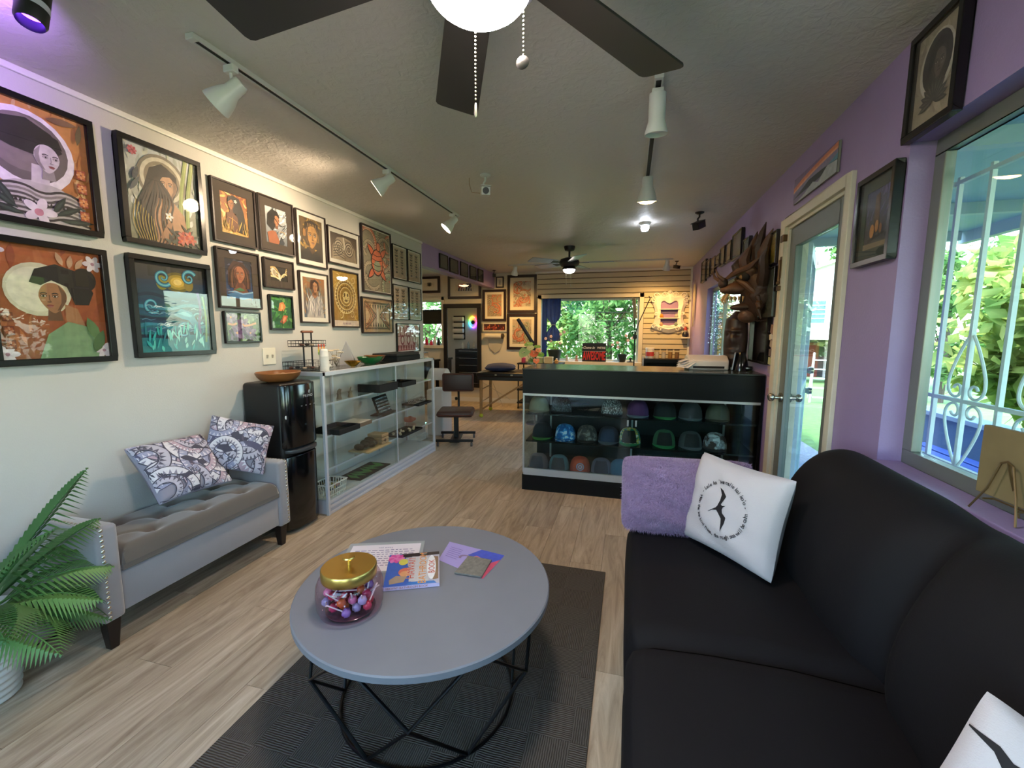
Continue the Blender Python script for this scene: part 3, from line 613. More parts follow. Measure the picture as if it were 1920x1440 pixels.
for i in range(4): MB().box((-.18+.12*i, 0, .46), (.10, 1.7, .03)).build('slat', mat('bench_blue', '#2450b8', .5), t, bevel=.004)
for x in (-.18, .18):
    for y in (-.75, .75): MB().box((x, y, .225), (.06, .06, .45)).build('leg', MATS['bench_blue'], t)
# white security grille outside the wide window
gr = thing('window_security_grille', 'white wrought-iron security grille with spade scrolls outside the wide window', 'security grille', (1.2, 0, 0))
gm = mat('grille_white_iron', '#d5e4e4', .45)
ys = [2.115-.158*i for i in range(18)]
for y in ys: MB().box((0, y, 1.40), (.014, .014, 1.10)).build('bar', gm, gr)
for z in (.862, 1.11, 1.93): MB().box((0, (ys[0]+ys[-1])/2, z), (.016, ys[0]-ys[-1]+.1, .014)).build('rail', gm, gr)
for z in (.862, 1.93): MB().box((-.05, ys[0]+.02, z), (.10, .014, .014)).build('wall_bracket', gm, gr); MB().box((-.05, ys[-1]-.02, z), (.10, .014, .014)).build('wall_bracket', gm, gr)
def scroll(y, up):
    out = []
    for s_ in (-1, 1):
        P = [(0, .235), (.03, .19), (.065, .12), (.083, .065), (.078, .025), (.05, .004), (.022, .008), (.010, .03), (.020, .052), (.042, .052), (.05, .038)]
        q = P
        for _ in range(2):
            n_ = [q[0]]
            for a_, b_ in zip(q[:-1], q[1:]): n_ += [(a_[0]*.75+b_[0]*.25, a_[1]*.75+b_[1]*.25), (a_[0]*.25+b_[0]*.75, a_[1]*.25+b_[1]*.75)]
            q = n_+[q[-1]]
        MB().tube([(.0, y+s_*(.009+p_[0]), 1.117+p_[1] if up else 1.103-p_[1]) for p_ in q], .005, 6).build('scroll', gm, gr, smooth=True)
for i in (1, 3, 5, 7, 9):
    scroll(ys[i], True); scroll(ys[i], False)
# open security screen door outside the glass door
sd = thing('screen_door', 'pale blue-white security screen door swung open outside the glass door', 'screen door', (1.13, 3.36, -.05), rotz=math.radians(69))
sm = mat('screen_door_white', '#c9dfe4', .4)
for a_, b_ in (((0, -.02, .02), (.05, .02, 2.0)), ((.78, -.02, .02), (.83, .02, 2.0)), ((.05, -.02, .02), (.78, .02, .12)), ((.05, -.02, 1.92), (.78, .02, 2.0)), ((.05, -.02, .98), (.78, .02, 1.03)), ((.05, -.02, 1.42), (.78, .02, 1.45)), ((.05, -.02, 1.58), (.78, .02, 1.61))):
    MB().span(a_, b_).build('frame_bar', sm, sd)
MB().span((.05, -.006, .12), (.78, -.002, .98)).build('kick_panel', mat('screen_door_panel', '#a9cbd8', .4), sd)
for i in range(4):
    MB().tube([(.14+.18*i+.075*math.cos(a_), 0, 1.515+.06*math.sin(a_)) for a_ in [2*PI*k/20 for k in range(20)]], .006, 6, True).build('scroll_ring', sm, sd, smooth=True)
for i in range(5): MB().box((.17+.122*i, 0, 1.76), (.012, .012, .32)).build('upper_bar', sm, sd)
for z in (.93, 1.1): MB().lathe([(.001, .05), (.025, .045), (.03, .02), (.02, 0)], 14, Matrix.Translation((.805, -.02, z)) @ rotm(rx=PI/2)).build('lock_knob', MATS['brushed_steel'], sd, smooth=True)
# step ladder on the lawn
p = at(1538, 742, 'z', gz(4.6, 12.2)); s_ = 1
t = thing('step_ladder', 'pale wooden step ladder leaning over the lawn seen through the glass door', 'ladder', (4.75, 12.4, gz(4.75, 12.4)), rotz=-.3)
lm = mat('ladder_grey', '#b9bcb8', .6)
for x in (-.24, .24):
    MB().tube([(x*1.15, 0, 0), (x, .45, 1.25)], .025, 6).build('rail', lm, t); MB().tube([(x*1.15, 1.0, 0), (x, .5, 1.25)], .02, 6).build('rear_rail', lm, t)
for i in range(5): q = (i+.6)/5.4; MB().box((0, .45*q, 1.25*q), (.46, .10, .025)).build('tread', lm, t)
# neighbour house
hx, hy = 9.4, 25.5; hz = gz(hx, hy)
t = thing('neighbour_house', 'white two-storey house with pale gable roof across the lawn', 'house', (hx, hy, hz-.1), rotz=-.25)
hw = mat('house_wall_white', '#e6e6df', .7, vary=.04); hr = mat('house_roof_pale', '#d5d2c9', .6)
MB().span((-3, 0, 2.5), (4.5, 6, 5.0)).build('upper_wall', hw, t); MB().span((.8, .6, 0), (4.5, 6, 2.5)).build('lower_wall', mat('house_lower_grey', '#b7aeb6', .7), t)
mb = MB(); mb.add([(-3.0, 0, 5.0), (4.5, 0, 5.0), (.75, 0, 6.3), (-3, 6, 5), (4.5, 6, 5), (.75, 6, 6.3)], [(0, 1, 2), (5, 4, 3), (0, 3, 4, 1)]); mb.build('gable_wall', hw, t)
mb = MB()
for s_ in (-1, 1): mb.add([(.75, -.5, 6.42), (.75+s_*4.4, -.5, 4.9), (.75+s_*4.4, 6.3, 4.9), (.75, 6.3, 6.42), (.75, -.5, 6.3), (.75+s_*4.4, -.5, 4.75), (.75+s_*4.4, 6.3, 4.75), (.75, 6.3, 6.3)], [(0, 1, 2, 3), (7, 6, 5, 4), (0, 4, 5, 1), (1, 5, 6, 2), (2, 6, 7, 3)])
mb.build('roof', hr, t)
MB().span((-3.2, -.4, 2.35), (4.7, .1, 2.6)).build('balcony_band', mat('house_band_cream', '#e9e3cf', .7), t)
for x in (-2.8, -1.0, .7): MB().span((x, .0, 0), (x+.22, .22, 2.4)).build('post', hw, t)
for x0, x1 in ((-1.6, .2), (1.9, 3.3)):
    w = MB().span((x0, -.06, 3.1), (x1, .02, 4.4)).build('window', hw, t); MB().span((x0+.1, -.07, 3.2), (x1-.1, -.05, 4.3)).build('pane', mat('house_pane', '#54707a', .2), w)
    for k in range(1, 5): MB().span((x0+.1, -.09, 3.2+.22*k-.02), (x1-.1, -.07, 3.2+.22*k+.02)).build('louvre', hw, w)
d_ = MB().span((-.6, 5.0, 0), (.5, 5.1, 2.1)).build('carport_door', mat('house_door_red', '#8a4038', .6), t)
MB().span((-3, 5.2, 0), (.9, 5.4, 2.5)).build('carport_back_wall', mat('carport_shade_wall', '#5d5560', .8), t)  # the carport's shade is put into this dark wall colour
# trees and shrubs
LM = [leaf_mat('leaves_mid', '#46733a', '#86a862'), leaf_mat('leaves_yellow', '#73924a', '#b8c070'), leaf_mat('leaves_deep', '#386242', '#6c9a70')]
bark = mat('tree_bark', '#5a4a3c', .9, bump=.6, bscale=30)
def tree(label, x, y, h, rx, ry, m, n=1800, leaf=.16, low=.1, seed=0, name='shrub', cat='shrub'):
    rnd = random.Random(seed); z0 = gz(x, y); t = thing(name, label, cat, (x, y, z0), group=None)
    tr = MB(); tr.tube([(0, 0, -.05), (.05, .03, h*.35), (.0, .08, h*.75)], [.05*h/3+.03, .05*h/3+.01, .015], 8)
    for k in range(5):
        a = k*1.3+seed; tr.tube([(.03, .02, h*(.25+.08*k)), (rx*.4*math.cos(a), ry*.4*math.sin(a), h*(.45+.08*k)), (rx*.7*math.cos(a), ry*.7*math.sin(a), h*(.6+.07*k))], [.03, .018, .008], 6)
    tr.build('trunk', bark, t, smooth=True)
    cl = [(rnd.uniform(-.62, .62)*rx, rnd.uniform(-.62, .62)*ry, h*rnd.uniform(low+.1, .95), rnd.uniform(.2, .38)) for _ in range(26)]
    V = []; Fc = []
    for i in range(n):
        c = cl[i % len(cl)]; R_ = c[3]*max(rx, ry)
        d = Vector((rnd.gauss(0, 1), rnd.gauss(0, 1), rnd.gauss(0, .8))).normalized()*R_*rnd.uniform(.55, 1)
        p = Vector((c[0], c[1], c[2]))+d
        if p.z < .03: p.z = rnd.uniform(.05, .4)
        ax = Vector((rnd.gauss(0, 1), rnd.gauss(0, 1), rnd.gauss(-.3, .6))).normalized(); up = Vector((rnd.gauss(0, .6), rnd.gauss(0, .6), 1)).normalized(); sd_ = ax.cross(up).normalized()
        L = leaf*rnd.uniform(.7, 1.35); w = L*.24; b = len(V)
        V += [p, p+ax*L*.45+sd_*w-up*.02, p+ax*L-up*L*.12, p+ax*L*.45-sd_*w-up*.02]; Fc.append((b, b+1, b+2, b+3))
    f = MB(); f.v = V; f.f = Fc; f.c = [None]*len(Fc); f.build('foliage', m, t)
    return t
tree('dense yellow-green shrub outside the left part of the far window', -2.2, 10.2, 2.9, 1.3, 1.0, LM[1], 3000, .17, seed=1)
tree('tall mid-green shrub filling the middle of the far window', -.5, 10.6, 3.3, 1.5, 1.0, LM[0], 3600, .16, seed=2)
tree('leafy deep green shrub outside the right end of the far window', 1.3, 10.0, 2.7, 1.2, .9, LM[2], 2600, .15, seed=3)
tree('tall tree standing behind the far window shrubs', -1.0, 14.5, 5.5, 3.4, 2.0, LM[2], 5000, .24, seed=4, name='tree', cat='tree')
tree('leafy shrub outside the small back-room window', -4.9, 10.0, 2.8, 1.3, 1.0, LM[0], 2400, .16, seed=5)
tree('broad-leaved yellow-green shrub beyond the porch wall, nearest the door', 4.4, 5.6, 2.6, 1.1, 1.2, LM[1], 2600, .24, seed=6)
tree('mid-green shrub beyond the porch outside the wide window', 4.5, 3.6, 2.7, 1.0, 1.2, LM[0], 2600, .22, seed=7)
tree('bright shrub beyond the porch at the right edge of the view', 4.4, 1.8, 2.6, 1.0, 1.1, LM[1], 2200, .2, seed=8)
tree('shrub beyond the porch beside the sofa end of the wide window', 4.6, -.2, 2.8, 1.0, 1.1, LM[0], 1600, .2, seed=9)
tree('tall tree behind the porch shrubs', 8.5, 8.0, 5.0, 2.3, 2.3, LM[2], 3600, .24, seed=10, name='tree', cat='tree')
tree('rounded tree behind the white house roof', 14.5, 41, 13.0, 4.5, 3.0, LM[0], 4500, .5, seed=11, name='tree', cat='tree')
tree('small palm-like shrub beside the white house', 11.3, 22.5, 3.2, 1.0, 1.0, LM[0], 900, .3, seed=12)
tree('low green shrub outside the window behind the wooden mask', 2.05, 10.9, 2.0, .8, .9, LM[1], 2200, .18, seed=13)
tree('tree outside the window beyond the counter', 8.9, 15.5, 4.6, 1.6, 1.6, LM[0], 3200, .24, seed=14, name='tree', cat='tree')
tree('tall green tree in front of the building, out past the sofa end', -1.0, -6.5, 3.6, 2.2, 1.5, LM[0], 2500, .22, seed=15, name='tree', cat='tree')
# ================================================================== PICTURES
def clip_poly(P, w, h):
    for ax, lim, sg in ((0, 0, 1), (0, w, -1), (1, 0, 1), (1, h, -1)):
        out = []
        for i in range(len(P)):
            a, b = P[i-1], P[i]; da, db = sg*(a[ax]-lim), sg*(b[ax]-lim)
            if (da >= 0) != (db >= 0): t = da/(da-db); out.append((a[0]+(b[0]-a[0])*t, a[1]+(b[1]-a[1])*t))
            if db >= 0: out.append(b)
        P = out
        if len(P) < 3: return None
    return P
def mixc(a, b, t):
    a = [int(a[i:i+2], 16) for i in (1, 3, 5)]; b = [int(b[i:i+2], 16) for i in (1, 3, 5)]
    return '#%02x%02x%02x' % tuple(max(0, min(255, int(p+(q-p)*t))) for p, q in zip(a, b))
class Art:
    """layered flat colour shapes on a sheet 1 wide and A high"""
    def __init__(s, A, bg, seed=0): s.A = A; s.L = 0; s.F = []; s.r = random.Random(seed); s.poly(bg, [(0, 0), (1, 0), (1, A), (0, A)])
    def poly(s, c, P, new=True):
        if new: s.L += 1
        P = clip_poly(P, 1, s.A)
        if P: s.F.append((c, P, s.L))
        return s
    def ell(s, c, x, y, rx, ry=None, rot=0, n=22):
        ry = rx if ry is None else ry; cr, sr = math.cos(rot), math.sin(rot)
        return s.poly(c, [(x+rx*math.cos(2*PI*k/n)*cr-ry*math.sin(2*PI*k/n)*sr, y+rx*math.cos(2*PI*k/n)*sr+ry*math.sin(2*PI*k/n)*cr) for k in range(n)])
    def stroke(s, c, P, w, w2=None, smooth=2):
        for _ in range(smooth):
            q = [P[0]]
            for a, b in zip(P[:-1], P[1:]): q += [(a[0]*.75+b[0]*.25, a[1]*.75+b[1]*.25), (a[0]*.25+b[0]*.75, a[1]*.25+b[1]*.75)]
            P = q+[P[-1]]
        s.L += 1; n = len(P); ed = []
        for i in range(n):
            a, b = P[max(i-1, 0)], P[min(i+1, n-1)]; dx, dy = b[0]-a[0], b[1]-a[1]; l = math.hypot(dx, dy) or 1
            ww = (w+(w2-w)*i/(n-1) if w2 is not None else w)/2; ed.append(((P[i][0]-dy/l*ww, P[i][1]+dx/l*ww), (P[i][0]+dy/l*ww, P[i][1]-dx/l*ww)))
        for (a, b), (c2, d) in zip(ed[:-1], ed[1:]): s.poly(c, [a, b, d, c2], False)
        return s
    def ring(s, c, x, y, r, w, a0=0, a1=2*PI, n=28): return s.stroke(c, [(x+r*math.cos(a0+(a1-a0)*k/n), y+r*math.sin(a0+(a1-a0)*k/n)) for k in range(n+1)], w, smooth=0)
    def leaf(s, c, x, y, L, W, a):
        P = [(0, 0), (.25, .8), (.5, 1), (.75, .7), (1, 0), (.75, -.7), (.5, -1), (.25, -.8)]
        return s.poly(c, [(x+L*p*math.cos(a)-W/2*q*math.sin(a), y+L*p*math.sin(a)+W/2*q*math.cos(a)) for p, q in P])
    def flower(s, c, x, y, r, n=5, cc='#e8c040', rot=0):
        for k in range(n): a = rot+2*PI*k/n; s.ell(c if k % 2 else mixc(c, '#ffffff', .25), x+r*.55*math.cos(a), y+r*.55*math.sin(a), r*.5, r*.3, a, 12)
        return s.ell(cc, x, y, r*.2, n=10)
    def grad(s, c0, c1, y0, y1, n=14):
        for k in range(n): s.poly(mixc(c0, c1, (k+.5)/n), [(0, y0+(y1-y0)*k/n), (1, y0+(y1-y0)*k/n), (1, y0+(y1-y0)*(k+1)/n), (0, y0+(y1-y0)*(k+1)/n)], k == 0)
        return s
    def daub(s, cols, n, L=.1, W=.03, box=(0, 0, 1, None), ang=None):
        y1 = box[3] if box[3] is not None else s.A
        for _ in range(n): s.leaf(s.r.choice(cols), s.r.uniform(box[0], box[2]), s.r.uniform(box[1], y1), L*s.r.uniform(.5, 1.4), W*s.r.uniform(.5, 1.4), (s.r.uniform(0, 6.28) if ang is None else ang+s.r.gauss(0, .25)))
        return s
    def spiral(s, c, x, y, r, turns, w, sg=1, a0=0, r0=.1): return s.stroke(c, [(x+r*(r0+(1-r0)*k/30)*math.cos(a0+sg*turns*2*PI*k/30), y+r*(r0+(1-r0)*k/30)*math.sin(a0+sg*turns*2*PI*k/30)) for k in range(31)], w*.3, w, smooth=0)
    def band(s, P, w, cols, teeth=True):
        """tattoo style band: dark outline, light body, row of teeth"""
        s.stroke(cols[0], P, w); s.stroke(cols[1], P, w*.8)
        if teeth:
            q = P
            for _ in range(2):
                n_ = [q[0]]
                for a, b in zip(q[:-1], q[1:]): n_ += [(a[0]*.75+b[0]*.25, a[1]*.75+b[1]*.25), (a[0]*.25+b[0]*.75, a[1]*.25+b[1]*.75)]
                q = n_+[q[-1]]
            s.L += 1; acc = 0
            for a, b in zip(q[:-1], q[1:]):
                l = math.hypot(b[0]-a[0], b[1]-a[1]); acc += l
                if acc > w*.42:
                    acc = 0; dx, dy = (b[0]-a[0])/l, (b[1]-a[1])/l; h = w*.38
                    s.poly(cols[2], [(a[0]-dy*h-dx*w*.17, a[1]+dx*h-dy*w*.17), (a[0]-dy*h+dx*w*.17, a[1]+dx*h+dy*w*.17), (a[0]+dy*h*.3, a[1]-dx*h*.3)], False)
        return s
    def face(s, x, y, r, skin, hair, turn=0, shade=.45, eye='#1c1210', lips='#8a3a34'):
        """head seen from the front, turned by 'turn' (-1..1), r = half the face width"""
        dk = mixc(skin, '#140a06', shade); lt = mixc(skin, '#ffffff', .18); o = turn*r*.35
        s.poly(dk, [(x-r*.42, y-r*1.0), (x+r*.42, y-r*1.0), (x+r*.55, y-r*2.1), (x-r*.55, y-r*2.1)])
        s.poly(skin, [(x+r*math.cos(t)*(1 if math.sin(t) > 0 else (1-.42*abs(math.sin(t))**1.5)), y+(1.25 if math.sin(t) > 0 else 1.42)*r*math.sin(t)) for t in [2*PI*k/26 for k in range(26)]])
        sd = -1 if turn > 0 else 1
        s.poly(dk, [(x+sd*r*.42, y+r*1.1), (x+sd*r*.95, y+r*.4), (x+sd*r*.93, y-r*.3), (x+sd*r*.45, y-r*1.15), (x+sd*r*.2, y-r*1.2), (x+sd*r*.55, y-r*.5), (x+sd*r*.6, y+r*.2)])
        for q in (-1, 1):
            ex = x+o+q*r*.40; s.ell(dk, ex, y+r*.08, r*.24, r*.15, n=12); s.ell('#d8ccc0', ex, y+r*.05, r*.17, r*.07, n=12); s.ell(eye, ex+o*.1, y+r*.05, r*.085, r*.08, n=10)
            s.stroke(hair, [(ex-r*.24, y+r*.25), (ex, y+r*.36), (ex+r*.24, y+r*.27)], r*.08, smooth=1)
        s.stroke(dk, [(x+o*1.1-sd*-.02*r, y+r*.15), (x+o*1.3+r*.05*sd, y-r*.35), (x+o*1.2+r*.14*sd, y-r*.42)], r*.07, smooth=1)
        s.ell(dk, x+o*1.2, y-r*.46, r*.17, r*.06, n=10); s.ell(lips, x+o*1.1, y-r*.76, r*.27, r*.075, n=14); s.ell(mixc(lips, '#ffffff', .2), x+o*1.1, y-r*.86, r*.2, r*.075, n=14)
        s.ell(lt, x+o-sd*r*.45, y-r*.3, r*.16, r*.1, n=10)
        return s
    def mesh(s, w):
        V = []; F = []; Cc = []
        for c, P, L in s.F: n = len(V); V += [((p[0]-.5)*w, -.00005*L, p[1]*w) for p in P]; F.append(tuple(range(n, n+len(P)))); Cc.append(c)
        mb = MB(); mb.v = [Vector(v) for v in V]; mb.f = F; mb.c = Cc; return mb
PRINT = vcol_mat('printed_art', .5, .14, 30); PIC_GLASS = glass_mat('picture_glass', (.985, .985, .985), 1.42)
fr_black = mat('frame_black_lacquer', '#121012', .25); fr_dark = mat('frame_dark_wood', '#2a1c1a', .35); fr_brown = mat('frame_brown_wood', '#3b2a22', .4)
ROT = {'L': PI/2, 'R': -PI/2, 'F': 0, 'B': PI}
def picture(wall, u0, u1, z0, z1, label, frame, fw, dep, art, mcol=None, mw_=0, glass=True, cat='picture', name='framed_picture', plane=None, gap=.003):
    """u = y on the side walls, x on the far wall"""
    w, h = abs(u1-u0), z1-z0; c = (u0+u1)/2
    loc = {'L': (XL+gap, c, z0), 'R': (XR-gap, c, z0), 'F': (c, (plane or YF)-gap, z0)}[wall]
    t = thing(name, label, cat, loc, ROT[wall])
    f = MB()
    f.span((-w/2, -dep, 0), (w/2, 0, fw)); f.span((-w/2, -dep, h-fw), (w/2, 0, h)); f.span((-w/2, -dep, fw), (-w/2+fw, 0, h-fw)); f.span((w/2-fw, -dep, fw), (w/2, 0, h-fw))
    if fw: f.build('frame', frame, t, bevel=.0025)
    iw, ih = w-2*fw, h-2*fw; y = -.35*dep
    MB().span((-w/2+fw*.9, -.3*dep, fw*.9), (w/2-fw*.9, 0, h-fw*.9)).build('backing_board', mat('mount_'+(mcol or '#888880'), mcol or '#888880', .8), t)
    if mcol and mw_:
        b = MB(); o = y-.003; bw = mw_ if isinstance(mw_, (int, float)) else mw_[0]; bh = mw_ if isinstance(mw_, (int, float)) else mw_[1]
        x0, x1, z0_, z1_ = -iw/2, iw/2, fw, h-fw
        b.span((x0, o, z0_), (x1, y, z0_+bh)); b.span((x0, o, z1_-bh), (x1, y, z1_)); b.span((x0, o, z0_+bh), (x0+bw, y, z1_-bh)); b.span((x1-bw, o, z0_+bh), (x1, y, z1_-bh)); b.build('mount', MATS['mount_'+mcol], t)
        iw -= 2*bw; ih -= 2*bh; zb = fw+bh
    else: zb = fw
    a = art(ih/iw); m = a.mesh(iw).build('print', PRINT, t); m.location = (0, y-.0006, zb)
    if glass: MB().span((-w/2+fw*.8, -.78*dep, fw*.8), (w/2-fw*.8, -.78*dep-.002, h-fw*.8)).build('glass', PIC_GLASS, t)
    return t
def on_left(pts, s=3.7905, o=(380, 300)):
    P = [at(x/s+o[0], y/s+o[1], 'x', XL+.015) for x, y in pts]
    return (P[0].y+P[3].y)/2, (P[1].y+P[2].y)/2, (P[2].z+P[3].z)/2, (P[0].z+P[1].z)/2
# ---------------- the four large prints
def art_poncho(A):
    a = Art(A, '#c9823c', 1); a.grad('#b86a2c', '#d79a50', 0, A); a.daub(['#d9a860', '#b5702f', '#e0b878'], 60, .14, .03, ang=1.4)
    a.ell('#f2ece0', .42, A*.60, .44); a.ell('#6f665c', .44, A*.62, .36); a.ell('#877c70', .40, A*.66, .30)
    a.poly('#c9c2b6', [(.02, 0), (.95, 0), (.88, A*.24), (.70, A*.33), (.5, A*.36), (.3, A*.33), (.1, A*.25)])
    a.poly('#d8d0c6', [(.44, A*.34), (.60, A*.34), (.62, A*.5), (.46, A*.5)])
    for k in range(7):
        y = A*(.30-.04*k); a.stroke(['#3a3632', '#8d857a', '#55504a'][k % 3], [(.1-.01*k, y-.05), (.35, y+.02), (.53, y-.07), (.72, y+.02), (.9+.01*k, y-.05)], .026)
    for k in range(22): a.poly('#2e2a28', [(.08+.038*k, A*.14+.02*abs(k-11)/11), (.10+.038*k, A*.19), (.115+.038*k, A*.14+.02*abs(k-11)/11)])
    a.poly('#2a2724', [(.08, A*.66), (.2, A*.83), (.45, A*.88), (.66, A*.80), (.75, A*.66), (.66, A*.60), (.5, A*.58), (.3, A*.60)])
    a.face(.60, A*.58, .115, '#d9d0c4', '#1f1c1a', .8, .3); a.poly('#26221f', [(.40, A*.60), (.46, A*.73), (.60, A*.72), (.75, A*.68), (.72, A*.77), (.5, A*.83), (.3, A*.76), (.3, A*.62)])
    for x, y, L, an in ((.3, .1, .3, 2.5), (.35, .05, .34, 2.9), (.62, .1, .3, .5), (.66, .05, .34, .1), (.6, .12, .25, 1.0), (.28, .13, .3, 2.1)): a.leaf('#24302a', x, y, L, .07, an); a.leaf('#3a4a40', x, y, L*.8, .03, an)
    a.flower('#efe2e0', .48, .11, .15, 5, '#c0405a'); a.ell('#d8909c', .47, .10, .04)
    for k in range(4):
        y = .10+.16*k; a.poly('#a8482c', [(.86, y), (.95, y), (.95, y+.11), (.86, y+.11)]); a.flower('#d9823c', .905, y+.055, .045, 8, '#7a2c1c')
    a.leaf('#8a6a48', .62, A*.93, .3, .08, .1); a.leaf('#6a5a38', .9, A*.78, .25, .06, 1.4); return a
def art_longhair(A):
    a = Art(A, '#b9c0c2', 2); a.grad('#8a8a70', '#c6cccd', 0, A); a.daub(['#d8dcd8', '#a9b0a8', '#c3c6b8'], 60, .18, .05, ang=1.5)
    for k, (r, c) in enumerate(((.34, '#7a7264'), (.30, '#cfc8b4'), (.25, '#857a66'), (.2, '#c9bfa6'))): a.ell(c, .5, A*.70, r)
    for x in (.80, .90): a.stroke('#8a9a52', [(x+.06, A), (x-.06, A*.55), (x-.08, .2)], .06); a.stroke('#a7b56a', [(x+.07, A), (x-.05, A*.55), (x-.07, .2)], .02)
    a.poly('#241c18', [(.12, .0), (.2, A*.5), (.33, A*.80), (.5, A*.88), (.68, A*.80), (.72, A*.66), (.6, A*.45), (.55, .1), (.5, 0)])
    a.poly('#b98a66', [(.36, 0), (.33, A*.3), (.42, A*.50), (.62, A*.50), (.78, A*.36), (.82, .1), (.8, 0)])
    a.face(.57, A*.66, .13, '#c79a78', '#241a16', -.4, .35); a.poly('#241a16', [(.40, A*.62), (.44, A*.80), (.56, A*.86), (.70, A*.78), (.70, A*.70), (.60, A*.76), (.5, A*.74)])
    for k in range(11): x = .1+.045*k; a.stroke(['#1c1613', '#33281f', '#45362a'][k % 3], [(.42, A*.72), (x+.1, A*.5), (x+.02*math.sin(k*2), A*.3), (x+.06, .05), (x-.05, -.05)], .035, .012)
    for k in range(8): a.stroke('#b59a4a', [(.12+.03*k, A*.42-.03*k), (.05+.04*k, A*.2), (.14+.03*k, .02)], .01)
    a.poly('#a87a58', [(.40, .08), (.52, .30), (.60, .33), (.56, .2), (.50, .05)]); a.flower('#e8e8e4', .55, .40, .06)
    a.daub(['#3a3a30', '#55584a', '#2a2c28'], 26, .16, .05, (.5, 0, 1, .22)); 
    for x, y in ((.72, .16), (.82, .18), (.77, .11), (.86, .12), (.70, .09)): a.flower('#b8402c', x, y, .07, 5, '#e0702c')
    a.flower('#a83848', .12, A*.92, .06, 8, '#802838'); a.leaf('#3a4046', .1, A*.62, .2, .07, 1.2); a.leaf('#4a5258', .05, A*.5, .25, .06, 1.0); return a
def art_terracotta(A):
    a = Art(A, '#a5522c', 3); a.grad('#8f4524', '#b5602f', 0, A); a.daub(['#9a4a28', '#b8683a'], 40, .2, .06, ang=1.5); a.ell('#d8d0b0', .38, A*.62, .30); a.ell('#e6dfc4', .36, A*.62, .25)
    a.poly('#7c9a70', [(.32, 0), (.42, A*.22), (.62, A*.34), (.85, A*.28), (.97, .05), (.95, 0)])
    a.face(.50, A*.56, .13, '#a8744e', '#1b1412', -.7, .4); a.poly('#1b1512', [(.30, A*.68), (.36, A*.80), (.55, A*.86), (.8, A*.80), (.9, A*.62), (.84, A*.5), (.70, A*.5), (.64, A*.66), (.5, A*.71), (.4, A*.66)])
    a.ell('#1b1512', .82, A*.74, .12, .14); a.poly('#a8744e', [(.60, A*.5), (.72, A*.46), (.78, A*.3), (.60, A*.34)])
    for x, y, an in ((.62, .9, 1.9), (.68, .88, 1.4), (.74, .88, 1.0)): a.leaf('#c9a080', x, A*y-.06, .16, .06, an)
    for x, y in ((.03, .93), (.92, .9), (.95, .06), (.05, .05)): a.flower('#d9c9d0', x, A*y, .1, 6, '#a87a8a')
    for k in range(3): a.poly('#7a3420', [(.04, .12+.15*k), (.13, .12+.15*k), (.13, .22+.15*k), (.04, .22+.15*k)]); a.flower('#a5522c', .085, .17+.15*k, .04, 8, '#6a2c1c')
    a.leaf('#5a7a48', .9, .2, .3, .12, 1.9); a.leaf('#48683c', .85, .05, .3, .12, 1.2); return a
def art_ocean(A):
    a = Art(A, '#143a52', 4); a.grad('#1a8a92', '#12304a', 0, A*.8); a.grad('#2a3038', '#38342a', A*.8, A)
    for r, c in ((.2, '#6a6020'), (.15, '#a08a28'), (.1, '#c9a83a'), (.06, '#e6cc7a')): a.ell(c, .58, A*.80, r, r*.7)
    a.ell('#8a8a2c', .36, A*.78, .08, .1); a.ell('#8a7a2c', .74, A*.78, .07, .09)
    for k in range(9): y = A*(.18+.055*k); a.stroke(['#0f2c44', '#1d5a7a', '#2f86a0', '#14405e'][k % 4], [(0, y), (.2, y+.05*math.sin(k)), (.45, y-.03), (.7, y+.05*math.cos(k)), (1, y+.01)], .045)
    for x, y, r, sg in ((.38, A*.84, .12, 1), (.75, A*.86, .11, -1), (.2, A*.52, .11, 1), (.62, A*.24, .12, -1), (.85, A*.4, .1, 1)):
        a.spiral('#123a58', x, y, r, 1.4, .07, sg, 3); a.spiral('#2f93b5', x, y, r, 1.4, .045, sg, 3); a.spiral('#7cc8d0', x, y, r, 1.4, .014, sg, 3)
    a.poly('#2f8fae', [(.48, A*.42), (.6, A*.50), (.75, A*.46), (.86, A*.30), (.8, A*.24), (.7, A*.36), (.6, A*.38)]); a.poly('#65bcd0', [(.55, A*.44), (.64, A*.47), (.76, A*.42), (.72, A*.40), (.62, A*.42)])
    for k in range(26):
        x, y, l = a.r.uniform(.05, .75), A*a.r.uniform(.22, .70), a.r.uniform(.08, .22); a.stroke(a.r.choice(['#d0e8ea', '#8cc0d0', '#5a8fb0', '#0f2c44']), [(x, y), (x+l*.3, y+.02), (x+l*.6, y-.01), (x+l, y+.012)], .014, .003)
    a.stroke('#5a4a8a', [(.88, .1), (.84, A*.3), (.9, A*.5), (.86, A*.7)], .04); a.daub(['#2ab0b0', '#57d0c4', '#1a8090', '#8fe0d8'], 45, .16, .03, (0, 0, 1, A*.2), 1.57); a.stroke('#6aa060', [(.94, A*.1), (.97, A*.4), (.93, A*.66)], .03); return a
LW = 'left wall'
picture('L', 1.125, 1.556, 1.797, 2.322, 'large black-framed print of a figure in a patterned shawl before a pale halo, top left', fr_black, .026, .032, art_poncho)
picture('L', 1.652, 2.083, 1.802, 2.330, 'large black-framed print of a long-haired figure with halo rings and bamboo', fr_black, .026, .032, art_longhair)
picture('L', 1.128, 1.559, 1.210, 1.742, 'large black-framed terracotta print of a dark-haired figure before a moon, lower left', fr_black, .026, .032, art_terracotta)
picture('L', 1.652, 2.093, 1.218, 1.750, 'large black-framed teal print of curling sea creatures and waves', fr_black, .026, .032, art_ocean)
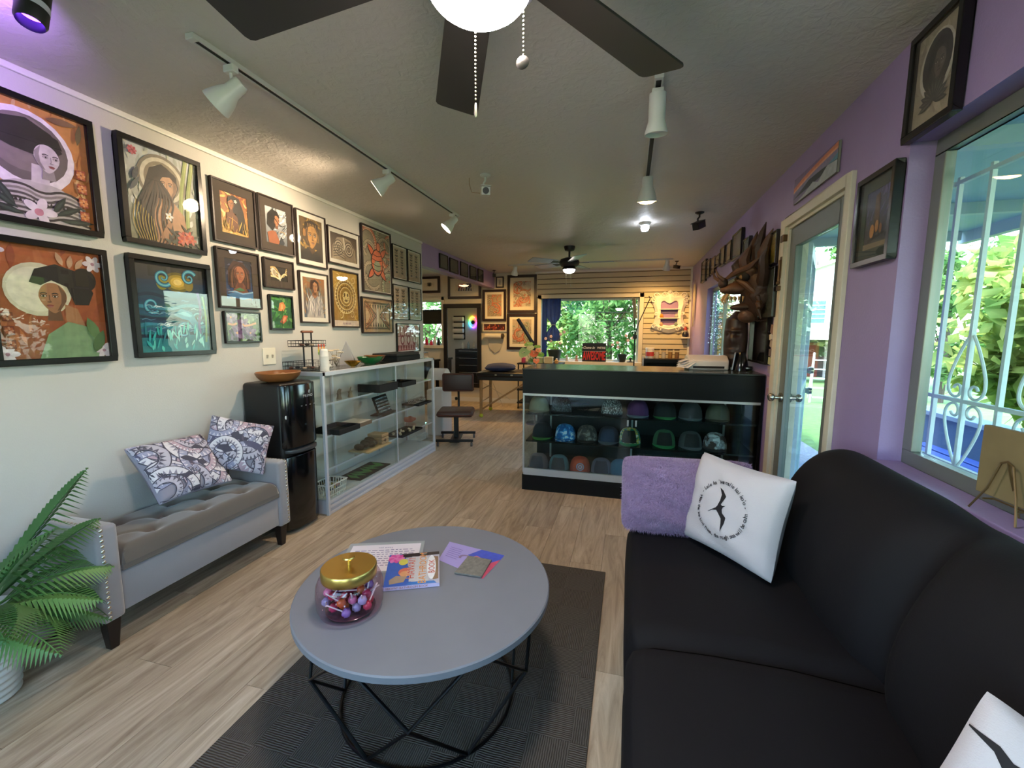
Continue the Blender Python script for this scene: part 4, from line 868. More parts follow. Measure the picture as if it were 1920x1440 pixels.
# ---------------- matted portraits
DM = '#4f453e'; WM = '#e8e4da'
def art_gold_woman(A):
    a = Art(A, '#b98a3e', 11); a.grad('#caa050', '#8f4a24', 0, A); a.daub(['#e0b860', '#d08a3a', '#a8602c', '#f0d890'], 60, .2, .06)
    a.poly('#1a1210', [(.25, A*.86), (.45, A*.97), (.7, A*.92), (.85, A*.6), (.95, .05), (.6, .1), (.55, A*.5), (.3, A*.6)]); a.poly('#6a3c20', [(.15, .25), (.2, A*.5), (.42, A*.56), (.6, A*.44), (.62, .12), (.4, .08)])
    a.face(.38, A*.74, .12, '#a8683a', '#170f0c', -.5); a.poly('#170f0c', [(.24, A*.76), (.3, A*.92), (.5, A*.94), (.6, A*.8), (.5, A*.82), (.4, A*.86)]); a.flower('#f2ead8', .55, A*.83, .06); a.stroke('#d0944a', [(.25, A*.4), (.45, A*.36), (.58, A*.3)], .02)
    a.daub(['#c99a3e', '#8a6a28', '#e0b860'], 24, .3, .03, (0, 0, 1, .2), 1.5); return a
def art_profile(A):
    a = Art(A, '#b8bcc0', 12); a.grad('#6a7078', '#c8ccd0', 0, A); a.daub(['#e0e4e8', '#8a9298', '#4a525a', '#f2f2f0'], 70, .3, .04, ang=.7)
    a.poly('#1b1512', [(.05, A*.5), (.1, A*.8), (.3, A*.95), (.55, A*.92), (.66, A*.78), (.5, A*.55), (.3, A*.35)]); a.poly('#9a5a3a', [(.1, 0), (.05, A*.28), (.3, A*.36), (.45, A*.34), (.6, A*.1), (.6, 0)])
    a.face(.50, A*.66, .14, '#b87a54', '#1b1512', .8); a.poly('#1b1512', [(.25, A*.6), (.3, A*.9), (.55, A*.92), (.62, A*.82), (.45, A*.82), (.38, A*.62)]); a.stroke('#2a241f', [(.3, A*.8), (.7, A*.5), (.95, A*.6)], .03); a.stroke('#caa04a', [(.6, A*.35), (.8, A*.4), (.95, A*.3)], .02)
    a.poly('#2a3038', [(.55, 0), (.7, .3), (.85, .1), (.8, 0)]); return a
def art_bluewrap(A):
    a = Art(A, '#2a2a38', 13); a.grad('#38568a', '#1d1a22', 0, A); a.daub(['#4a4a5a', '#2a3040', '#60607a'], 40, .2, .06)
    a.poly('#4a3028', [(.08, A*.35), (.1, A*.75), (.3, A*.95), (.65, A*.95), (.9, A*.75), (.92, A*.4), (.75, A*.3), (.25, A*.28)]); a.poly('#7a4a34', [(.1, 0), (.2, .2), (.42, A*.42), (.65, A*.42), (.85, .2), (.95, 0)])
    a.face(.52, A*.64, .20, '#a8684a', '#241814', .15); 
    for s_ in (-1, 1):
        for k in range(5): a.stroke(['#5a3a2c', '#3a241c', '#7a5038'][k % 3], [(.52+s_*.04, A*.90), (.52+s_*(.22+.02*k), A*.78), (.52+s_*(.24+.035*k), A*.5), (.52+s_*(.2+.04*k), A*.28)], .05)
    a.poly('#4a7aa8', [(0, .12), (.3, .22), (.6, .16), (1, .24), (1, .08), (.6, .0), (.2, .04)]); a.poly('#8ab0d0', [(0, .2), (.3, .27), (.6, .20), (1, .29), (1, .24), (.6, .16), (.3, .22)]); a.poly('#4a7a50', [(.3, .3), (.5, .38), (.7, .3), (.55, .26)]); return a
def art_curves(A):
    a = Art(A, '#2c2823', 14)
    for k in range(7): a.stroke(['#d0b070', '#8a7448', '#e8d8a8', '#5a5040'][k % 4], [(0, A*(.9-.1*k)), (.3, A*(1.0-.12*k)), (.55, A*(.4-.05*k)), (.8, A*(.3+.05*k)), (1, A*(.95-.08*k))], .07)
    a.ell('#d8d0c0', .2, A*.6, .14, .2, .4); a.ell('#a89a80', .24, A*.56, .09, .14, .4); a.ell('#e0d8c8', .52, A*.3, .06, .18, .2); return a
def art_orangeflower(A):
    a = Art(A, '#3f7a3c', 15); a.daub(['#4f9a4a', '#2c5c34', '#78b060', '#356a4a'], 60, .35, .12); a.poly('#d9884a', [(.35, A*.55), (.42, A*.80), (.6, A*.84), (.72, A*.70), (.6, A*.55)]); a.poly('#e8b070', [(.45, A*.60), (.5, A*.78), (.6, A*.76), (.58, A*.6)])
    a.poly('#c9603c', [(.4, A*.2), (.6, A*.42), (.8, A*.40), (.7, A*.22), (.55, A*.14)]); a.poly('#e09a70', [(.5, A*.24), (.64, A*.38), (.72, A*.34), (.6, A*.2)]); a.stroke('#3a5a2c', [(.5, 0), (.5, A*.3), (.55, A*.6)], .03); return a
def art_purpleflower(A):
    a = Art(A, '#58704f', 16); a.daub(['#7a9a6a', '#405a44', '#98b080', '#5a6a70'], 60, .25, .08)
    for x, y, r in ((.15, .85, .2), (.5, .6, .2), (.3, .3, .24), (.7, .3, .2)): a.flower('#4a2c5a', x, A*y, r, 7, '#8a5a3c', x*7); a.flower('#6a4a7a', x, A*y, r*.7, 6, '#c98a50', x*4)
    a.stroke('#c98a60', [(.05, A*.62), (.2, A*.58), (.3, A*.64)], .05); a.stroke('#c98a60', [(.5, A*.55), (.7, A*.58), (.9, A*.66)], .05); a.daub(['#2a2030', '#3a2c40'], 16, .2, .06, (0, 0, .8, A*.3)); return a
def art_man(A):
    a = Art(A, '#3a2c1e', 17); a.grad('#2c2622', '#6a5028', 0, A); a.daub(['#8a6a30', '#4a3820', '#a8843c'], 40, .25, .07)
    a.face(.50, A*.60, .27, '#b08040', '#2a1c10', .5, .62, lips='#7a4a2c'); a.poly('#2a1c10', [(.2, A*.66), (.22, A*.88), (.5, A*.97), (.8, A*.9), (.85, A*.72), (.75, A*.80), (.5, A*.83), (.3, A*.76)])
    a.ell('#9a6c34', .19, A*.64, .06, .12); a.poly('#221c18', [(0, 0), (.1, A*.22), (.35, A*.30), (.5, A*.16), (.7, A*.26), (.95, .1), (1, 0)])
    for k in range(6): a.stroke('#d0a050', [(.35+.07*k, A*.88), (.38+.06*k, A*.80)], .015, smooth=0)
    return a
def art_back(A):
    a = Art(A, '#6a5a48', 18); a.grad('#7a6a58', '#4a3a2c', 0, A); a.poly('#a89880', [(.05, 0), (.08, A*.5), (.25, A*.85), (.5, A*.92), (.75, A*.85), (.92, A*.5), (.95, 0)]); a.poly('#8a7a64', [(.5, 0), (.5, A*.85), (.75, A*.8), (.9, A*.45), (.92, 0)])
    for x in (.3, .68):
        for k in range(5): a.ring(['#3a322a', '#d0c4ac'][k % 2], x, A*.48, .17-.03*k, .018)
    for k in range(5): a.stroke('#3a322a', [(.1, A*(.1+.1*k)), (.3, A*(.18+.1*k)), (.5, A*(.08+.1*k))], .015)
    a.stroke('#e0d8c4', [(.48, A*.9), (.52, A*.6), (.48, A*.4)], .04); return a
def art_dress(A):
    a = Art(A, '#7a6650', 19); a.grad('#56687a', '#a06a3c', 0, A); a.daub(['#8a7a60', '#a8845a', '#68706c'], 50, .25, .08); a.poly('#5a4030', [(.3, A*.72), (.35, A*.94), (.55, A*.97), (.72, A*.9), (.75, A*.68)])
    a.poly('#b8b4b0', [(.12, 0), (.2, A*.42), (.38, A*.56), (.66, A*.56), (.85, A*.42), (.92, 0)]); a.daub(['#d8d4d0', '#989aa0', '#e8e4e0', '#7a808a'], 60, .3, .03, (.15, 0, .88, A*.45), 1.5); a.poly('#9a6a4c', [(.38, A*.56), (.5, A*.48), (.64, A*.56), (.6, A*.66), (.44, A*.66)])
    a.face(.52, A*.78, .13, '#b8845c', '#3a281e', .1); a.poly('#3a281e', [(.37, A*.7), (.38, A*.9), (.52, A*.97), (.67, A*.9), (.68, A*.7), (.62, A*.86), (.52, A*.9), (.42, A*.86)]); return a
def art_mandala(A):
    a = Art(A, '#a8843a', 20); a.grad('#9a7428', '#c09a48', .14, A); a.daub(['#b8923e', '#8f6c24', '#cfae5c'], 60, .15, .03, (0, .14, 1, A))
    cx, cy = .5, A*.55
    for r, w, c in ((.42, .02, '#e6d49a'), (.36, .035, '#7a5c1c'), (.33, .02, '#e6d49a'), (.26, .03, '#7a5c1c'), (.23, .015, '#e6d49a')): a.ring(c, cx, cy, r, w)
    for k in range(28): t = 2*PI*k/28; a.leaf('#e6d49a', cx+.36*math.cos(t), cy+.36*math.sin(t), .07, .03, t)
    for k in range(20): t = 2*PI*k/20; a.leaf('#6a4e18', cx+.24*math.cos(t), cy+.24*math.sin(t), .07, .03, t)
    a.ell('#8a6a24', cx, cy, .2); a.ell('#d8c484', cx, cy-.02, .14, .15); 
    for s_ in (-1, 1): a.ell('#5a4014', cx+s_*.06, cy+.04, .035, .045); a.spiral('#6a4e18', cx+s_*.10, cy-.05, .07, 1.2, .02, s_); a.spiral('#e6d49a', cx+s_*.22, A*.22, .1, 1.3, .02, s_); a.spiral('#e6d49a', cx+s_*.3, A*.88, .09, 1.3, .02, -s_)
    a.ell('#5a4014', cx, cy-.10, .06, .03); a.poly('#d8c6b8', [(0, 0), (1, 0), (1, .14), (0, .14)])
    for k in range(6): a.poly('#9a7a8a', [(.34+.055*k, .045), (.375+.055*k, .045), (.37+.055*k, .09), (.345+.055*k, .09)])
    return a
RED = ['#3a2a26', '#c9714e', '#d8c4a4']; GRY = ['#3a3430', '#b5a58c', '#6a5c4c']; SAG = ['#3a3430', '#8a957a', '#d8cdb0']
def swirl_art(seed, bg, sets, n=12, main='#c86a48'):
    def f(A):
        a = Art(A, bg, seed); rnd = a.r
        for k in range(n):
            x, y = rnd.uniform(0, 1), rnd.uniform(0, A); r = rnd.uniform(.18, .42); a0 = rnd.uniform(0, 6.28); sg = rnd.choice((-1, 1))
            P = [(x+r*(1-.5*i/12)*math.cos(a0+sg*i*.32), y+r*(1-.5*i/12)*math.sin(a0+sg*i*.32)) for i in range(13)]
            a.band(P, rnd.uniform(.07, .12), sets[k % len(sets)])
        return a
    return f
def art_turtle(A):
    a = swirl_art(31, '#8d8672', [GRY, RED, SAG, GRY], 22)(A); x, y = .5, A*.48
    for an in (.7, 2.4, 3.9, 5.5): a.leaf('#2a1c18', x+.12*math.cos(an), y+.16*math.sin(an), .36, .16, an); a.leaf('#c86a48', x+.12*math.cos(an), y+.16*math.sin(an), .33, .12, an)
    a.ell('#2a1c18', x, y, .22, .28); a.ell('#c86a48', x, y, .195, .255); a.ell('#2a1c18', x+.05, y+.33, .085, .10); a.ell('#d07a54', x+.05, y+.33, .065, .08); a.ell('#8a957a', x, y-.08, .13, .12)
    for k in range(4): a.stroke('#2a1c18', [(x-.18, y+.16-.1*k), (x, y+.12-.1*k), (x+.18, y+.16-.1*k)], .014)
    return a
def art_legs(seed):
    def f(A):
        a = Art(A, '#b8a890', seed); a.grad('#a8927a', '#c8baa4', 0, A)
        for x in (.28, .70):
            a.poly('#b59a7c', [(x-.13, A*.95), (x+.13, A*.95), (x+.10, A*.5), (x+.08, A*.06), (x-.08, A*.06), (x-.11, A*.5)])
            for k in range(9): y = A*(.9-.09*k); a.stroke('#3a322c', [(x-.12+.006*k, y), (x, y-.03), (x+.12-.006*k, y)], .022 if k % 2 else .05)
            for k in range(6): y = A*(.86-.13*k); a.poly('#2e2824', [(x-.05, y), (x+.05, y), (x, y-.07)])
        return a
    return f
def art_tapa(A):
    a = Art(A, '#b09070', 33); a.poly('#5a4638', [(.06, .05), (.94, .05), (.94, A-.05), (.06, A-.05)]); a.poly('#c0a484', [(.10, .09), (.90, .09), (.90, A-.09), (.10, A-.09)])
    for k in range(9): x = .14+.085*k; a.poly('#4a382c', [(x, .1), (x+.06, .1), (x+.03, .2)]); a.poly('#4a382c', [(x, A-.1), (x+.06, A-.1), (x+.03, A-.2)])
    for sx in (-1, 1):
        for sy in (-1, 1):
            for k in range(4): a.stroke(['#4a382c', '#8a4a34'][k % 2], [(.5+sx*(.05+.06*k), A*.5), (.5+sx*(.2+.05*k), A*.5+sy*(.12+.01*k)), (.5+sx*.40, A*.5+sy*(.27-.04*k))], .022)
    a.poly('#7a4a38', [(.44, .24), (.56, .24), (.56, A-.24), (.44, A-.24)]); a.ell('#d8c4a4', .5, A*.5, .05, .14); return a
def art_redtapa(A):
    a = Art(A, '#c9a8a4', 34); a.poly('#8a3c40', [(0, 0), (1, 0), (1, A*.22), (0, A*.22)])
    for x in (.22, .5, .78):
        a.ell('#8a4448', x, A*.72, .11, .16); a.ell('#d8c0bc', x, A*.72, .07, .11); a.ell('#8a4448', x, A*.42, .09, .12); a.ell('#d8c0bc', x, A*.42, .05, .07)
    for k in range(8): a.poly('#d0a8a4', [(.05+.12*k, .02), (.13+.12*k, .02), (.09+.12*k, .14)])
    a.stroke('#8a4448', [(0, A*.56), (.3, A*.60), (.6, A*.55), (1, A*.58)], .02); return a
PL = [
 ([(48, 112), (362, 218), (390, 630), (80, 580)], 'golden portrait of a long-haired figure in a wide dark mount, first of the small pictures', fr_dark, .011, art_gold_woman, DM, (.052, .055)),
 ([(385, 232), (635, 318), (652, 688), (408, 640)], 'dark-mounted portrait of a figure with pale streaks, beside the golden portrait', fr_dark, .011, art_profile, DM, (.052, .055)),
 ([(88, 612), (397, 668), (415, 1065), (115, 1050)], 'portrait of a front-facing figure in a blue wrap in a dark mount', fr_dark, .011, art_bluewrap, DM, (.050, .05)),
 ([(430, 687), (643, 725), (648, 925), (440, 905)], 'small picture of gold and grey curves in a wide dark mount', fr_dark, .010, art_curves, DM, (.05, .045)),
 ([(470, 952), (638, 968), (645, 1208), (483, 1208)], 'small dark-framed painting of orange blossoms on green above the wire rack', fr_black, .012, art_orangeflower, None, 0),
 ([(145, 1075), (410, 1080), (413, 1298), (165, 1303)], 'dark-framed picture of purple flowers above the light switch', fr_black, .012, art_purpleflower, None, 0),
 ([(655, 342), (870, 412), (880, 775), (675, 740)], 'dark close-up of a face in gold light in a white mount', fr_dark, .009, art_man, WM, (.030, .035)),
 ([(882, 460), (1112, 535), (1117, 778), (893, 728)], 'wide picture of a tattooed back in a white mount', fr_dark, .009, art_back, WM, (.03, .035)),
 ([(680, 780), (885, 818), (902, 1168), (700, 1150)], 'portrait of a figure in a pale dress in a white mount', fr_dark, .009, art_dress, WM, (.032, .035)),
 ([(908, 770), (1102, 803), (1117, 1192), (930, 1190)], 'golden poster of a carved round emblem in a dark frame', fr_dark, .013, art_mandala, None, 0),
 ([(1122, 447), (1332, 525), (1345, 962), (1140, 940)], 'tall print of a red turtle among swirling tattoo bands', fr_dark, .016, art_turtle, WM, (.008, .008)),
 ([(1345, 592), (1447, 629), (1453, 860), (1350, 845)], 'narrow framed drawing of tattooed legs next to the turtle print', fr_black, .008, art_legs(41), WM, (.01, .012)),
 ([(1452, 632), (1546, 665), (1550, 888), (1457, 862)], 'narrow framed drawing of tattooed legs at the far end of the left wall', fr_black, .008, art_legs(42), WM, (.01, .012)),
 ([(1125, 975), (1345, 990), (1355, 1232), (1140, 1232)], 'brown framed bark-cloth pattern print below the turtle print', fr_dark, .014, art_tapa, None, 0),
 ([(1350, 882), (1458, 897), (1465, 1138), (1355, 1133)], 'lower narrow framed tattoo drawing, the one nearer the bark-cloth print', fr_black, .007, art_legs(43), WM, (.01, .012)),
 ([(1464, 906), (1550, 920), (1553, 1142), (1469, 1138)], 'lower narrow framed tattoo drawing at the very end of the left wall', fr_black, .007, art_legs(44), WM, (.01, .012)),
 ([(1375, 1160), (1540, 1165), (1543, 1365), (1385, 1365)], 'framed red and pale pattern print low above the glass case end', fr_black, .010, art_redtapa, WM, (.012, .012)),
]
for pts, lb, fr_, fw_, art, mc, mw__ in PL:
    u0, u1, z0, z1 = on_left(pts); picture('L', u0, u1, z0, z1, lb, fr_, fw_, .022, art, mc, mw__)
# ---------------- dark square frames on the lilac header
for k, (x0, y0, x1, y1, yb0, yb1) in enumerate(((200, 150, 268, 185, 280, 302), (285, 192, 355, 220, 315, 335), (375, 225, 438, 250, 345, 362), (455, 258, 508, 280, 372, 385), (523, 287, 566, 300, 395, 403))):
    u0, u1, z0, z1 = on_left([(x0, y0), (x1, y1), (x1, yb1), (x0, yb0)], 4.5, (780, 440))
    picture('L', u0, u1, max(z0, 2.17), min(z1, 2.43), '%s dark square panel on the lilac header, counted from the near end' % ('first', 'second', 'third', 'fourth', 'fifth')[k], fr_black, .012, .02, lambda A: Art(A, '#3a3c38', 50+k).daub(['#44463f', '#34362f'], 20, .3, .1), glass=True, name='dark_picture')
# ---------------- far wall
def on_far(x0, y0, x1, y1, s=4.5, o=(780, 440), pl=YF-.02):
    a = at(x0/s+o[0], y0/s+o[1], 'y', pl); b = at(x1/s+o[0], y1/s+o[1], 'y', pl); return a.x, b.x, b.z, a.z
FARP = [((772, 342, 1018, 660), 'large framed red and grey line print, upper one beside the far window', swirl_art(61, '#cdbfa8', [RED, GRY, RED], 26), .05, .065),
        ((768, 668, 1018, 972), 'large framed round swirl print, lower one beside the far window', swirl_art(62, '#b8a48c', [RED, GRY, SAG], 24), .05, .055),
        ((562, 465, 760, 730), 'framed red tattoo line print above the paper roll', swirl_art(63, '#a89272', [RED, GRY], 24), .045, .045),
        ((675, 355, 740, 447), 'small framed sketch near the ceiling beside the large red print', swirl_art(64, '#c9c0b0', [GRY], 7), .02, .03),
        ((268, 352, 548, 538), 'large framed pale print of two figures above the tall mirror', None, .045, .1),
        ((20, 285, 202, 490), 'framed black tattoo figure print above the back-room window', None, .045, .07)]
def art_two(A):
    a = Art(A, '#e2d2b4', 65)
    for x, c in ((.33, '#c9705a'), (.72, '#3a4660')):
        a.poly('#5a5a64', [(x-.18, 0), (x-.15, A*.4), (x, A*.5), (x+.15, A*.4), (x+.18, 0)]); a.ell(c, x, A*.66, .16, .2)
        for k in range(6): a.stroke(['#2c2c34', '#8aa0b8', '#e0d8c8'][k % 3], [(x-.16+.05*k, 0), (x-.12+.04*k, A*.3), (x-.1+.05*k, A*.5)], .03)
    return a
def art_figure(A):
    a = Art(A, '#dccbb0', 66)
    for k in range(10): y = A*(.08+.085*k); w = .08+.16*abs(math.sin(k*.9)); a.poly('#2c2622', [(.5-w, y), (.5, y+.09), (.5+w, y), (.5, y+.03)]); a.poly('#2c2622', [(.5-w*.6, y+.06), (.5-w*1.2, y+.12), (.5-w*.4, y+.1)]); a.poly('#2c2622', [(.5+w*.6, y+.06), (.5+w*1.2, y+.12), (.5+w*.4, y+.1)])
    return a
for (rc, lb, art, fw_, mw__) in FARP:
    u0, u1, z0, z1 = on_far(*rc); art = art or (art_two if 'two' in lb else art_figure)
    picture('F', u0, u1, z0, min(z1, 2.42), lb, fr_dark, fw_, .03, art, '#e6dac2', mw__, plane=YF, glass='line print, upper' in lb or 'two' in lb)
u0, u1, z0, z1 = on_far(562, 742, 765, 818); picture('F', u0, u1, z0, z1, 'wide low picture of glowing red shapes above the paper roll', mat('frame_cream', '#cfc4b0', .5), .025, .03, lambda A: Art(A, '#4a1c1e', 67).daub(['#a83c2c', '#6a2426', '#d06a3c', '#3a1418'], 50, .12, .06), plane=YF)
# ---------------- right wall
def on_right(pts, s, o):
    P = [at(x/s+o[0], y/s+o[1], 'x', XR-.02) for x, y in pts]; return (P[0].y+P[3].y)/2, (P[1].y+P[2].y)/2, (P[2].z+P[3].z)/2, (P[0].z+P[1].z)/2
def art_sunset(A):
    a = Art(A, '#7a7090', 71); a.grad('#8a8aa0', '#7f6a90', A*.4, A); a.stroke('#d08060', [(0, A*.55), (.3, A*.72), (.6, A*.8), (1, A*.88)], .05); a.stroke('#e0a080', [(0, A*.48), (.3, A*.64), (.6, A*.74), (1, A*.80)], .02); a.poly('#5a90a8', [(.6, A*.3), (1, A*.62), (1, A*.4)])
    a.poly('#2c3434', [(0, .05), (.15, A*.3), (.4, A*.52), (.7, A*.5), (1, A*.42), (1, .08)]); a.poly('#a8b0b4', [(.05, 0), (.3, .03), (.5, .08), (.62, .04), (.8, .12), (1, .1), (1, 0)]); return a
u0, u1, z0, z1 = on_right([(30, 500), (470, 65), (480, 380), (45, 700)], 5.333, (1480, 250)); picture('R', u0, u1, z0, z1, 'unframed canvas of a sunset over dark hills above the glass door', fr_black, 0, .035, art_sunset, glass=False, name='canvas_painting', cat='painting')
def art_temple(A):
    a = Art(A, '#2c3448', 72); a.grad('#4a4a4c', '#3a4470', 0, A); a.daub(['#4a5080', '#6a6aa0', '#3a4060'], 40, .25, .06, (0, A*.4, 1, A), 1.2); a.poly('#5a4038', [(.4, A*.4), (.42, A*.9), (.6, A*.92), (.64, A*.4)]); a.ell('#c98a4a', .35, A*.3, .1, .16); a.ell('#b07a44', .55, A*.36, .08, .14); a.ell('#8a5a3c', .72, A*.3, .06, .12)
    a.poly('#2a2430', [(.2, A*.12), (.9, A*.2), (.9, A*.24), (.2, A*.17)]); a.poly('#8a7a60', [(0, 0), (1, 0), (1, A*.08), (0, A*.1)]); return a
u0, u1, z0, z1 = on_right([(715, 515), (1092, 245), (1045, 1245), (655, 1355)], 5.333, (1480, 250)); picture('R', u0, u1, z0, z1, 'black-framed night scene picture in a grey mount beside the glass door', fr_black, .022, .034, art_temple, '#46504c', (.035, .045))
def art_oval(A):
    a = Art(A, '#a89a84', 73); a.daub(['#b8aa94', '#988a76'], 30, .3, .1); a.ell('#d0c8b8', .5, A*.60, .40, A*.34); a.ell('#3a3632', .5, A*.62, .34, A*.30); a.face(.54, A*.60, .16, '#6a6058', '#24201e', .3, .4, lips='#4a3c36'); a.poly('#26221f', [(.3, A*.5), (.32, A*.8), (.55, A*.86), (.75, A*.78), (.74, A*.6), (.68, A*.74), (.5, A*.76), (.4, A*.6)])
    for k in range(12): an = -.2+k*.32; a.leaf('#4a4842', .5, A*.22, .34, .10, an); a.leaf('#68665c', .5, A*.22, .3, .03, an)
    return a
u0, u1, z0, z1 = on_right([(415, 205), (690, -18), (675, 553), (395, 745)], 2.77, (1560, 0)); picture('R', u0, u1, z0, min(z1, 2.42), 'large black-framed dark oval portrait with leaves above the wide window', fr_black, .024, .03, art_oval)
def art_leaves(A):
    a = Art(A, '#b5a488', 74); a.poly('#4a443e', [(.3, A*.4), (.35, A*.95), (.8, A*.98), (.85, A*.45), (.6, A*.3)]); a.leaf('#8a3c34', .1, A*.42, .3, .12, .8)
    for k in range(7): a.leaf('#4a4a44', .4+.03*k, A*(.1+.04*k), .4, .12, .3+.5*k); a.leaf('#3a3a36', .3, A*.2, .35, .1, 2.0+.4*k)
    return a
picture('R', 1.01, 1.43, 2.105, 2.41, 'black-framed leaf picture above the wide window at the right edge', fr_black, .02, .03, art_leaves)
u0, u1, z0, z1 = on_right([(637, 75), (755, 5), (745, 315), (632, 355)], 4.963, (1310, 430)); picture('R', u0, u1, z0, z1, 'yellow certificate in a thick black frame beside the glass door', fr_black, .006, .04, lambda A: Art(A, '#c0b050', 75).daub(['#a8984a', '#cabc66'], 30, .3, .05, ang=0), name='framed_certificate', cat='certificate')
u0, u1, z0, z1 = on_right([(612, 400), (740, 340), (728, 812), (592, 830)], 4.963, (1310, 430)); picture('R', u0, u1, z0, z1, 'tall dark green board picture with black sides below the yellow certificate', fr_black, .004, .045, lambda A: Art(A, '#4a5a50', 76).daub(['#55665a', '#42524a'], 30, .5, .05, ang=1.4), name='dark_picture')
for k, (q, lb, bg) in enumerate((([(320, 55), (412, -8), (400, 245), (318, 292)], 'large dark picture above the second window, nearest the dragon carving', '#4a4844'), ([(420, 130), (482, 32), (478, 200), (420, 240)], 'dark picture partly behind the dragon carving spikes', '#454a48'),
     ([(258, 150), (312, 88), (303, 285), (258, 312)], 'narrow golden picture next to the large dark picture on the lilac wall', '#a08a5c'), ([(208, 182), (252, 146), (244, 326), (204, 350)], 'narrow amber picture, second from the large dark picture on the lilac wall', '#8f7a52'),
     ([(160, 242), (200, 236), (198, 342), (158, 346)], 'small frameless grey tile picture high above the second window', '#8a857c'), ([(120, 278), (158, 248), (152, 402), (114, 426)], 'slim golden picture in the row near the far corner of the lilac wall', '#a8945e'),
     ([(82, 288), (112, 278), (104, 440), (76, 456)], 'slim amber picture second from the far corner of the lilac wall', '#97825a'), ([(34, 302), (74, 282), (66, 482), (28, 500)], 'slim dark picture at the far corner of the lilac wall', '#4c463c'))):
    u0, u1, z0, z1 = on_right(q, 4.963, (1310, 430))
    picture('R', u0, u1, z0, min(z1, 2.43), lb, fr_black, .012, .03, lambda A: Art(A, bg, 80+k).daub([mixc(bg, '#ffffff', .2), mixc(bg, '#000000', .2)], 24, .4, .12), name='small_picture')
# ================================================================== GLASS DISPLAY CASE
CG = glass_mat('case_glass', (.95, .985, .98), 1.42); alum = mat('case_aluminium', '#cfd2da', .35, .25); alum_p = mat('case_panel_silver', '#bcc1cd', .4, .1)
CX0, CX1, CY0, CY1, CH = -2.462, -2.10, 2.60, 4.43, 1.068
t = thing('glass_display_case', 'long silver-framed glass display case with shelves against the left wall', 'display case', (0, 0, 0))
e = .022
for x in (CX0+e/2, CX1-e/2):
    for y in (CY0+e/2, CY1-e/2): MB().box((x, y, CH/2), (e, e, CH)).build('post', alum, t, bevel=.002)
for a, b in (((CX1-.03, CY0, CH-.03), (CX1, CY1, CH)), ((CX0, CY0, CH-.03), (CX0+.03, CY1, CH)), ((CX0, CY0, CH-.03), (CX1, CY0+.03, CH)), ((CX0, CY1-.03, CH-.03), (CX1, CY1, CH))): MB().span(a, b).build('top_rail', alum, t, bevel=.002)
zb = at(631, 933, 'x', CX1).z; zs = [at(623.5, 757, 'x', CX1).z, at(627, 817, 'x', CX1).z, at(629.6, 877, 'x', CX1).z]
MB().span((CX0+.02, CY0+.02, .0), (CX1-.012, CY1-.02, zb)).build('base_panel', alum_p, t)
for z in (.012, zb*.55, zb-.012): MB().span((CX1-.014, CY0+.02, z-.010), (CX1-.002, CY1-.02, z+.010)).build('base_moulding', alum, t, bevel=.002)
MB().span((CX0+.02, CY0+.02, zb), (CX1-.02, CY1-.02, zb+.004)).build('case_floor', mat('case_floor_pale', '#c9ced0', .4), t)
ym = (CY0+CY1)/2+.08
MB().span((CX1-.010, CY0+.02, zb), (CX1-.006, ym+.02, CH-.03)).build('sliding_pane', CG, t); MB().span((CX1-.018, ym-.02, zb), (CX1-.014, CY1-.02, CH-.03)).build('sliding_pane', CG, t)
MB().box((CX1-.009, ym+.02, (zb+CH-.03)/2), (.008, .012, CH-.03-zb)).build('pane_edge', alum, t)
for y in (CY0+.008, CY1-.012): MB().span((CX0+.02, y, zb), (CX1-.02, y+.004, CH-.03)).build('side_pane', CG, t)
MB().span((CX0+.025, CY0+.025, CH-.006), (CX1-.025, CY1-.025, CH-.001)).build('top_pane', CG, t)
for z in zs:
    sh = MB().span((CX0+.03, CY0+.025, z-.006), (CX1-.035, CY1-.025, z)).build('shelf', CG, t)
    MB().span((CX1-.035, CY0+.025, z-.009), (CX1-.026, CY1-.025, z+.003)).build('shelf_rail', alum, sh)
for y in (CY0+.55, CY0+1.25): MB().box((CX0+.012, y, (zb+CH)/2), (.016, .02, CH-zb-.04)).build('shelf_standard', alum, t)
ZS = [z+.0006 for z in zs]
def inx(p): return Vector((min(max(p.x, CX0+.09), CX1-.075), min(max(p.y, CY0+.09), CY1-.09), p.z))
blkv = mat('tray_black_velvet', '#141416', .9); gold = mat('polished_gold', '#c9983e', .2, 1); silver = mat('polished_silver', '#cfcfcc', .25, 1); wood = mat('koa_wood', '#8a552c', .35, vary=.2, vscale=12); shell = mat('shell_cream', '#d8c8a8', .5, vary=.15, vscale=40)
def tray(label, px, py, k, w, d, h, m, items=None, rot=0, name='display_tray', z=None):
    p = inx(at(px, py, 'z', ZS[k] if z is None else z)); t = thing(name, label, 'tray', p, rotz=rot)
    MB().span((-d/2, -w/2, 0), (d/2, w/2, .005)).build('tray_base', m, t)
    for a, b in (((-d/2, -w/2, .005), (d/2, -w/2+.006, h)), ((-d/2, w/2-.006, .005), (d/2, w/2, h)), ((-d/2, -w/2+.006, .005), (-d/2+.006, w/2-.006, h)), ((d/2-.006, -w/2+.006, .005), (d/2, w/2-.006, h))): MB().span(a, b).build('tray_side', m, t)
    return t
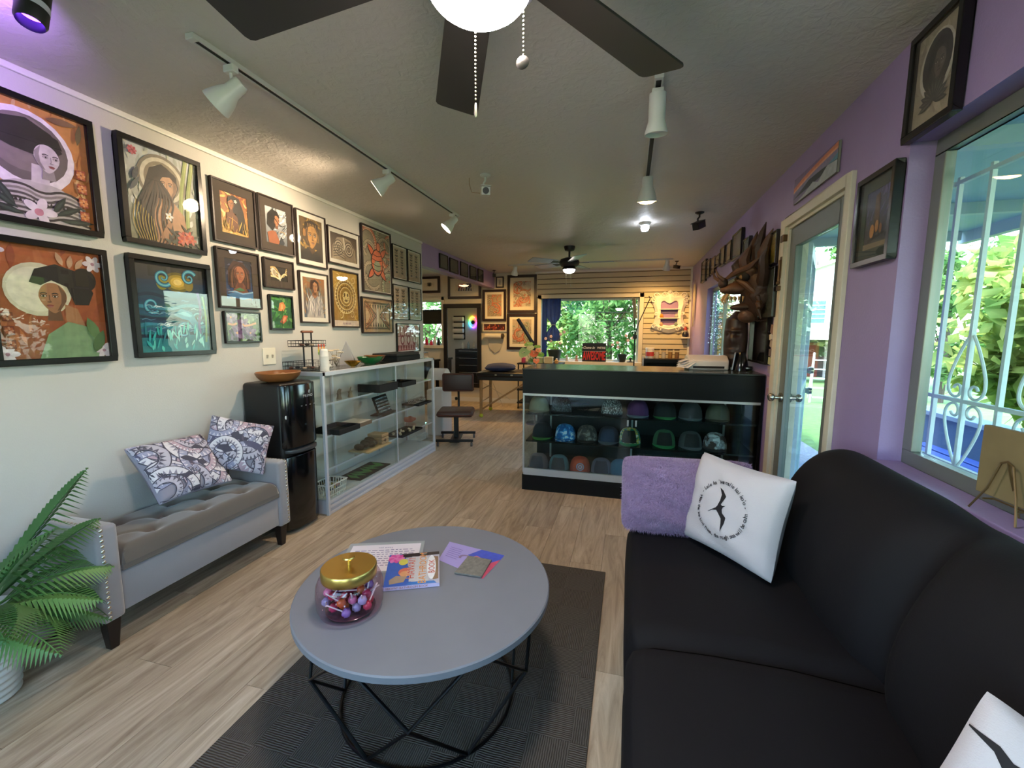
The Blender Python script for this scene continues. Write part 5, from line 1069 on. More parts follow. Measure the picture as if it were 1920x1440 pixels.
# top shelf
for k, (px, py, n) in enumerate(((636, 748, 4), (657, 744, 4))):
    p = inx(at(px, py, 'z', ZS[0])); t = thing('ring_hand', '%s carved hand ring stand on the top shelf of the glass case' % ('nearer', 'farther')[k], 'ring stand', p, rotz=.6*k); shell_d = mat('hand_brown_wood', '#8a7458', .5, vary=.15)
    MB().lathe([(.022, 0), (.02, .006), (.014, .03), (.018, .045)], 16).build('palm', shell_d, t, smooth=True)
    for q in range(n): MB().tube([(0, -.013+.009*q, .04), (.003, -.016+.011*q, .065), (.008, -.018+.012*q, .085-.006*abs(q-1.5))], [.0055, .0048, .003], 8).build('finger', shell_d, t, smooth=True)
t = tray('glass-lidded black box on the top shelf of the glass case', 728, 733, 0, .30, .22, .07, blkv, name='lidded_box'); MB().span((-.11, -.15, .07), (.11, .15, .074)).build('lid_glass', CG, t)
tray('low black tray at the far end of the top shelf', 785, 724, 0, .28, .2, .045, blkv)
# second shelf: tilted jewellery board and a tray of silver bangles
p = inx(at(722, 775, 'z', ZS[1])); t = thing('jewellery_board', 'black tilted board hung with rows of silver earrings in the glass case', 'jewellery display', p, rotz=.12)
T = Matrix.Translation((.0, 0, .01)) @ rotm(ry=-.35); mb = MB(); mb.T = T; mb.span((-.006, -.14, 0), (.006, .14, .17)); mb.build('board', blkv, t)
MB().span((-.075, -.15, 0), (.06, .15, .009)).build('foot_plate', blkv, t)
rnd = random.Random(3)
for i in range(11):
    for j in range(5):
        mb = MB(); mb.T = T; y = -.12+.024*i; z = .15-.03*j; mb.tube([(.008, y, z), (.010, y+.002, z-.008), (.008, y, z-.016)], .0026, 5); mb.ball((.0105, y, z-.018), .0052, 6, 4); mb.build('earring', silver, t)
t = tray('black tray of silver bangles on the second shelf', 782, 757, 1, .3, .2, .02, blkv)
for i in range(7): MB().tube([(.05*math.cos(a), -.1+.033*i+.006*math.sin(a), .035+.026*math.sin(a)) for a in [2*PI*k/18 for k in range(18)]], .004, 6, True).build('bangle', silver, t, smooth=True)
# third shelf
tray('empty black velvet tray at the near end of the third shelf', 636, 808, 2, .26, .22, .04, blkv, z=ZS[1])
t = tray('flat brown box with a pale end on the second shelf', 672, 797, 1, .2, .18, .03, mat('box_brown', '#6a5a48', .7), name='flat_box'); MB().span((-.085, -.09, .03), (.085, .09, .035)).build('lid', mat('box_pale', '#b8b0a4', .6), t)
p = inx(at(700, 838, 'z', ZS[2])); t = thing('woven_mat_stack', 'stack of woven brown bark goods on the lower shelf of the glass case', 'woven goods', p)
MB().span((-.10, -.20, 0), (.10, .16, .012)).build('board', mat('board_pale_wood', '#a8946c', .7), t)
for i in range(9):
    MB().ball((rnd.uniform(-.05, .05), -.15+.035*i, .035+.01*(i % 3)), (.05, .032, .028), 10, 7).build('bark_bundle', mat('bark_fibre', '#4a3a26', .9, bump=.8, bscale=90, vary=.4, vscale=60), t)
for i in range(3): MB().box((.0, .10, .03+.03*i), (.15, .11, .026)).build('wood_block', mat('block_wood', '#9a805c', .7, vary=.15), t, bevel=.003)
p = inx(at(768, 790, 'z', ZS[2])); t = thing('coral_cloth', 'crumpled coral pink cloth on the lower shelf', 'cloth', p)
mb = MB(); mb.ball((0, 0, .03), (.06, .075, .03), 24, 14); mb.v = [v*(1+.18*math.sin(v.x*90)*math.cos(v.y*70)) for v in mb.v]; mb.v = [Vector((v.x, v.y, max(v.z, .0))) for v in mb.v]; mb.build('folds', mat('cloth_coral', '#b0645a', .85), t, smooth='all')
t = tray('long black tray of shell necklaces on the lower shelf', 770, 812, 2, .42, .2, .02, blkv)
for i in range(12): MB().lathe([(.002, 0), (.012, .005), (.014, .012), (.008, .024), (.002, .032)], 10, Matrix.Translation((rnd.uniform(-.06, .06), -.17+.031*i, .008)) @ rotm(rx=rnd.uniform(0, 2), rz=rnd.uniform(0, 6))).build('shell', shell, t, smooth=True)
# case floor
ZF = zb+.0045
p = inx(at(628, 935, 'z', ZF)); p = Vector((-2.19, 2.735, ZF)); t = thing('plastic_basket', 'small white plastic basket at the bottom near corner of the glass case', 'basket', p)
wp = mat('basket_white_plastic', '#dfe0d8', .45); H = .10
MB().span((-.06, -.09, 0), (.06, .09, .004)).build('basket_floor', wp, t)
for z in (.02, .055, H): MB().tube([(.065+.012*z/H, -.095-.012*z/H, z), (.065+.012*z/H, .095+.012*z/H, z), (-.065-.012*z/H, .095+.012*z/H, z), (-.065-.012*z/H, -.095-.012*z/H, z)], .006 if z == H else .004, 6, True).build('rim_band', wp, t)
for i in range(9):
    y = -.09+.0225*i
    for sx in (-1, 1): MB().tube([(sx*.062, y, 0), (sx*.077, y*1.12, H)], .0035, 5).build('upright', wp, t)
for i in range(1, 6):
    x = -.06+.02*i
    for sy in (-1, 1): MB().tube([(x, sy*.092, 0), (x*1.15, sy*.107, H)], .0035, 5).build('upright', wp, t)
for i in range(10): tag(MB().ball((p.x+rnd.uniform(-.035, .035), p.y+rnd.uniform(-.065, .065), p.z+.022+.02*(i % 3)), (.017, .02, .014), 10, 7, rotm(rz=rnd.uniform(0, 3))).build('trinket', mat('trinket_%d' % (i % 5), ['#2f7a4a', '#d8c040', '#a84838', '#e0d8c8', '#3a6a8a'][i % 5], .4), smooth=True), 'small rounded trinket lying in the white plastic basket', 'trinket', 'trinkets in the basket')
t = thing('leaf_mat', 'green leaf-patterned mat on a dark tray on the floor of the glass case', 'mat', (-2.24, 3.29, ZF))
MB().span((-.12, -.24, 0), (.10, .24, .006)).build('dark_tray', blkv, t)
for i in range(7): MB().add([(0, -.03, .010), (.09, 0, .014), (0, .03, .010), (-.09, 0, .012)], [(0, 1, 2, 3)], Matrix.Translation((0, -.19+.062*i, 0)) @ rotm(rz=.3*(i % 3-1))).build('leaf', mat('fabric_leaf_green', '#3f8a3a', .6), t)
p = inx(at(652, 880, 'z', ZF)); t = thing('dark_hat', 'small dark green woven hat on the floor of the glass case', 'hat', (-2.345, 2.93, ZF))
MB().lathe([(.10, 0), (.102, .006), (.06, .012), (.055, .04), (.03, .06), (.002, .064)], 24).build('crown_and_brim', mat('hat_dark_green', '#26382a', .8), t, smooth=True); MB().lathe([(.0605, .013), (.0585, .024)], 24, cap=False).build('hat_band', mat('hat_band_gold', '#a8983c', .6), t, smooth=True)
# ---- on top of the case
ZT = CH+.0006
bm2 = mat('wire_rack_black', '#15151a', .5)
t = thing('wire_rack', 'two-tier black wire rack with wooden handle on the near end of the glass case', 'rack', (-2.34, 2.75, ZT))
def wire_basket(z, w, d, h, n):
    bs = MB().span((-d/2, -w/2, z), (d/2, w/2, z+.004)).build('tier_floor', bm2, t)
    for zz in (z+h*.5, z+h): MB().tube([(-d/2, -w/2, zz), (d/2, -w/2, zz), (d/2, w/2, zz), (-d/2, w/2, zz)], .002, 5, True).build('tier_wire', bm2, t)
    for i in range(n+1):
        q = -w/2+w*i/n
        for sx in (-1, 1): MB().tube([(sx*d/2, q, z), (sx*d/2, q, z+h)], .0015, 4).build('tier_wire', bm2, t)
    for i in range(1, 5):
        q = -d/2+d*i/5
        for sy in (-1, 1): MB().tube([(q, sy*w/2, z), (q, sy*w/2, z+h)], .0015, 4).build('tier_wire', bm2, t)
wire_basket(.004, .27, .22, .06, 10); wire_basket(.175, .21, .16, .045, 8)
for y in (-.012, .075): MB().tube([(-.0, y-.03, .0), (0, y-.03, .295)], .006, 8).build('upright', bm2, t, smooth=True)
MB().tube([(0, -.055, .285), (0, .06, .285)], .009, 10).build('handle', mat('handle_wood', '#7a4a34', .45), t, smooth=True)
MB().span((.112, .06, .02), (.114, .11, .04)).build('price_card', mat('card_white', '#e8e6e0', .6), t)
for j, (z, w, d) in enumerate(((.0085, .22, .16), (.1795, .16, .11))):
    for i in range(7 if j == 0 else 4):
        MB().ball((rnd.uniform(-d/2, d/2), -w/2+w*(i+.5)/(7 if j == 0 else 4), z+.010), (.018, .014, .010), 10, 7).build('trinket', mat('rack_trinket_%d' % (i % 3), ['#6a4034', '#c0a890', '#3a3030'][i % 3], .5), t, smooth=True)
for i in range(3):
    x = .082; y0_ = .015+.03*i
    er = MB(); er.tube([(x, y0_, .205), (x+.004, y0_, .195)], .001, 4); er.build('earring_hook', silver, t)
    for k, c in enumerate(('#b83a24', '#d88a2c', '#c9c43c', '#5a9a3c')): MB().add([(x+.004, y0_-.009, .193-.02*k), (x+.004, y0_+.009, .193-.02*k), (x+.005, y0_+.006, .172-.02*k), (x+.005, y0_-.006, .172-.02*k), (x+.009, y0_, .183-.02*k)], [(0, 1, 4), (1, 2, 4), (2, 3, 4), (3, 0, 4), (3, 2, 1, 0)]).build('feather_earring', mat('feather_'+c, c, .6), t)
# paper cups
p = Vector((-2.17, 2.715, ZT)); t = thing('paper_cup_stack', 'tall stack of white paper cups on the front corner of the glass case', 'cups', p)
cupm = mat('paper_cup_white', '#e6e2dc', .6)
for i in range(11):
    z = .0105*i; MB().lathe([(.034, z), (.0335, z+.003), (.028, z+.045 if i == 10 else z+.010)], 20, cap=(i == 10)).build('cup', cupm, t, smooth=True)
MB().lathe([(.03, .148), (.024, .16), (.002, .163)], 20, cap=False).build('cup_bottom', cupm, t, smooth=True)
# flowers in a small vase
t = thing('flower_posy', 'small posy of cream flowers in a glass jar on the glass case', 'flowers', (-2.27, 2.98, ZT))
MB().lathe([(.022, 0), (.028, .01), (.030, .04), (.022, .055), (.024, .06)], 18, cap=False).build('jar', glass_mat('jar_glass', (.93, .93, .93)), t, smooth=True)
for i in range(11):
    a = i*2.4; r = .038*math.sqrt((i+.5)/11); x, y, z = 1.3*r*math.cos(a), 1.3*r*math.sin(a), .10+.04*math.cos(i*1.7)
    MB().tube([(0, 0, .01), (x*.5, y*.5, .05), (x, y, z)], .0012, 5).build('stem', mat('stem_brown', '#6a5a40', .7), t)
    fl = MB()
    for k in range(5): fl.ball((x+.013*math.cos(k*1.256), y+.013*math.sin(k*1.256), z+.003), (.012, .008, .005), 8, 5, rotm(rz=k*1.256))
    fb = fl.build('blossom', mat('petal_cream', '#e0d2bc', .7), t, smooth=True); MB().ball((x, y, z+.005), .0035, 6, 4).build('flower_eye', mat('flower_eye_brown', '#8a5a2c', .7), fb)
def bowl(name, label, loc, prof, m, cat='bowl', lobes=None, rot=None, n=32):
    t = thing(name, label, cat, loc); out = prof; ins = [(max(r-.004, .0005), z+.004) for r, z in prof[::-1]]; ins[0] = (prof[-1][0]-.002, prof[-1][1])
    MB().lathe(out+ins, n, cap=False, lobes=lobes).build('bowl_wall', m, t, smooth=True); MB().lathe([(prof[0][0]*1.02, 0), (prof[0][0]*.98, .004)], n).build('foot', m, t, smooth=True); return t
bowl('gold_bowl', 'small gold leaf-shaped bowl in front of the clear pyramid', (-2.20, 3.10, ZT), [(.018, .004), (.03, .01), (.048, .03), (.062, .048)], gold, lobes=(3, .16))
pyr = thing('acrylic_pyramid', 'tall clear acrylic pyramid standing on the glass case', 'ornament', (-2.33, 3.20, ZT), rotz=.5)
MB().add([(-.08, -.08, 0), (.08, -.08, 0), (.08, .08, 0), (-.08, .08, 0), (0, 0, .21)], [(3, 2, 1, 0), (0, 1, 4), (1, 2, 4), (2, 3, 4), (3, 0, 4)]).build('pyramid_body', glass_mat('acrylic', (.90, .90, .93), 1.5), pyr)
for k in range(4): a = PI/4+k*PI/2; MB().tube([(.113*math.cos(a), .113*math.sin(a), .001), (0, 0, .21)], .0012, 4).build('pyramid_edge', mat('acrylic_edge', '#d8d8e0', .2), pyr)
bowl('green_bowl', 'ruffled dark green bowl on the glass case', (-2.25, 3.42, ZT), [(.05, .004), (.075, .012), (.10, .035), (.112, .062)], mat('glaze_green', '#1f6a34', .2, vary=.25, vscale=30), lobes=(11, .03))
bowl('wooden_bowl', 'small brown bowl just behind the green bowl', (-2.31, 3.59, ZT), [(.04, .004), (.06, .012), (.085, .04), (.10, .065)], wood)
t = thing('black_tray_stack', 'flat black cases stacked at the far end of the glass case', 'case', (-2.29, 3.98, ZT))
MB().span((-.14, -.24, 0), (.13, .24, .05)).build('lower_case', blkv, t, bevel=.006); MB().span((-.13, -.26, .05), (.14, .20, .075)).build('upper_case', mat('case_black_leather', '#17171a', .5), t, bevel=.006)
# bowl on the water cooler with small things in it
bw = thing('koa_bowl', 'shallow long wooden bowl on top of the water dispenser', 'bowl', (-2.285, 2.40, 1.0206))
prof = [(.10, .0), (.155, .012), (.185, .035), (.20, .06)]
mb = MB(); mb.lathe(prof+[(r-.006, z+.006) for r, z in prof[::-1]][:-1]+[(.001, .008)], 40, cap=False, lobes=(5, .03)); mb.v = [Vector((v.x*.62, v.y*.78, v.z)) for v in mb.v]; mb.build('bowl_wall', wood, bw, smooth=True)
mb = MB(); mb.lathe([(.098, .0002), (.10, .003)], 30); mb.v = [Vector((v.x*.62, v.y*.78, v.z)) for v in mb.v]; mb.build('foot', wood, bw)
for i, (x, y, c, lb) in enumerate(((-.03, -.07, '#b8d8a8', 'pale green wrapped soap'), (.01, -.03, '#8a8a70', 'olive pebble'), (.02, .03, '#6a4a30', 'brown nut'), (-.02, .06, '#b08a68', 'tan shell'), (.0, -.11, '#d8d8c8', 'white shell'))):
    tag(MB().ball((-2.285+x, 2.40+y, 1.0206+.035), (.025, .028, .018), 14, 8).build('trinket', mat('bowl_item_%d' % i, c, .5), smooth=True), lb+' in the wooden bowl on the water dispenser', 'trinket')
# double switch plate
p = at(505, 668, 'x', XL+.004); t = thing('wall_switch', 'white double rocker wall switch plate on the left wall', 'light switch', (XL+.0005, p.y, p.z), PI/2)
MB().box((0, -.003, 0), (.115, .006, .118)).build('plate', mat('switch_white', '#e6e0d0', .4), t, bevel=.003)
for x in (-.023, .023): MB().box((x, -.009, 0), (.010, .012, .024), rotm(rx=.3)).build('toggle', mat('toggle_grey', '#b8b0a0', .4), t, bevel=.002)

# ================================================================== COUNTER WITH CAPS
KX0, KX1, KY0, KY1, KH = -.858, .972, 3.52, 4.08, 1.055
lam = mat('counter_black_laminate', '#06090a', .35, spec=.22); ct = thing('display_counter', 'long black glass-fronted counter filled with caps, standing before the far room', 'counter', (0, 0, 0))
zf1 = at(982, 737, 'y', KY0).z; zp1 = at(983, 877, 'y', KY0).z-.012; zp0 = at(983, 889, 'y', KY0).z+.02
MB().span((KX0, KY0, zf1), (KX1, KY1, KH-.012)).build('fascia', lam, ct, bevel=.003); MB().span((KX0-.004, KY0-.006, KH-.012), (KX1, KY1+.006, KH)).build('worktop', mat('counter_top_dark', '#2a3232', .22, spec=.5), ct, bevel=.003)
MB().span((KX0, KY0, 0), (KX1, KY1, zp0-.02)).build('plinth', lam, ct); MB().span((KX0+.012, KY0-.004, zf1-.018), (KX1-.02, KY0+.006, zf1)).build('upper_rail', mat('rail_silver', '#b8bcbc', .35, .7), ct)
MB().span((KX0+.012, KY0-.004, zp0-.02), (KX1-.02, KY0+.02, zp1+.012)).build('lower_rail', MATS['rail_silver'], ct)
for x in (KX0, KX1-.02): MB().span((x, KY0+.01, zp0-.02), (x+.02, KY1, zf1)).build('end_panel', lam if x > 0 else CG, ct)
MB().span((KX0+.005, KY0-.001, zp0), (KX0+.018, KY0+.012, zf1)).build('corner_edge', MATS['rail_silver'], ct)
MB().span((KX0+.02, KY1-.03, zp0-.02), (KX1-.02, KY1, zf1)).build('back_panel', mat('counter_inner_black', '#0b0f10', .6), ct)
kmid = at(1185, 800, 'y', KY0).x
for a, b in ((KX0+.018, kmid), (kmid, KX1-.02)): MB().span((a, KY0+.002, zp1+.01), (b, KY0+.006, zf1-.016)).build('front_pane', glass_mat('counter_glass', (.88, .96, .95), 1.45), ct)
MB().span((KX0+.02, KY0+.03, zp0-.02), (KX1-.02, KY1-.03, zp0-.012)).build('case_floor', MATS['counter_inner_black'], ct)
c8 = lambda x, y: (x/3.692+960, y/3.692+660)
zr = [at(*c8(700, 430), 'y', 3.72).z, at(*c8(700, 620), 'y', 3.72).z, zp0-.0118]
for z in zr[:2]: MB().span((KX0+.02, KY0+.05, z-.012), (KX1-.02, KY1-.03, z)).build('shelf', mat('counter_shelf_black', '#10181a', .25), ct)
for x in (at(*c8(270, 400), 'y', KY1-.04).x, at(*c8(828, 600), 'y', KY1-.04).x, at(*c8(1465, 550), 'y', KY1-.04).x): MB().box((x, KY1-.036, (zp0+zf1)/2), (.016, .012, zf1-zp0)).build('shelf_standard', MATS['rail_silver'], ct)
for x in (at(*c8(803, 450), 'y', KY0).x, at(*c8(860, 450), 'y', KY0).x): MB().box((x, KY0-.004, zr[0]-.03), (.014, .008, .05)).build('pane_lock', MATS['rail_silver'], ct, bevel=.002)
def camo(name, cs, scale=22):
    if name in MATS: return MATS[name]
    m = mat(name, cs[0], .75); nt = m.node_tree; b = nt.nodes['Principled BSDF']; tc = nt.nodes.new('ShaderNodeTexCoord'); nz = nt.nodes.new('ShaderNodeTexNoise'); nz.inputs['Scale'].default_value = scale; nz.inputs['Detail'].default_value = 2; nz.inputs['Distortion'].default_value = .6
    cr = nt.nodes.new('ShaderNodeValToRGB'); cr.color_ramp.interpolation = 'CONSTANT'; cr.color_ramp.elements[0].color = lin(cs[0]); cr.color_ramp.elements[1].color = lin(cs[-1]); cr.color_ramp.elements[1].position = .58
    if len(cs) > 2: k = cr.color_ramp.elements.new(.47); k.color = lin(cs[1])
    nt.links.new(tc.outputs['Object'], nz.inputs[0]); nt.links.new(nz.outputs['Fac'], cr.inputs[0]); nt.links.new(cr.outputs[0], b.inputs['Base Color']); return m
def cap_mesh():
    def crown(u, v):
        a = 2*PI*u; t = v*PI/2*.98; r = .088; e = .62; seam = 1-.012*abs(math.cos(3*a))**18
        rr = r*(math.cos(t)**e)*seam; z = .118*(math.sin(t)**.85)
        if math.sin(a) < 0: rr *= 1.03; z *= 1.06+.04*(-math.sin(a))
        return Vector((rr*math.cos(a), rr*1.12*math.sin(a), z))
    c = MB(); c.grid(crown, 36, 12, True); cm = c.mesh('crown', smooth='all')
    b = MB(); n = 18; vs = []; fs = []
    for i in range(n+1):
        a = PI+PI*i/n; s_ = abs(math.cos(a)); bx, by = .086*math.cos(a), .096*math.sin(a); ln = .07*(1-s_**2.2)
        ox, oy = bx*1.06, by-ln; zc_ = -.006*math.cos(a)**2
        for zz in (.010, .006): vs += [(bx, by, zz+zc_), (ox, oy, zz-.004+zc_)]
    for i in range(n):
        p, q = i*4, (i+1)*4; fs += [(p, p+1, q+1, q), (p+2, q+2, q+3, p+3), (p+1, p+3, q+3, q+1)]
    b.add(vs, fs); bm_ = b.mesh('brim', smooth=True)
    k = MB(); k.ball((0, 0, .121), (.007, .007, .004), 8, 5); km = k.mesh('button', smooth=True)
    p = MB(); pts = [crown((1.5*PI-.75+1.5*i/12)/(2*PI), 0) for i in range(13)]
    def pan(u, v): q = crown((1.5*PI-.72+1.44*u)/(2*PI), .04+.62*v); return Vector((q.x*1.012, q.y*1.012, q.z))
    p.grid(pan, 14, 8); pm = p.mesh('front_panel', smooth='all'); return cm, bm_, km, pm
CAPM = cap_mesh()
def cap(label, px, py, row, cc, bc, panel=None, y=3.74, s=1.0):
    q = at(*c8(px, py), 'y', y); t = thing('baseball_cap', label, 'cap', (q.x, y, zr[row]+.0025), group='caps in the counter', rotz=random.uniform(-.12, .12)); t.scale = (s, s, s)
    for me, nm, m in zip(CAPM, ('crown', 'brim', 'button', 'front_panel'), (cc, bc, bc, panel or cc)):
        me2 = me.copy(); me2.materials.clear(); obj(nm, me2, m, t)
    return t
F = lambda c: mat('cap_cloth_'+c, c, .8, bump=.1, bscale=400)
nv, bk_, gy, kh = F('#1d2636'), F('#16181a'), F('#3c3e42'), F('#8f8672')
for a in [
 ('khaki cap at the left end of the top row in the counter', 190, 400, 0, kh, kh, None), ('dark speckled cap second in the top row', 345, 410, 0, camo('cap_speck', ['#15181a', '#3a4044', '#6a7478'], 90), bk_, None), ('grey patterned cap in the middle of the top row', 690, 430, 0, camo('cap_print_grey', ['#2a2e34', '#6c7078', '#c0c4c8'], 80), bk_, None),
 ('purple and red cap in the top row', 870, 440, 0, F('#4c2a5a'), F('#8a94a0'), F('#5a2f62')), ('black cap with green trimmed brim in the top row', 1055, 450, 0, bk_, F('#3a8a4a'), None), ('charcoal cap with pale brim in the top row', 1232, 460, 0, gy, F('#6a7478'), None), ('olive-grey cap at the right end of the top row', 1420, 468, 0, F('#55564a'), F('#55564a'), None),
 ('black cap with leaf-green brim at the left of the middle row', 212, 585, 1, bk_, F('#4a8a3a'), None), ('blue camouflage cap in the middle row', 370, 600, 1, camo('cap_camo_blue', ['#1a5a9a', '#2f86c8', '#c8dce8']), camo('cap_camo_blue', []), None), ('brown camouflage cap in the middle row', 520, 600, 1, camo('cap_camo_brown', ['#3a3a38', '#5c564c', '#85807a']), F('#3c3a36'), None), ('navy cap in the middle row', 670, 612, 1, nv, F('#5a646c'), F('#24344c')),
 ('cap with teal and gold burst side in the middle row', 815, 620, 1, camo('cap_burst', ['#157a6a', '#c8b040', '#d8e0d8'], 30), F('#2f8a58'), bk_), ('black cap with green outlined front in the middle row', 1050, 640, 1, F('#3a6a48'), F('#3a9a5a'), bk_), ('charcoal cap with pale brim underside in the middle row', 1230, 655, 1, F('#4a5254'), F('#606a70'), F('#24282a')), ('grey and white camouflage cap at the right of the middle row', 1400, 668, 1, camo('cap_camo_grey', ['#4a403c', '#8a9094', '#c4ccd0'], 18), F('#3a3e40'), None),
 ('black cap with brown edge at the left of the bottom row', 185, 800, 2, F('#5a4a44'), F('#3a3230'), bk_), ('grey cap with teal side in the bottom row', 325, 815, 2, F('#4a7078'), F('#3f4448'), gy), ('red-orange cap with round emblem in the bottom row', 470, 830, 2, F('#b0402a'), F('#8a3022'), F('#c04a30')), ('navy cap with white stitching in the bottom row', 617, 850, 2, F('#50586c'), nv, nv), ('blue-teal cap beside the lilac cushion in the bottom row', 745, 862, 2, F('#2a6080'), F('#24506a'), None)]:
    c = cap(*a)
    if 'round emblem' in a[0]:
        for r, c2, o in ((.034, '#8a9ab8', 0), (.026, '#c0583c', .001), (.017, '#a8b4cc', .002), (.008, '#b84030', .003)): MB().cyl((0, -.1035-o, .058), (0, -.1045-o, .058), r, n=20).build('emblem', mat('emblem_'+c2, c2, .6), c)
# the counter's white printer-like box, black speaker and bouquet
def on_counter(px, y): q = at(px, 690, 'y', y); return Vector((q.x, y, KH+.0005))
q = on_counter(1323, 3.92); t = thing('desktop_printer', 'white desktop printer with papers on the counter end', 'printer', q, rotz=.06)
pw_ = mat('printer_white', '#cfc6c0', .45); w_ = .155
mb = MB(); mb.prism([(-.10, 0), (.10, 0), (.10, .10), (.06, .115), (-.04, .115), (-.10, .075)], 2*w_, Matrix.Translation((-w_, 0, 0)) @ Matrix(((0, 0, 1, 0), (1, 0, 0, 0), (0, 1, 0, 0), (0, 0, 0, 1)))); mb.build('body', pw_, t, bevel=.012, seg=3, smooth=True)
for i in range(4): MB().box((-.17, -.02-.02*i, .075-.012*i), (.10, .13, .002), rotm(ry=-.35-.05*i, rz=.2*i)).build('paper_sheet', mat('paper_white', '#e2e2e4', .6), t)
MB().span((-.12, -.104, .012), (.12, -.098, .03)).build('output_slot', blkv, t)
q = on_counter(1388, 3.86); t = thing('black_bust_speaker', 'shiny black helmet-shaped ornament on the counter by the lilac wall', 'ornament', q, rotz=-.3)
mb = MB(); mb.grid(lambda u, v: Vector((.062*math.cos(2*PI*u)*(1-.25*v)*math.cos(v*1.35)**.4, .07*math.sin(2*PI*u)*(1-.2*v)*math.cos(v*1.35)**.4, .145*v)), 28, 14, True); mb.build('shell', blk, t, smooth='all')
MB().box((.055, 0, .02), (.07, .1, .03)).build('visor', blk, t, bevel=.01, smooth=True); MB().box((-.045, -.02, .075), (.01, .09, .14), rotm(ry=.12)).build('side_plate', mat('side_plate_grey', '#8a98ac', .3), t, bevel=.003)
t = thing('paper_note', 'loose white paper lying on the counter beside the helmet ornament', 'paper', (q.x+.17, 3.78, KH+.0005), rotz=.4); MB().add([(-.06, -.05, 0), (.07, -.04, 0), (.07, .05, .03), (-.05, .06, .008), (-.06, -.05, .001), (.07, -.04, .001), (.07, .05, .031), (-.05, .06, .009)], [(3, 2, 1, 0), (4, 5, 6, 7), (0, 1, 5, 4), (1, 2, 6, 5), (2, 3, 7, 6), (3, 0, 4, 7)]).build('sheet', MATS['paper_white'], t)
q = at(997, 690, 'y', 3.86); t = thing('anthurium_bouquet', 'bouquet of green and orange anthuriums in a glass vase on the counter end', 'flowers', (q.x, 3.86, KH+.0005))
MB().lathe([(.035, 0), (.04, .006), (.036, .05), (.045, .11)], 20, cap=False).build('vase', MATS['jar_glass'], t, smooth=True)
for i, (x, y, z, s_, c, ry) in enumerate(((-.06, -.05, .12, .075, '#a8b878', .25), (-.03, -.02, .19, .05, '#9ab860', .6), (.03, -.05, .11, .05, '#d86a44', .2), (.055, -.06, .045, .035, '#e07a50', .1), (.05, 0, .17, .04, '#8ab050', .7), (.085, -.02, .10, .045, '#6a9a3c', .5), (.0, -.07, .16, .04, '#c8c088', .3), (.07, -.05, .14, .03, '#e08a60', .3))):
    MB().tube([(0, 0, .02), (x*.4, y*.4, .08), (x, y, z)], .002, 5).build('stem', mat('stem_green', '#5a8a3c', .6), t)
    T = Matrix.Translation((x, y, z)) @ rotm(rx=1.2-ry, rz=.6*(x*10)); hp = [(0, -.9), (.5, -.55), (.85, 0), (.8, .5), (.45, .72), (0, .5), (-.45, .72), (-.8, .5), (-.85, 0), (-.5, -.55)]
    sp_ = MB(); sp_.add([(p_[0]*s_, p_[1]*s_, .006*math.cos(3*p_[0])) for p_ in hp]+[(0, 0, -.008)], [(k, (k+1) % 10, 10) for k in range(10)], T); b_ = sp_.build('spathe', mat('spathe_'+c, c, .35), t, smooth='all')
    sd = MB(); sd.T = T; sd.cyl((0, .1*s_, .0), (0, -.35*s_, .03), .004, .002, 8); sd.build('spadix', mat('spadix_pale', '#d8c8a0', .6), b_)
# ================================================================== CUSHIONS
def frame_from(o, xa, ya):
    x = Vector(xa).normalized(); z = x.cross(Vector(ya)).normalized(); y = z.cross(x); o = Vector(o)
    return Matrix(((x.x, y.x, z.x, o.x), (x.y, y.y, z.y, o.y), (x.z, y.z, z.z, o.z), (0, 0, 0, 1)))
def cushion(name, label, M, w, h, t, m, pinch=.07, art=None, wrinkle=.0, seed=0, corner=.03, fine=0):
    c = thing(name, label, 'cushion', M.to_translation()); c.rotation_euler = M.to_euler()
    pillow_mb(w, h, t, pinch, 41, wrinkle, seed, corner).build('cover', m, c, smooth='all')
    fn = pillow_fn(w, h, t, pinch, wrinkle, seed, corner)
    def surf(x, y, off): a, b = max(-.995, min(.995, 2*x/w)), max(-.995, min(.995, 2*y/h)); p = fn((a+1)/2, (b+1)/2, 1); return Vector((p.x, p.y, p.z+off))
    if art:
        V = []; F_ = []; Cc = []
        for col, P, L in (art.F[1:] if not fine else []):
            n = len(V); V += [surf((p[0]-.5)*w*.99, (p[1]/art.A-.5)*h*.99, .0012+.00006*L) for p in P]; F_.append(tuple(range(n, n+len(P)))); Cc.append(col)
        for col, P, L in (art.F[1:] if fine else []):
            be = bmesh.new(); bf = be.faces.new([be.verts.new((q[0], q[1], 0)) for q in P]); bmesh.ops.triangulate(be, faces=[bf])
            for _ in range(fine): bmesh.ops.subdivide_edges(be, edges=be.edges[:], cuts=1, use_grid_fill=True)
            be.verts.index_update(); n = len(V); V += [surf((v.co.x-.5)*w*.99, (v.co.y/art.A-.5)*h*.99, .0016) for v in be.verts]
            for f_ in be.faces: F_.append(tuple(v.index+n for v in f_.verts)); Cc.append(col)
            be.free()
        mb = MB(); mb.v = V; mb.f = F_; mb.c = Cc; mb.build('printed_pattern', vcol_mat('cushion_print', .85, .08, 40), c)
    return c, surf
fur = mat('cushion_lilac_fur', '#9b80a4', .95, sheen=.3, bump=.9, bscale=160, vary=.12, vscale=30, detail=6)
cushion('fur_cushion', 'fluffy lilac rectangular cushion leaning on the far arm of the sofa', frame_from((.268, 2.015, .625), (1, .0, .02), (0, .22, 1)), .565, .345, .19, fur, .015, wrinkle=.012, seed=4, corner=.07)
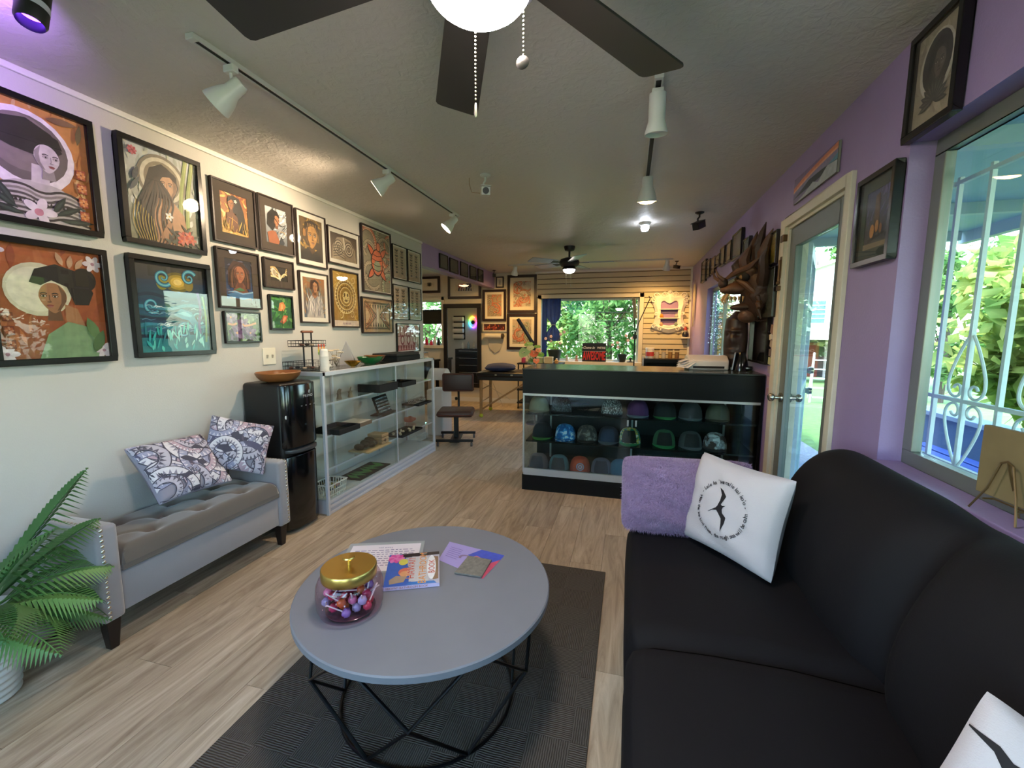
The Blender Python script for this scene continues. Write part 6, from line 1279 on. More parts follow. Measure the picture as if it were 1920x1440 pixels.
# short pile of the fluffy cushion
_fc = bpy.data.objects['fur_cushion']; _ff = pillow_fn(.565, .345, .19, .015, .012, 4, .07); _fr = random.Random(8); fmb = MB()
for _i in range(14000):
    u_, v_ = _fr.uniform(.01, .99), _fr.uniform(.01, .99); p_ = _ff(u_, v_, 1); n_ = (_ff(u_+.005, v_, 1)-p_).cross(_ff(u_, v_+.005, 1)-p_)
    if n_.length < 1e-9: continue
    n_.normalize(); d_ = (n_+Vector((_fr.gauss(0, .5), _fr.gauss(-.3, .5), _fr.gauss(0, .3)))).normalized()*_fr.uniform(.008, .018); s_ = d_.cross(Vector((_fr.gauss(0, 1), _fr.gauss(0, 1), _fr.gauss(0, 1)))).normalized()*.0011
    k_ = len(fmb.v); fmb.v += [p_-s_, p_+s_, p_+d_]; fmb.f.append((k_, k_+1, k_+2)); fmb.c.append(None)
_o = fmb.build('pile', mat('cushion_lilac_pile', '#a288ab', .9, vary=.3, vscale=35), _fc); _o['kind'] = 'stuff'
linen = mat('cushion_white_linen', '#c4bcbf', .85, bump=.15, bscale=350)
Lc = at(1267, 992, 'z', .475); Bc = at(1418, 1077, 'z', .475); d_ = at(1340, 865, 'y', 1.96); Tc = d_; ctr = (Lc+Bc+Tc+(Tc+Bc-Lc))/4
bc, surf = cushion('printed_cushion', 'white square cushion printed with a black seabird inside a ring of words', frame_from(ctr+Vector((0, 0, .012)), Bc-Lc, Tc-Lc), .42, .385, .16, linen, .07, wrinkle=.006, seed=2)
ink = mat('cushion_ink_black', '#1a1418', .85)
bird = [(955, 625), (1000, 616), (1040, 611), (1062, 600), (1095, 565), (1115, 520), (1108, 458), (1135, 490), (1152, 545), (1122, 575), (1097, 597), (1105, 610), (1136, 616), (1110, 623), (1093, 640), (1087, 665), (1105, 705), (1075, 750), (1028, 803), (1050, 745), (1062, 705), (1050, 660), (1040, 632), (1000, 624), (960, 629)]
K = .115/225; ca, sa = math.cos(math.radians(30)), math.sin(math.radians(30))
def img2print(x, y): a, b = (x-1075)*K, -(y-630)*K; return (a*ca-b*sa, a*sa+b*ca)
bp = [img2print(*p) for p in bird]
bme = bmesh.new(); fv = bme.faces.new([bme.verts.new((p[0], p[1], 0)) for p in bp]); bmesh.ops.triangulate(bme, faces=[fv])
for _ in range(3): bmesh.ops.subdivide_edges(bme, edges=bme.edges[:], cuts=1, use_grid_fill=True)
mb = MB(); bme.verts.index_update(); mb.v = [surf(v.co.x, v.co.y, .0016) for v in bme.verts]; mb.f = [tuple(v.index for v in f.verts) for f in bme.faces]; mb.c = [None]*len(mb.f); bme.free(); mb.build('printed_bird', ink, bc)
def ring_text(txt, r, centre, span, outward, size):
    mb = MB(); n = len(txt)
    for i, ch in enumerate(txt):
        if ch == ' ': continue
        f = (i/(n-1)-.5)*span; a = centre-f if outward else centre+f
        g = glyph(ch, size); R_ = rotm(rz=a-PI/2 if outward else a+PI/2)
        base = Vector((r*math.cos(a), r*math.sin(a), 0)); k = len(mb.v)
        for v in g.v: q = R_ @ v; mb.v.append(surf(base.x+q.x, base.y+q.y, .003))
        mb.f += [tuple(j+k for j in f_) for f_ in g.f]; mb.c += [None]*len(g.f)
    return mb
ring_text("- Lele ka 'iwa malie kai ko'o -", .112, PI/2, 2.35, True, .024).build('printed_lettering', ink, bc)
ring_text("When the iwa bird flies, the rough sea will be calm", .112, -PI/2, 3.4, False, .0225).build('printed_lettering', ink, bc)
# dark-bird cushion at the near corner of the sofa
def art_birds():
    a = Art(1.0, '#ffffff', 5)
    for x, y, r, s_ in ((.2, .82, .3, .16), (.62, .85, -.3, .15), (.4, .55, .2, .18), (.82, .5, -.5, .15), (.15, .35, .5, .15), (.58, .22, .1, .17), (.88, .15, .4, .13), (.25, .08, -.2, .14)):
        P = [(-1.3, .55), (-.6, .42), (-.2, .08), (-.25, -.5), (-.05, -.28), (0, -.7), (.08, -.25), (.35, -.45), (.2, .05), (.7, .5), (1.35, .35), (.75, .22), (.3, -.08), (.0, .22), (-.3, .22), (-.7, .25)]
        a.poly('#1c181c', [(x+s_*(p*math.cos(r)-q*math.sin(r)), y+s_*(p*math.sin(r)+q*math.cos(r))) for p, q in P])
    return a
tc_ = at(1862, 1308, 'x', .60)
cushion('bird_cushion', 'white cushion with scattered black birds at the lower right corner of the view', frame_from(Vector((.61, .64, .575)), (.62, -.55, -.25), (.30, .30, .75)), .40, .40, .13, linen, .07, art_birds(), .003, 0, .03, 3)
# tattoo-pattern cushions on the bench
def art_tattoo(seed, base):
    a = Art(.85, '#ffffff', seed); sets = [['#4a4858', '#b8b4c4', '#5a5868'], ['#4a4858', '#d8d4dc', '#8a8698'], ['#5a5870', '#9a9cb8', '#d8d4e0'], ['#5a5464', '#b8a2b2', '#e0dce4']]
    for k in range(34):
        x, y = a.r.uniform(0, 1), a.r.uniform(0, .85); r = a.r.uniform(.2, .5); a0 = a.r.uniform(0, 6.28); sg = a.r.choice((-1, 1))
        a.band([(x+r*(1-.45*i/14)*math.cos(a0+sg*i*.3), y+r*(1-.45*i/14)*math.sin(a0+sg*i*.3)) for i in range(15)], a.r.uniform(.09, .15), sets[k % 4])
    return a
tatt = mat('cushion_tattoo_base', '#8f8c9c', .85)
cushion('tattoo_cushion', 'grey and lilac tattoo-pattern cushion, the nearer one on the bench', frame_from((-2.305, 1.715, .632), (.0, 1, -.04), (-.22, 0, .26)), .41, .35, .12, tatt, .08, art_tattoo(21, ''), .003, 1)
cushion('tattoo_cushion', 'grey tattoo-pattern cushion, the one leaning on the bench arm by the dispenser', frame_from((-2.27, 2.035, .668), (.20, .26, -.11), (-.06, .10, .28)), .35, .32, .11, tatt, .08, art_tattoo(22, ''), .003, 3)
# ================================================================== ON THE COFFEE TABLE
p = at(658, 1142, 'z', TABLE_Z); TZ = TABLE_Z+.0006
J = thing('candy_jar', 'pink-tinted glass candy jar with brass lid on the grey table', 'jar', (p.x, p.y, TZ))
jg = glass_mat('candy_jar_glass', (.93, .80, .86), 1.45)
prof = [(.075, 0), (.095, .008), (.104, .03), (.106, .07), (.103, .10), (.094, .12), (.084, .128)]
MB().lathe([(.001, 0)]+prof, 48, cap=False).build('glass_body', jg, J, smooth=True)
MB().lathe([(.001, .004), (.070, .004), (.078, .009), (.075, .0115), (.001, .0115)], 40, cap=False).build('thick_base', mat('jar_base_plum', '#5a3040', .15, trans=.4), J, smooth=True)
brass = mat('brushed_brass', '#d6b464', .3, 1)
MB().lathe([(.080, .120), (.086, .120), (.087, .124), (.087, .150), (.084, .154), (.001, .155)], 48, cap=False).build('lid', brass, J, smooth=True)
MB().lathe([(.005, .154), (.005, .172), (.018, .176), (.02, .180), (.018, .184), (.001, .185)], 24, cap=False).build('lid_knob', brass, J, smooth=True)
rnd = random.Random(11); cols = [('#b8325a', 'magenta'), ('#c8344a', 'red'), ('#c85a28', 'orange'), ('#8a6ab0', 'violet'), ('#d87aa0', 'pink'), ('#a8a0c8', 'pale lilac'), ('#b02848', 'crimson')]
for i in range(28):
    a = i*2.4; r = .078*math.sqrt(((i % 14)+.6)/14); z = .030+(.028 if i >= 14 else 0)+rnd.uniform(0, .008); c, cn = cols[i % 7]
    o = Vector((r*math.cos(a), r*math.sin(a), z)); dr = Vector((rnd.uniform(-1, 1), rnd.uniform(-1, 1), rnd.uniform(.3, 1.0))).normalized(); en = o+dr*.075; rr_ = math.hypot(en.x, en.y)
    if rr_ > .092: en.x *= .092/rr_; en.y *= .092/rr_
    en.z = min(en.z, .112)
    lp = thing('lollipop', '%s wrapped lollipop in the candy jar' % cn, 'lollipop', (p.x+o.x, p.y+o.y, TZ+z), group='%s lollipops in the candy jar' % cn)
    mb = MB(); mb.ball((0, 0, 0), .0145, 12, 8); mb.v = [v*(1+.08*math.sin(v.x*700+v.y*500)) for v in mb.v]; mb.build('wrapped_candy', mat('candy_'+c, c, .25, coat=.5), lp, smooth=True)
    MB().tube([(0, 0, 0), en-o], .0022, 6).build('stick', mat('lolly_stick', '#e6dede', .6), lp)
def flat(name, label, cat, P, th, m, z=TZ):
    """sheet with the given corner points (on the table) ; returns object and local frame"""
    c = sum(P, Vector())/len(P); t = thing(name, label, cat, (c.x, c.y, z)); x = (P[1]-P[0]); ang = math.atan2(x.y, x.x); t.rotation_euler = (0, 0, ang)
    R_ = rotm(rz=-ang); return t, [(R_ @ (Vector((q.x, q.y, 0))-Vector((c.x, c.y, 0)))) for q in P]
def sheet(pts, th, z0=0): n = len(pts); return MB().prism([(q.x, q.y) for q in pts], th, Matrix.Translation((0, 0, z0)))
tb = lambda *q: [at(x, y, 'z', TABLE_Z) for x, y in q]
A0 = at(658, 1020, 'z', TABLE_Z); A1 = at(797, 1014, 'z', TABLE_Z); ex = (A1-A0).normalized(); ey = Vector((ex.y, -ex.x, 0)); w_ = (A1-A0).length
t, L = flat('letter_in_sleeve', 'handwritten letter in a clear plastic sleeve on the table behind the jar', 'letter', [A0+ey*.24, A1+ey*.24, A1, A0], 0, None)
sheet(L, .0004).build('sleeve', mat('sleeve_clear_grey', '#a8aaa8', .2), t)
x0, x1, y0, y1 = L[0].x+.016, L[1].x-.014, L[0].y+.01, L[2].y-.022
MB().span((x0, y0, .0005), (x1, y1, .0009)).build('paper', mat('letter_paper', '#e4d8da', .7), t)
inkp = mat('letter_ink_purple', '#6a5a80', .8)
xform(text_mb('Thank you', .014, 0), Matrix.Translation((0, y1-.028, .0012)) @ rotm(rz=PI)).build('handwriting', inkp, t)
for k in range(8):
    ln = MB(); x = x0+.02
    while x < x1-.03: wl = rnd.uniform(.008, .022); ln.span((x, y1-.05-.017*k, .0010), (x+wl, y1-.046-.017*k, .0012)); x += wl+.006
    ln.build('handwriting', inkp, t)
# joke book
B0 = [at(718, 1110, 'z', TABLE_Z), at(824, 1100, 'z', TABLE_Z), at(823, 1036, 'z', TABLE_Z+.012), at(720, 1043, 'z', TABLE_Z+.012)]
ex = (B0[1]-B0[0]).normalized(); ey = Vector((-ex.y, ex.x, 0)); w_ = (B0[1]-B0[0]).length; h_ = .225; th = .014
c = B0[0]+ex*w_/2+ey*h_/2; t = thing('paperback_book', 'colourful paperback book lying beside the candy jar, spine towards the camera', 'book', (c.x, c.y, TZ+.0015)); t.rotation_euler = (0, 0, math.atan2(ex.y, ex.x))
MB().span((-w_/2, -h_/2, 0), (w_/2, h_/2, .0008)).build('back_cover', mat('book_back', '#b8a8c0', .5), t); MB().span((-w_/2+.002, -h_/2+.002, .0008), (w_/2-.002, h_/2-.003, th-.0008)).build('pages', mat('book_pages', '#d8d0c0', .8), t)
MB().span((-w_/2, -h_/2-.0006, 0), (w_/2, -h_/2+.001, th)).build('spine', mat('book_spine', '#c8b8d8', .45), t)
a = Art(h_/w_, '#b8b4c0', 9); A_ = a.A
a.poly('#3a62b8', [(0, 0), (.5, 0), (.42, A_*.5), (.3, A_), (0, A_)]); a.poly('#2a2028', [(.25, A_*.86), (1, A_*.90), (1, A_), (.25, A_)]); a.flower('#d84a98', .14, A_*.86, .17, 9, '#e080b8'); a.ell('#d8cc58', .30, A_*.72, .09, .12); a.ell('#d87058', .36, A_*.40, .13, .14); a.ell('#e0a070', .36, A_*.34, .10, .1)
a.poly('#a89078', [(.1, A_*.06), (.35, A_*.1), (.4, A_*.25), (.2, A_*.3), (.08, A_*.18)]); a.poly('#c8c4c4', [(.44, A_*.10), (.80, A_*.06), (.82, A_*.84), (.46, A_*.88)]); a.poly('#8a6a50', [(.88, A_*.1), (.98, A_*.12), (.98, A_*.82), (.88, A_*.85)]); a.ell('#ecebea', .85, A_*.5, .085, A_*.38); a.ell('#48b8a8', .7, A_*.95, .04, .03); a.poly('#3a78c0', [(.4, .0), (.95, 0), (.9, .08), (.45, .1)])
cv = MB(); cv.v = [Vector(((q[0]-.5)*w_, (q[1]-A_/2)*w_, th+.00004*L_)) for col, P, L_ in a.F for q in P]; k = 0
for col, P, L_ in a.F: cv.f.append(tuple(range(k, k+len(P)))); cv.c.append(col); k += len(P)
cv.build('front_cover', vcol_mat('book_print', .3, .06, 60), t)
for txt, x, sz, cc in (("HAWAI'I", -.005, .040, '#c84a3c'), ('BATHROOM', .038, .040, '#e08a2c'), ('BOOK', .072, .034, '#c84a3c')):
    x = x*w_/.2
    xform(text_mb(txt, sz*w_/.2, 0, offset=.0009), Matrix.Translation((x, .0, th+.0016)) @ rotm(rz=PI/2)).build('title_outline', mat('title_white', '#efe6d8', .5), t)
    xform(text_mb(txt, sz*w_/.2, 0), Matrix.Translation((x, .0, th+.0019)) @ rotm(rz=PI/2)).build('title_lettering', mat('title_'+cc, cc, .5), t)
xform(text_mb("HAWAI'I BATHROOM BOOK", .0115, 0), Matrix.Translation((-.015, -h_/2-.0009, th/2)) @ rotm(rx=PI/2)).build('spine_lettering', mat('spine_ink', '#a8603c', .5), t)
# flyer and tile
P = tb((822, 1050), (905, 1086), (946, 1042), (843, 1016)); t, L = flat('flyer', 'purple and blue printed flyer on the table under the grey tile', 'flyer', P, 0, None)
sheet(L, .0005).build('sheet', mat('flyer_lilac', '#a898d0', .4), t)
a = Art(1, '#ffffff', 3); a.poly('#4a5ac0', [(.45, .62), (1, .45), (1, 1), (.6, 1)]); a.poly('#c8506a', [(.86, 0), (1, 0), (1, .8), (.86, .5)]); a.poly('#c87a90', [(.5, .5), (.8, .35), (.86, .6), (.6, .7)]); a.ring('#8a7090', .48, .45, .13, .05, .5, 3.6)
for k in range(6): a.stroke('#7a68a8', [(.08, .3+.09*k), (.32, .3+.09*k)], .02, smooth=0)
def bil(u, v): return L[0]*(1-u)*(1-v)+L[1]*u*(1-v)+L[2]*u*v+L[3]*(1-u)*v
mb = MB()
for col, Q, L_ in a.F[1:]: n = len(mb.v); mb.v += [Vector((*bil(q[0], q[1]).xy, .0006+.00004*L_)) for q in Q]; mb.f.append(tuple(range(n, n+len(Q)))); mb.c.append(col)
mb.build('flyer_print', vcol_mat('flyer_ink', .4, .1, 60), t)
P = tb((852, 1077), (903, 1085), (922, 1053), (878, 1045)); t, L = flat('wood_tile', 'small grey wood-grain tile lying on the flyer', 'tile', P, 0, None, TZ+.0015)
sheet(L, .006).build('tile_body', mat('tile_grey_wood', '#6a6660', .45, vary=.2, vscale=60), t, bevel=.001); sheet([q*.97 for q in L], .0006, .006).build('tile_face', mat('tile_face_wood', '#7a756c', .4, vary=.3, vscale=90), t)
# easel with a small canvas on the window sill
p = at(1885, 905, 'x', 1.02); ze = w1[2]+.0045
t = thing('tabletop_easel', 'brown canvas on a thin wire easel, seen from behind on the window sill', 'easel', (1.005, p.y-.02, ze), rotz=.1)
mb = MB(); mb.T = Matrix.Translation((.030, 0, .04)) @ rotm(ry=-.0); mb.span((-.009, -.11, 0), (.009, .11, .20)); mb.build('canvas', mat('canvas_back_brown', '#7a6a48', .8, vary=.12, vscale=12), t, bevel=.002)
wm_ = mat('easel_wire_brass', '#8a7450', .35, .8)
for y in (-.07, .07): MB().tube([(.0, y*.25, .15), (-.005, y*.6, .07), (-.022, y, .002)], .0028, 6).build('front_leg', wm_, t, smooth=True)
MB().tube([(0, -.0175, .15), (0, 0, .158), (0, .0175, .15)], .0028, 6).build('crossbar', wm_, t, smooth=True); MB().tube([(0, 0, .158), (.045, 0, .002)], .0028, 6).build('rear_leg', wm_, t); MB().tube([(-.005, -.05, .036), (.02, -.05, .036), (.02, .05, .036), (-.005, .05, .036)], .0028, 6).build('ledge_wire', wm_, t)
# ================================================================== POTTED PALM
pp = Vector((-2.27, .885, 0)); t = thing('potted_palm', 'leafy green palm in a white ribbed pot at the left edge of the view', 'plant', pp)
prof = [(.095, 0)]+[(.10+.035*i/72+.0045*math.cos(i*PI/3), .006+.32*i/72) for i in range(73)]+[(.130, .328), (.122, .30)]
MB().lathe(prof, 48, cap=False).build('ribbed_pot', mat('pot_white_ceramic', '#dcdcd6', .4), t, smooth='all'); MB().lathe([(.001, .285), (.125, .285)], 32, cap=False).build('soil', mat('soil_dark', '#2a2018', .95), t); MB().lathe([(.094, .0005), (.096, .005)], 32).build('pot_foot', MATS['pot_white_ceramic'], t)
frond_m = mat('palm_leaf_green', '#3c6a34', .5, vary=.2, vscale=10); frond_l = mat('palm_leaf_light', '#5c8a48', .5, vary=.2, vscale=10)
def frond(az, el, L, droop, m, n=26):
    mb = MB(); d = Vector((math.cos(az), math.sin(az), 0)); pts = []
    for i in range(n+1):
        s_ = i/n; r = L*s_*math.cos(el)*(1-.08*s_); z = .30+L*s_*math.sin(el)-droop*s_**2.2; pts.append(d*r+Vector((0, 0, z)))
    mb.tube(pts, [.006*(1-.75*i/n) for i in range(n+1)], 6)
    sd = d.cross(Vector((0, 0, 1)))
    for i in range(5, n+1):
        s_ = i/n; ll = L*.34*math.sin(PI*min(1, .18+.80*s_))*(1 if s_ < .95 else .7); t_ = (pts[min(i+1, n)]-pts[i-1]).normalized()
        for q in (-1, 1):
            for sub in (0,):
                b = pts[i]-(pts[i]-pts[i-1])*sub; dr = (t_*.75+sd*q*.8+Vector((0, 0, .05))).normalized(); w = .0048*(1+.3*math.sin(PI*s_)); e_ = b+dr*ll+Vector((0, 0, -ll*.38)); m_ = b+dr*ll*.5+Vector((0, 0, .004)); u = dr.cross(Vector((0, 0, 1))).normalized()*w
                k = len(mb.v); mb.v += [b-u*.4, b+u*.4, m_+u, m_-u, e_]; mb.f += [(k, k+1, k+2, k+3), (k+3, k+2, k+4)]; mb.c += [None]*2
    mb.build('frond', m, t)
for az, el, L, dr, m in ((1.2, 1.0, .70, .10, frond_m), (1.05, .82, .58, .14, frond_m), (.95, .62, .52, .22, frond_l), (1.15, .40, .46, .26, frond_m), (.55, .55, .50, .24, frond_l), (.35, .95, .6, .14, frond_m), (-.2, .6, .5, .22, frond_m), (-.7, .8, .55, .2, frond_l), (-1.2, .9, .6, .2, frond_m), (-1.5, .5, .5, .2, frond_l), (.8, .25, .42, .22, frond_m), (1.4, .75, .5, .2, frond_l), (.1, .3, .45, .2, frond_l)): frond(az, el, L, dr, m)
# power cord behind the bench
MB().tube([(XL+.03, .9, .03), (XL+.05, 1.05, .012), (XL+.06, 1.2, .008), (XL+.05, 1.6, .008), (XL+.04, 2.2, .008)], .004, 6).build('power_cord', mat('cord_black', '#111111', .5), smooth=True); tag(bpy.data.objects['power_cord'], 'black power cord lying along the floor behind the bench', 'cord')
# ================================================================== BEYOND THE COUNTER
# ---- brown task stool with back
brn = mat('stool_brown_vinyl', '#3a221e', .45); stl = mat('stool_black_steel', '#141416', .4, .4); pip = mat('stool_piping_rust', '#5c3026', .6)
t = thing('task_chair', 'brown vinyl work chair with low back and H-shaped castor base by the glass case', 'chair', (-2.02, 4.86, 0), rotz=math.radians(16))
ZS0 = .385
rb = MB(); rbox(rb, (-.215, -.20, ZS0-.04), (.215, .20, ZS0+.035), .035, 4).build('seat', brn, t, smooth=True)
MB().tube([(-.19, -.20, ZS0-.012), (.19, -.20, ZS0-.012), (.215, -.17, ZS0-.012), (.215, .17, ZS0-.012), (.19, .2, ZS0-.012), (-.19, .2, ZS0-.012), (-.215, .17, ZS0-.012), (-.215, -.17, ZS0-.012)], .006, 6, True).build('seat_piping', pip, t, smooth=True)
rbox(MB(), (-.20, .215, .60), (.20, .275, .835), .028, 4).build('backrest', brn, t, smooth=True)
MB().tube([(-.18, .214, .612), (.18, .214, .612), (.188, .214, .63), (.188, .214, .81), (.175, .214, .823), (-.175, .214, .823), (-.188, .214, .81), (-.188, .214, .63)], .005, 6, True).build('back_piping', pip, t, smooth=True)
MB().tube([(0, .06, ZS0-.05), (0, .28, ZS0-.045), (0, .305, ZS0), (0, .29, .64)], .014, 8).build('back_support', stl, t, smooth=True); MB().lathe([(.012, 0), (.022, .008), (.02, .03), (.008, .035)], 10, Matrix.Translation((-.015, .305, .50)) @ rotm(ry=-PI/2)).build('height_knob', stl, t, smooth=True)
MB().box((0, 0, .20), (.055, .055, .30)).build('column', stl, t, bevel=.004); MB().cyl((0, 0, .33), (0, 0, ZS0-.04), .018).build('gas_lift', silver, t, smooth=True)
MB().box((0, 0, .062), (.12, .44, .018)).build('base_plate', stl, t)
for y in (-.21, .21): MB().box((0, y, .075), (.44, .035, .03)).build('base_bar', stl, t, bevel=.004)
for x in (-.20, .20):
    for y in (-.21, .21):
        cs = MB().tube([(x, y, .065), (x, y+.012, .045), (x, y+.012, .027)], .006, 6).build('castor_fork', MATS['brushed_steel'], t); MB().cyl((x-.012, y+.012, .0255), (x+.012, y+.012, .0255), .025, n=16).build('castor_wheel', mat('castor_grey', '#55555a', .5), cs, smooth=True)
# ---- white swing bin
t = thing('white_bin', 'tall white domed bin half hidden behind the glass case end', 'bin', (-2.40, 5.24, 0)); t.scale = (1, 1, 1.22)
wb = mat('bin_white_plastic', '#d2cfcc', .4); rbox(MB(), (-.13, -.15, 0), (.10, .15, .50), .02, 3).build('bin_body', wb, t, smooth=True)
mb = MB(); mb.prism([(-.15+.30*i/16, .26*math.sin(PI*(.12+.76*i/16))**.6) for i in range(17)], .235, Matrix.Translation((-.132, 0, .46)) @ Matrix(((0, 0, 1, 0), (1, 0, 0, 0), (0, 1, 0, 0), (0, 0, 0, 1)))); mb.build('domed_lid', wb, t, bevel=.01, smooth=True); MB().box((.108, -.0, .59), (.01, .16, .10), rotm(ry=.1)).build('lid_flap', mat('bin_flap_grey', '#a8a6a4', .4), t, bevel=.006)
# ---- massage table with pillow
t = thing('massage_table', 'black padded massage table on wooden legs with tennis-ball feet', 'massage table', (-2.24, 6.42, 0), rotz=math.radians(4))
bv = mat('table_black_vinyl', '#17181b', .35); lw = mat('leg_pale_wood', '#a8885c', .5, vary=.1); alw = mat('leg_aluminium', '#b8b4a8', .35, .8)
W, D = 1.85, .66
rbox(MB(), (-.07, -.04, .655), (W/2-.01, D, .725), .025, 3).build('padded_top', bv, t, smooth=True); rbox(MB(), (W/2+.0, -.04, .655), (W-.07, D, .725), .025, 3).build('padded_top', bv, t, smooth=True); MB().span((-.05, -.02, .60), (W-.09, D-.02, .655)).build('frame_rail', mat('frame_dark', '#1c1a1a', .5), t)
ball = mat('tennis_ball', '#c0cc3c', .85, bump=.3, bscale=200)
for x in (.0, W-.14):
    for y in (.0, D-.04):
        MB().box((x, y, .33), (.045, .03, .55)).build('leg', lw, t, bevel=.004); bl_ = MB(); bl_.ball((x, y, .0335), .033, 14, 10); bl_.build('ball_foot', ball, t, smooth=True)
MB().tube([(.02, 0, .14), (.75, .0, .60)], .014, 6).build('brace', lw, t); MB().tube([(W-.16, 0, .14), (W-.9, 0, .60)], .014, 6).build('brace', lw, t)
for q in (.25, .45): MB().tube([(.0, .02, q), (0, D-.06, q)], .009, 6).build('stretcher', alw, t)
for s_ in (0, 1): MB().tube([(.0, .0 if s_ else D-.04, .58), (.35, D-.04 if s_ else 0, .2)], .003, 5).build('cable', alw, t)
for x in (.25, .5): MB().box((x, -.045, .69), (.035, .012, .022)).build('corner_clip', alw, t)
pm = thing('pillow', 'dark navy pillow lying on the massage table', 'pillow', (-1.99, 6.66, .79), rot=(0, 0, .25)); pillow_mb(.50, .40, .13, .05, 25, .004, 5).build('pillow_case', mat('pillow_navy', '#2c3454', .75), pm, smooth='all')
# ---- black equipment cart behind the table
t = thing('equipment_cart', 'black wire-shelved cart with supplies behind the massage table', 'cart', (-1.55, 7.55, 0)); ck = mat('cart_black', '#121214', .5)
for x in (-.32, .42):
    for y in (-.2, .2): MB().cyl((x, y, .03), (x, y, .80), .012).build('post', ck, t); MB().cyl((x-.01, y, .0255), (x+.01, y, .0255), .025, n=12).build('wheel', ck, t)
for z in (.10, .33, .56, .79): MB().span((-.34, -.22, z), (.44, .22, z+.025)).build('shelf', ck if z != .56 else alw, t)
for i, (x, y, z, w, h, c, lb) in enumerate(((-.25, -.1, .815, .09, .14, '#b83c5c', 'pink spray bottle'), (-.12, -.12, .815, .10, .10, '#7a9a58', 'green cleaner bottle'), (.02, -.08, .815, .16, .10, '#9aa87a', 'pale green supply box'), (.2, -.08, .815, .14, .11, '#c8b890', 'cream supply box'), (.34, -.1, .815, .08, .09, '#c89a5c', 'amber bottle'))):
    o = thing('supply_bottle' if 'bottle' in lb else 'supply_box', lb+' on the black cart by the far wall', 'supplies', (-1.55+x, 7.55+y, z+.0005))
    if 'bottle' in lb: MB().lathe([(w*.4, 0), (w*.42, .01), (w*.42, h*.6), (w*.15, h*.75), (w*.15, h*.85)], 14).build('bottle_body', mat('supply_'+c, c, .4), o, smooth=True); MB().lathe([(w*.2, h*.85), (w*.2, h)], 12).build('bottle_cap', mat('cap_white', '#e0dcd4', .5), o)
    else: MB().span((-w/2, -.06, 0), (w/2, .06, h*.85)).build('box_body', mat('supply_'+c, c, .6), o); MB().span((-w/2-.003, -.063, h*.85), (w/2+.003, .063, h)).build('box_lid', mat('supply_lid_'+c, mixc(c, '#ffffff', .2), .6), o)
for i in range(3): tag(MB().span((-1.80+.26*i, 7.40, .1255), (-1.58+.26*i, 7.7, .29)).build('storage_bin', mat('storage_bin_dark', '#1c1e22', .5), bevel=.01), '%s dark storage bin on the bottom shelf of the black cart' % ('left', 'middle', 'right')[i], 'bin')
# ---- tall mirror with black frame, leaning place on the back-room wall
a = at(831.5, 570, 'y', YF-.03); b = at(903.5, 727, 'y', YF-.03)
t = thing('tall_mirror', 'tall mirror in a wide black frame on the back-room wall', 'mirror', ((a.x+b.x)/2, YF-.032, b.z)); w, h, f = b.x-a.x, a.z-b.z, .085
for q in (((-w/2, -.03, 0), (w/2, 0, f)), ((-w/2, -.03, h-f), (w/2, 0, h)), ((-w/2, -.03, f), (-w/2+f, 0, h-f)), ((w/2-f, -.03, f), (w/2, 0, h-f))): MB().span(*q).build('frame_side', mat('mirror_frame_black', '#17130f', .4), t, bevel=.008)
MB().span((-w/2+f*.9, -.012, f*.9), (w/2-f*.9, -.008, h-f*.9)).build('mirror_glass', mat('mirror_silver', '#e8e8e8', .01, 1), t)
# things the mirror shows: supply station at the near wall of the back room
t = thing('tool_cabinet', 'black steel tool cabinet in the back room, seen only in the tall mirror', 'cabinet', (-3.85, 5.22, 0)); MB().span((-.42, -.25, .05), (.42, .25, .92)).build('cabinet_body', mat('cabinet_black', '#15171c', .35), t, bevel=.006)
for z in (.2, .38, .56, .74): d_ = MB().span((-.40, .25, z), (.40, .262, z+.15)).build('drawer', MATS['cabinet_black'], t, bevel=.004); MB().span((-.3, .262, z+.125), (.3, .282, z+.14)).build('drawer_handle', silver, d_)
for x in (-.35, .35):
    for y in (-.2, .2): MB().cyl((x, y, 0), (x, y, .05), .025).build('castor', ck, t)
for i in range(5): o = thing('pump_bottle', '%s pale pump bottle on the back-room tool cabinet' % ('first', 'second', 'third', 'fourth', 'fifth')[i], 'bottle', (-4.15+.15*i, 5.22, .9205)); MB().lathe([(.03, 0), (.035, .01), (.035, .12), (.012, .15), (.012, .18)], 14).build('bottle_body', mat('bottle_pale_%d' % (i % 2), ['#d0ccc0', '#8a9aa8'][i % 2], .35), o, smooth=True); MB().box((0, .02, .185), (.02, .06, .014)).build('pump', MATS['bottle_pale_0'], o)
t = thing('paper_towel_holder', 'wall rack of white towel rolls in the back room, seen in the tall mirror', 'towel rack', (-4.35, 4.943, 1.15)); MB().span((-.16, 0, 0), (.16, .02, .62)).build('rack_back', ck, t)
for i in range(4): MB().cyl((-.14, .09, .08+.15*i), (.14, .09, .08+.15*i), .06, n=18).build('towel_roll', mat('towel_white', '#e0ded8', .8), t, smooth=True)
t = thing('led_ring', 'rainbow-lit ring lamp on the back-room wall, glowing in the tall mirror', 'lamp', (-3.97, 4.946, 1.60))
for i in range(12): a0 = 2*PI*i/12; c = ['#ff2040', '#ff7020', '#e0e020', '#30ff50', '#20d0ff', '#3040ff', '#a030ff', '#ff30c0'][i*8//12]; MB().tube([(.10*math.cos(a0+q*.5236), .02, .14*math.sin(a0+q*.5236)) for q in (0, .5, 1)], .014, 6).build('led_segment', bulb_mat('led_'+c, c, 4), t, smooth=True)
MB().cyl((0, 0, 0), (0, .012, 0), .05).build('ring_mount', ck, t)
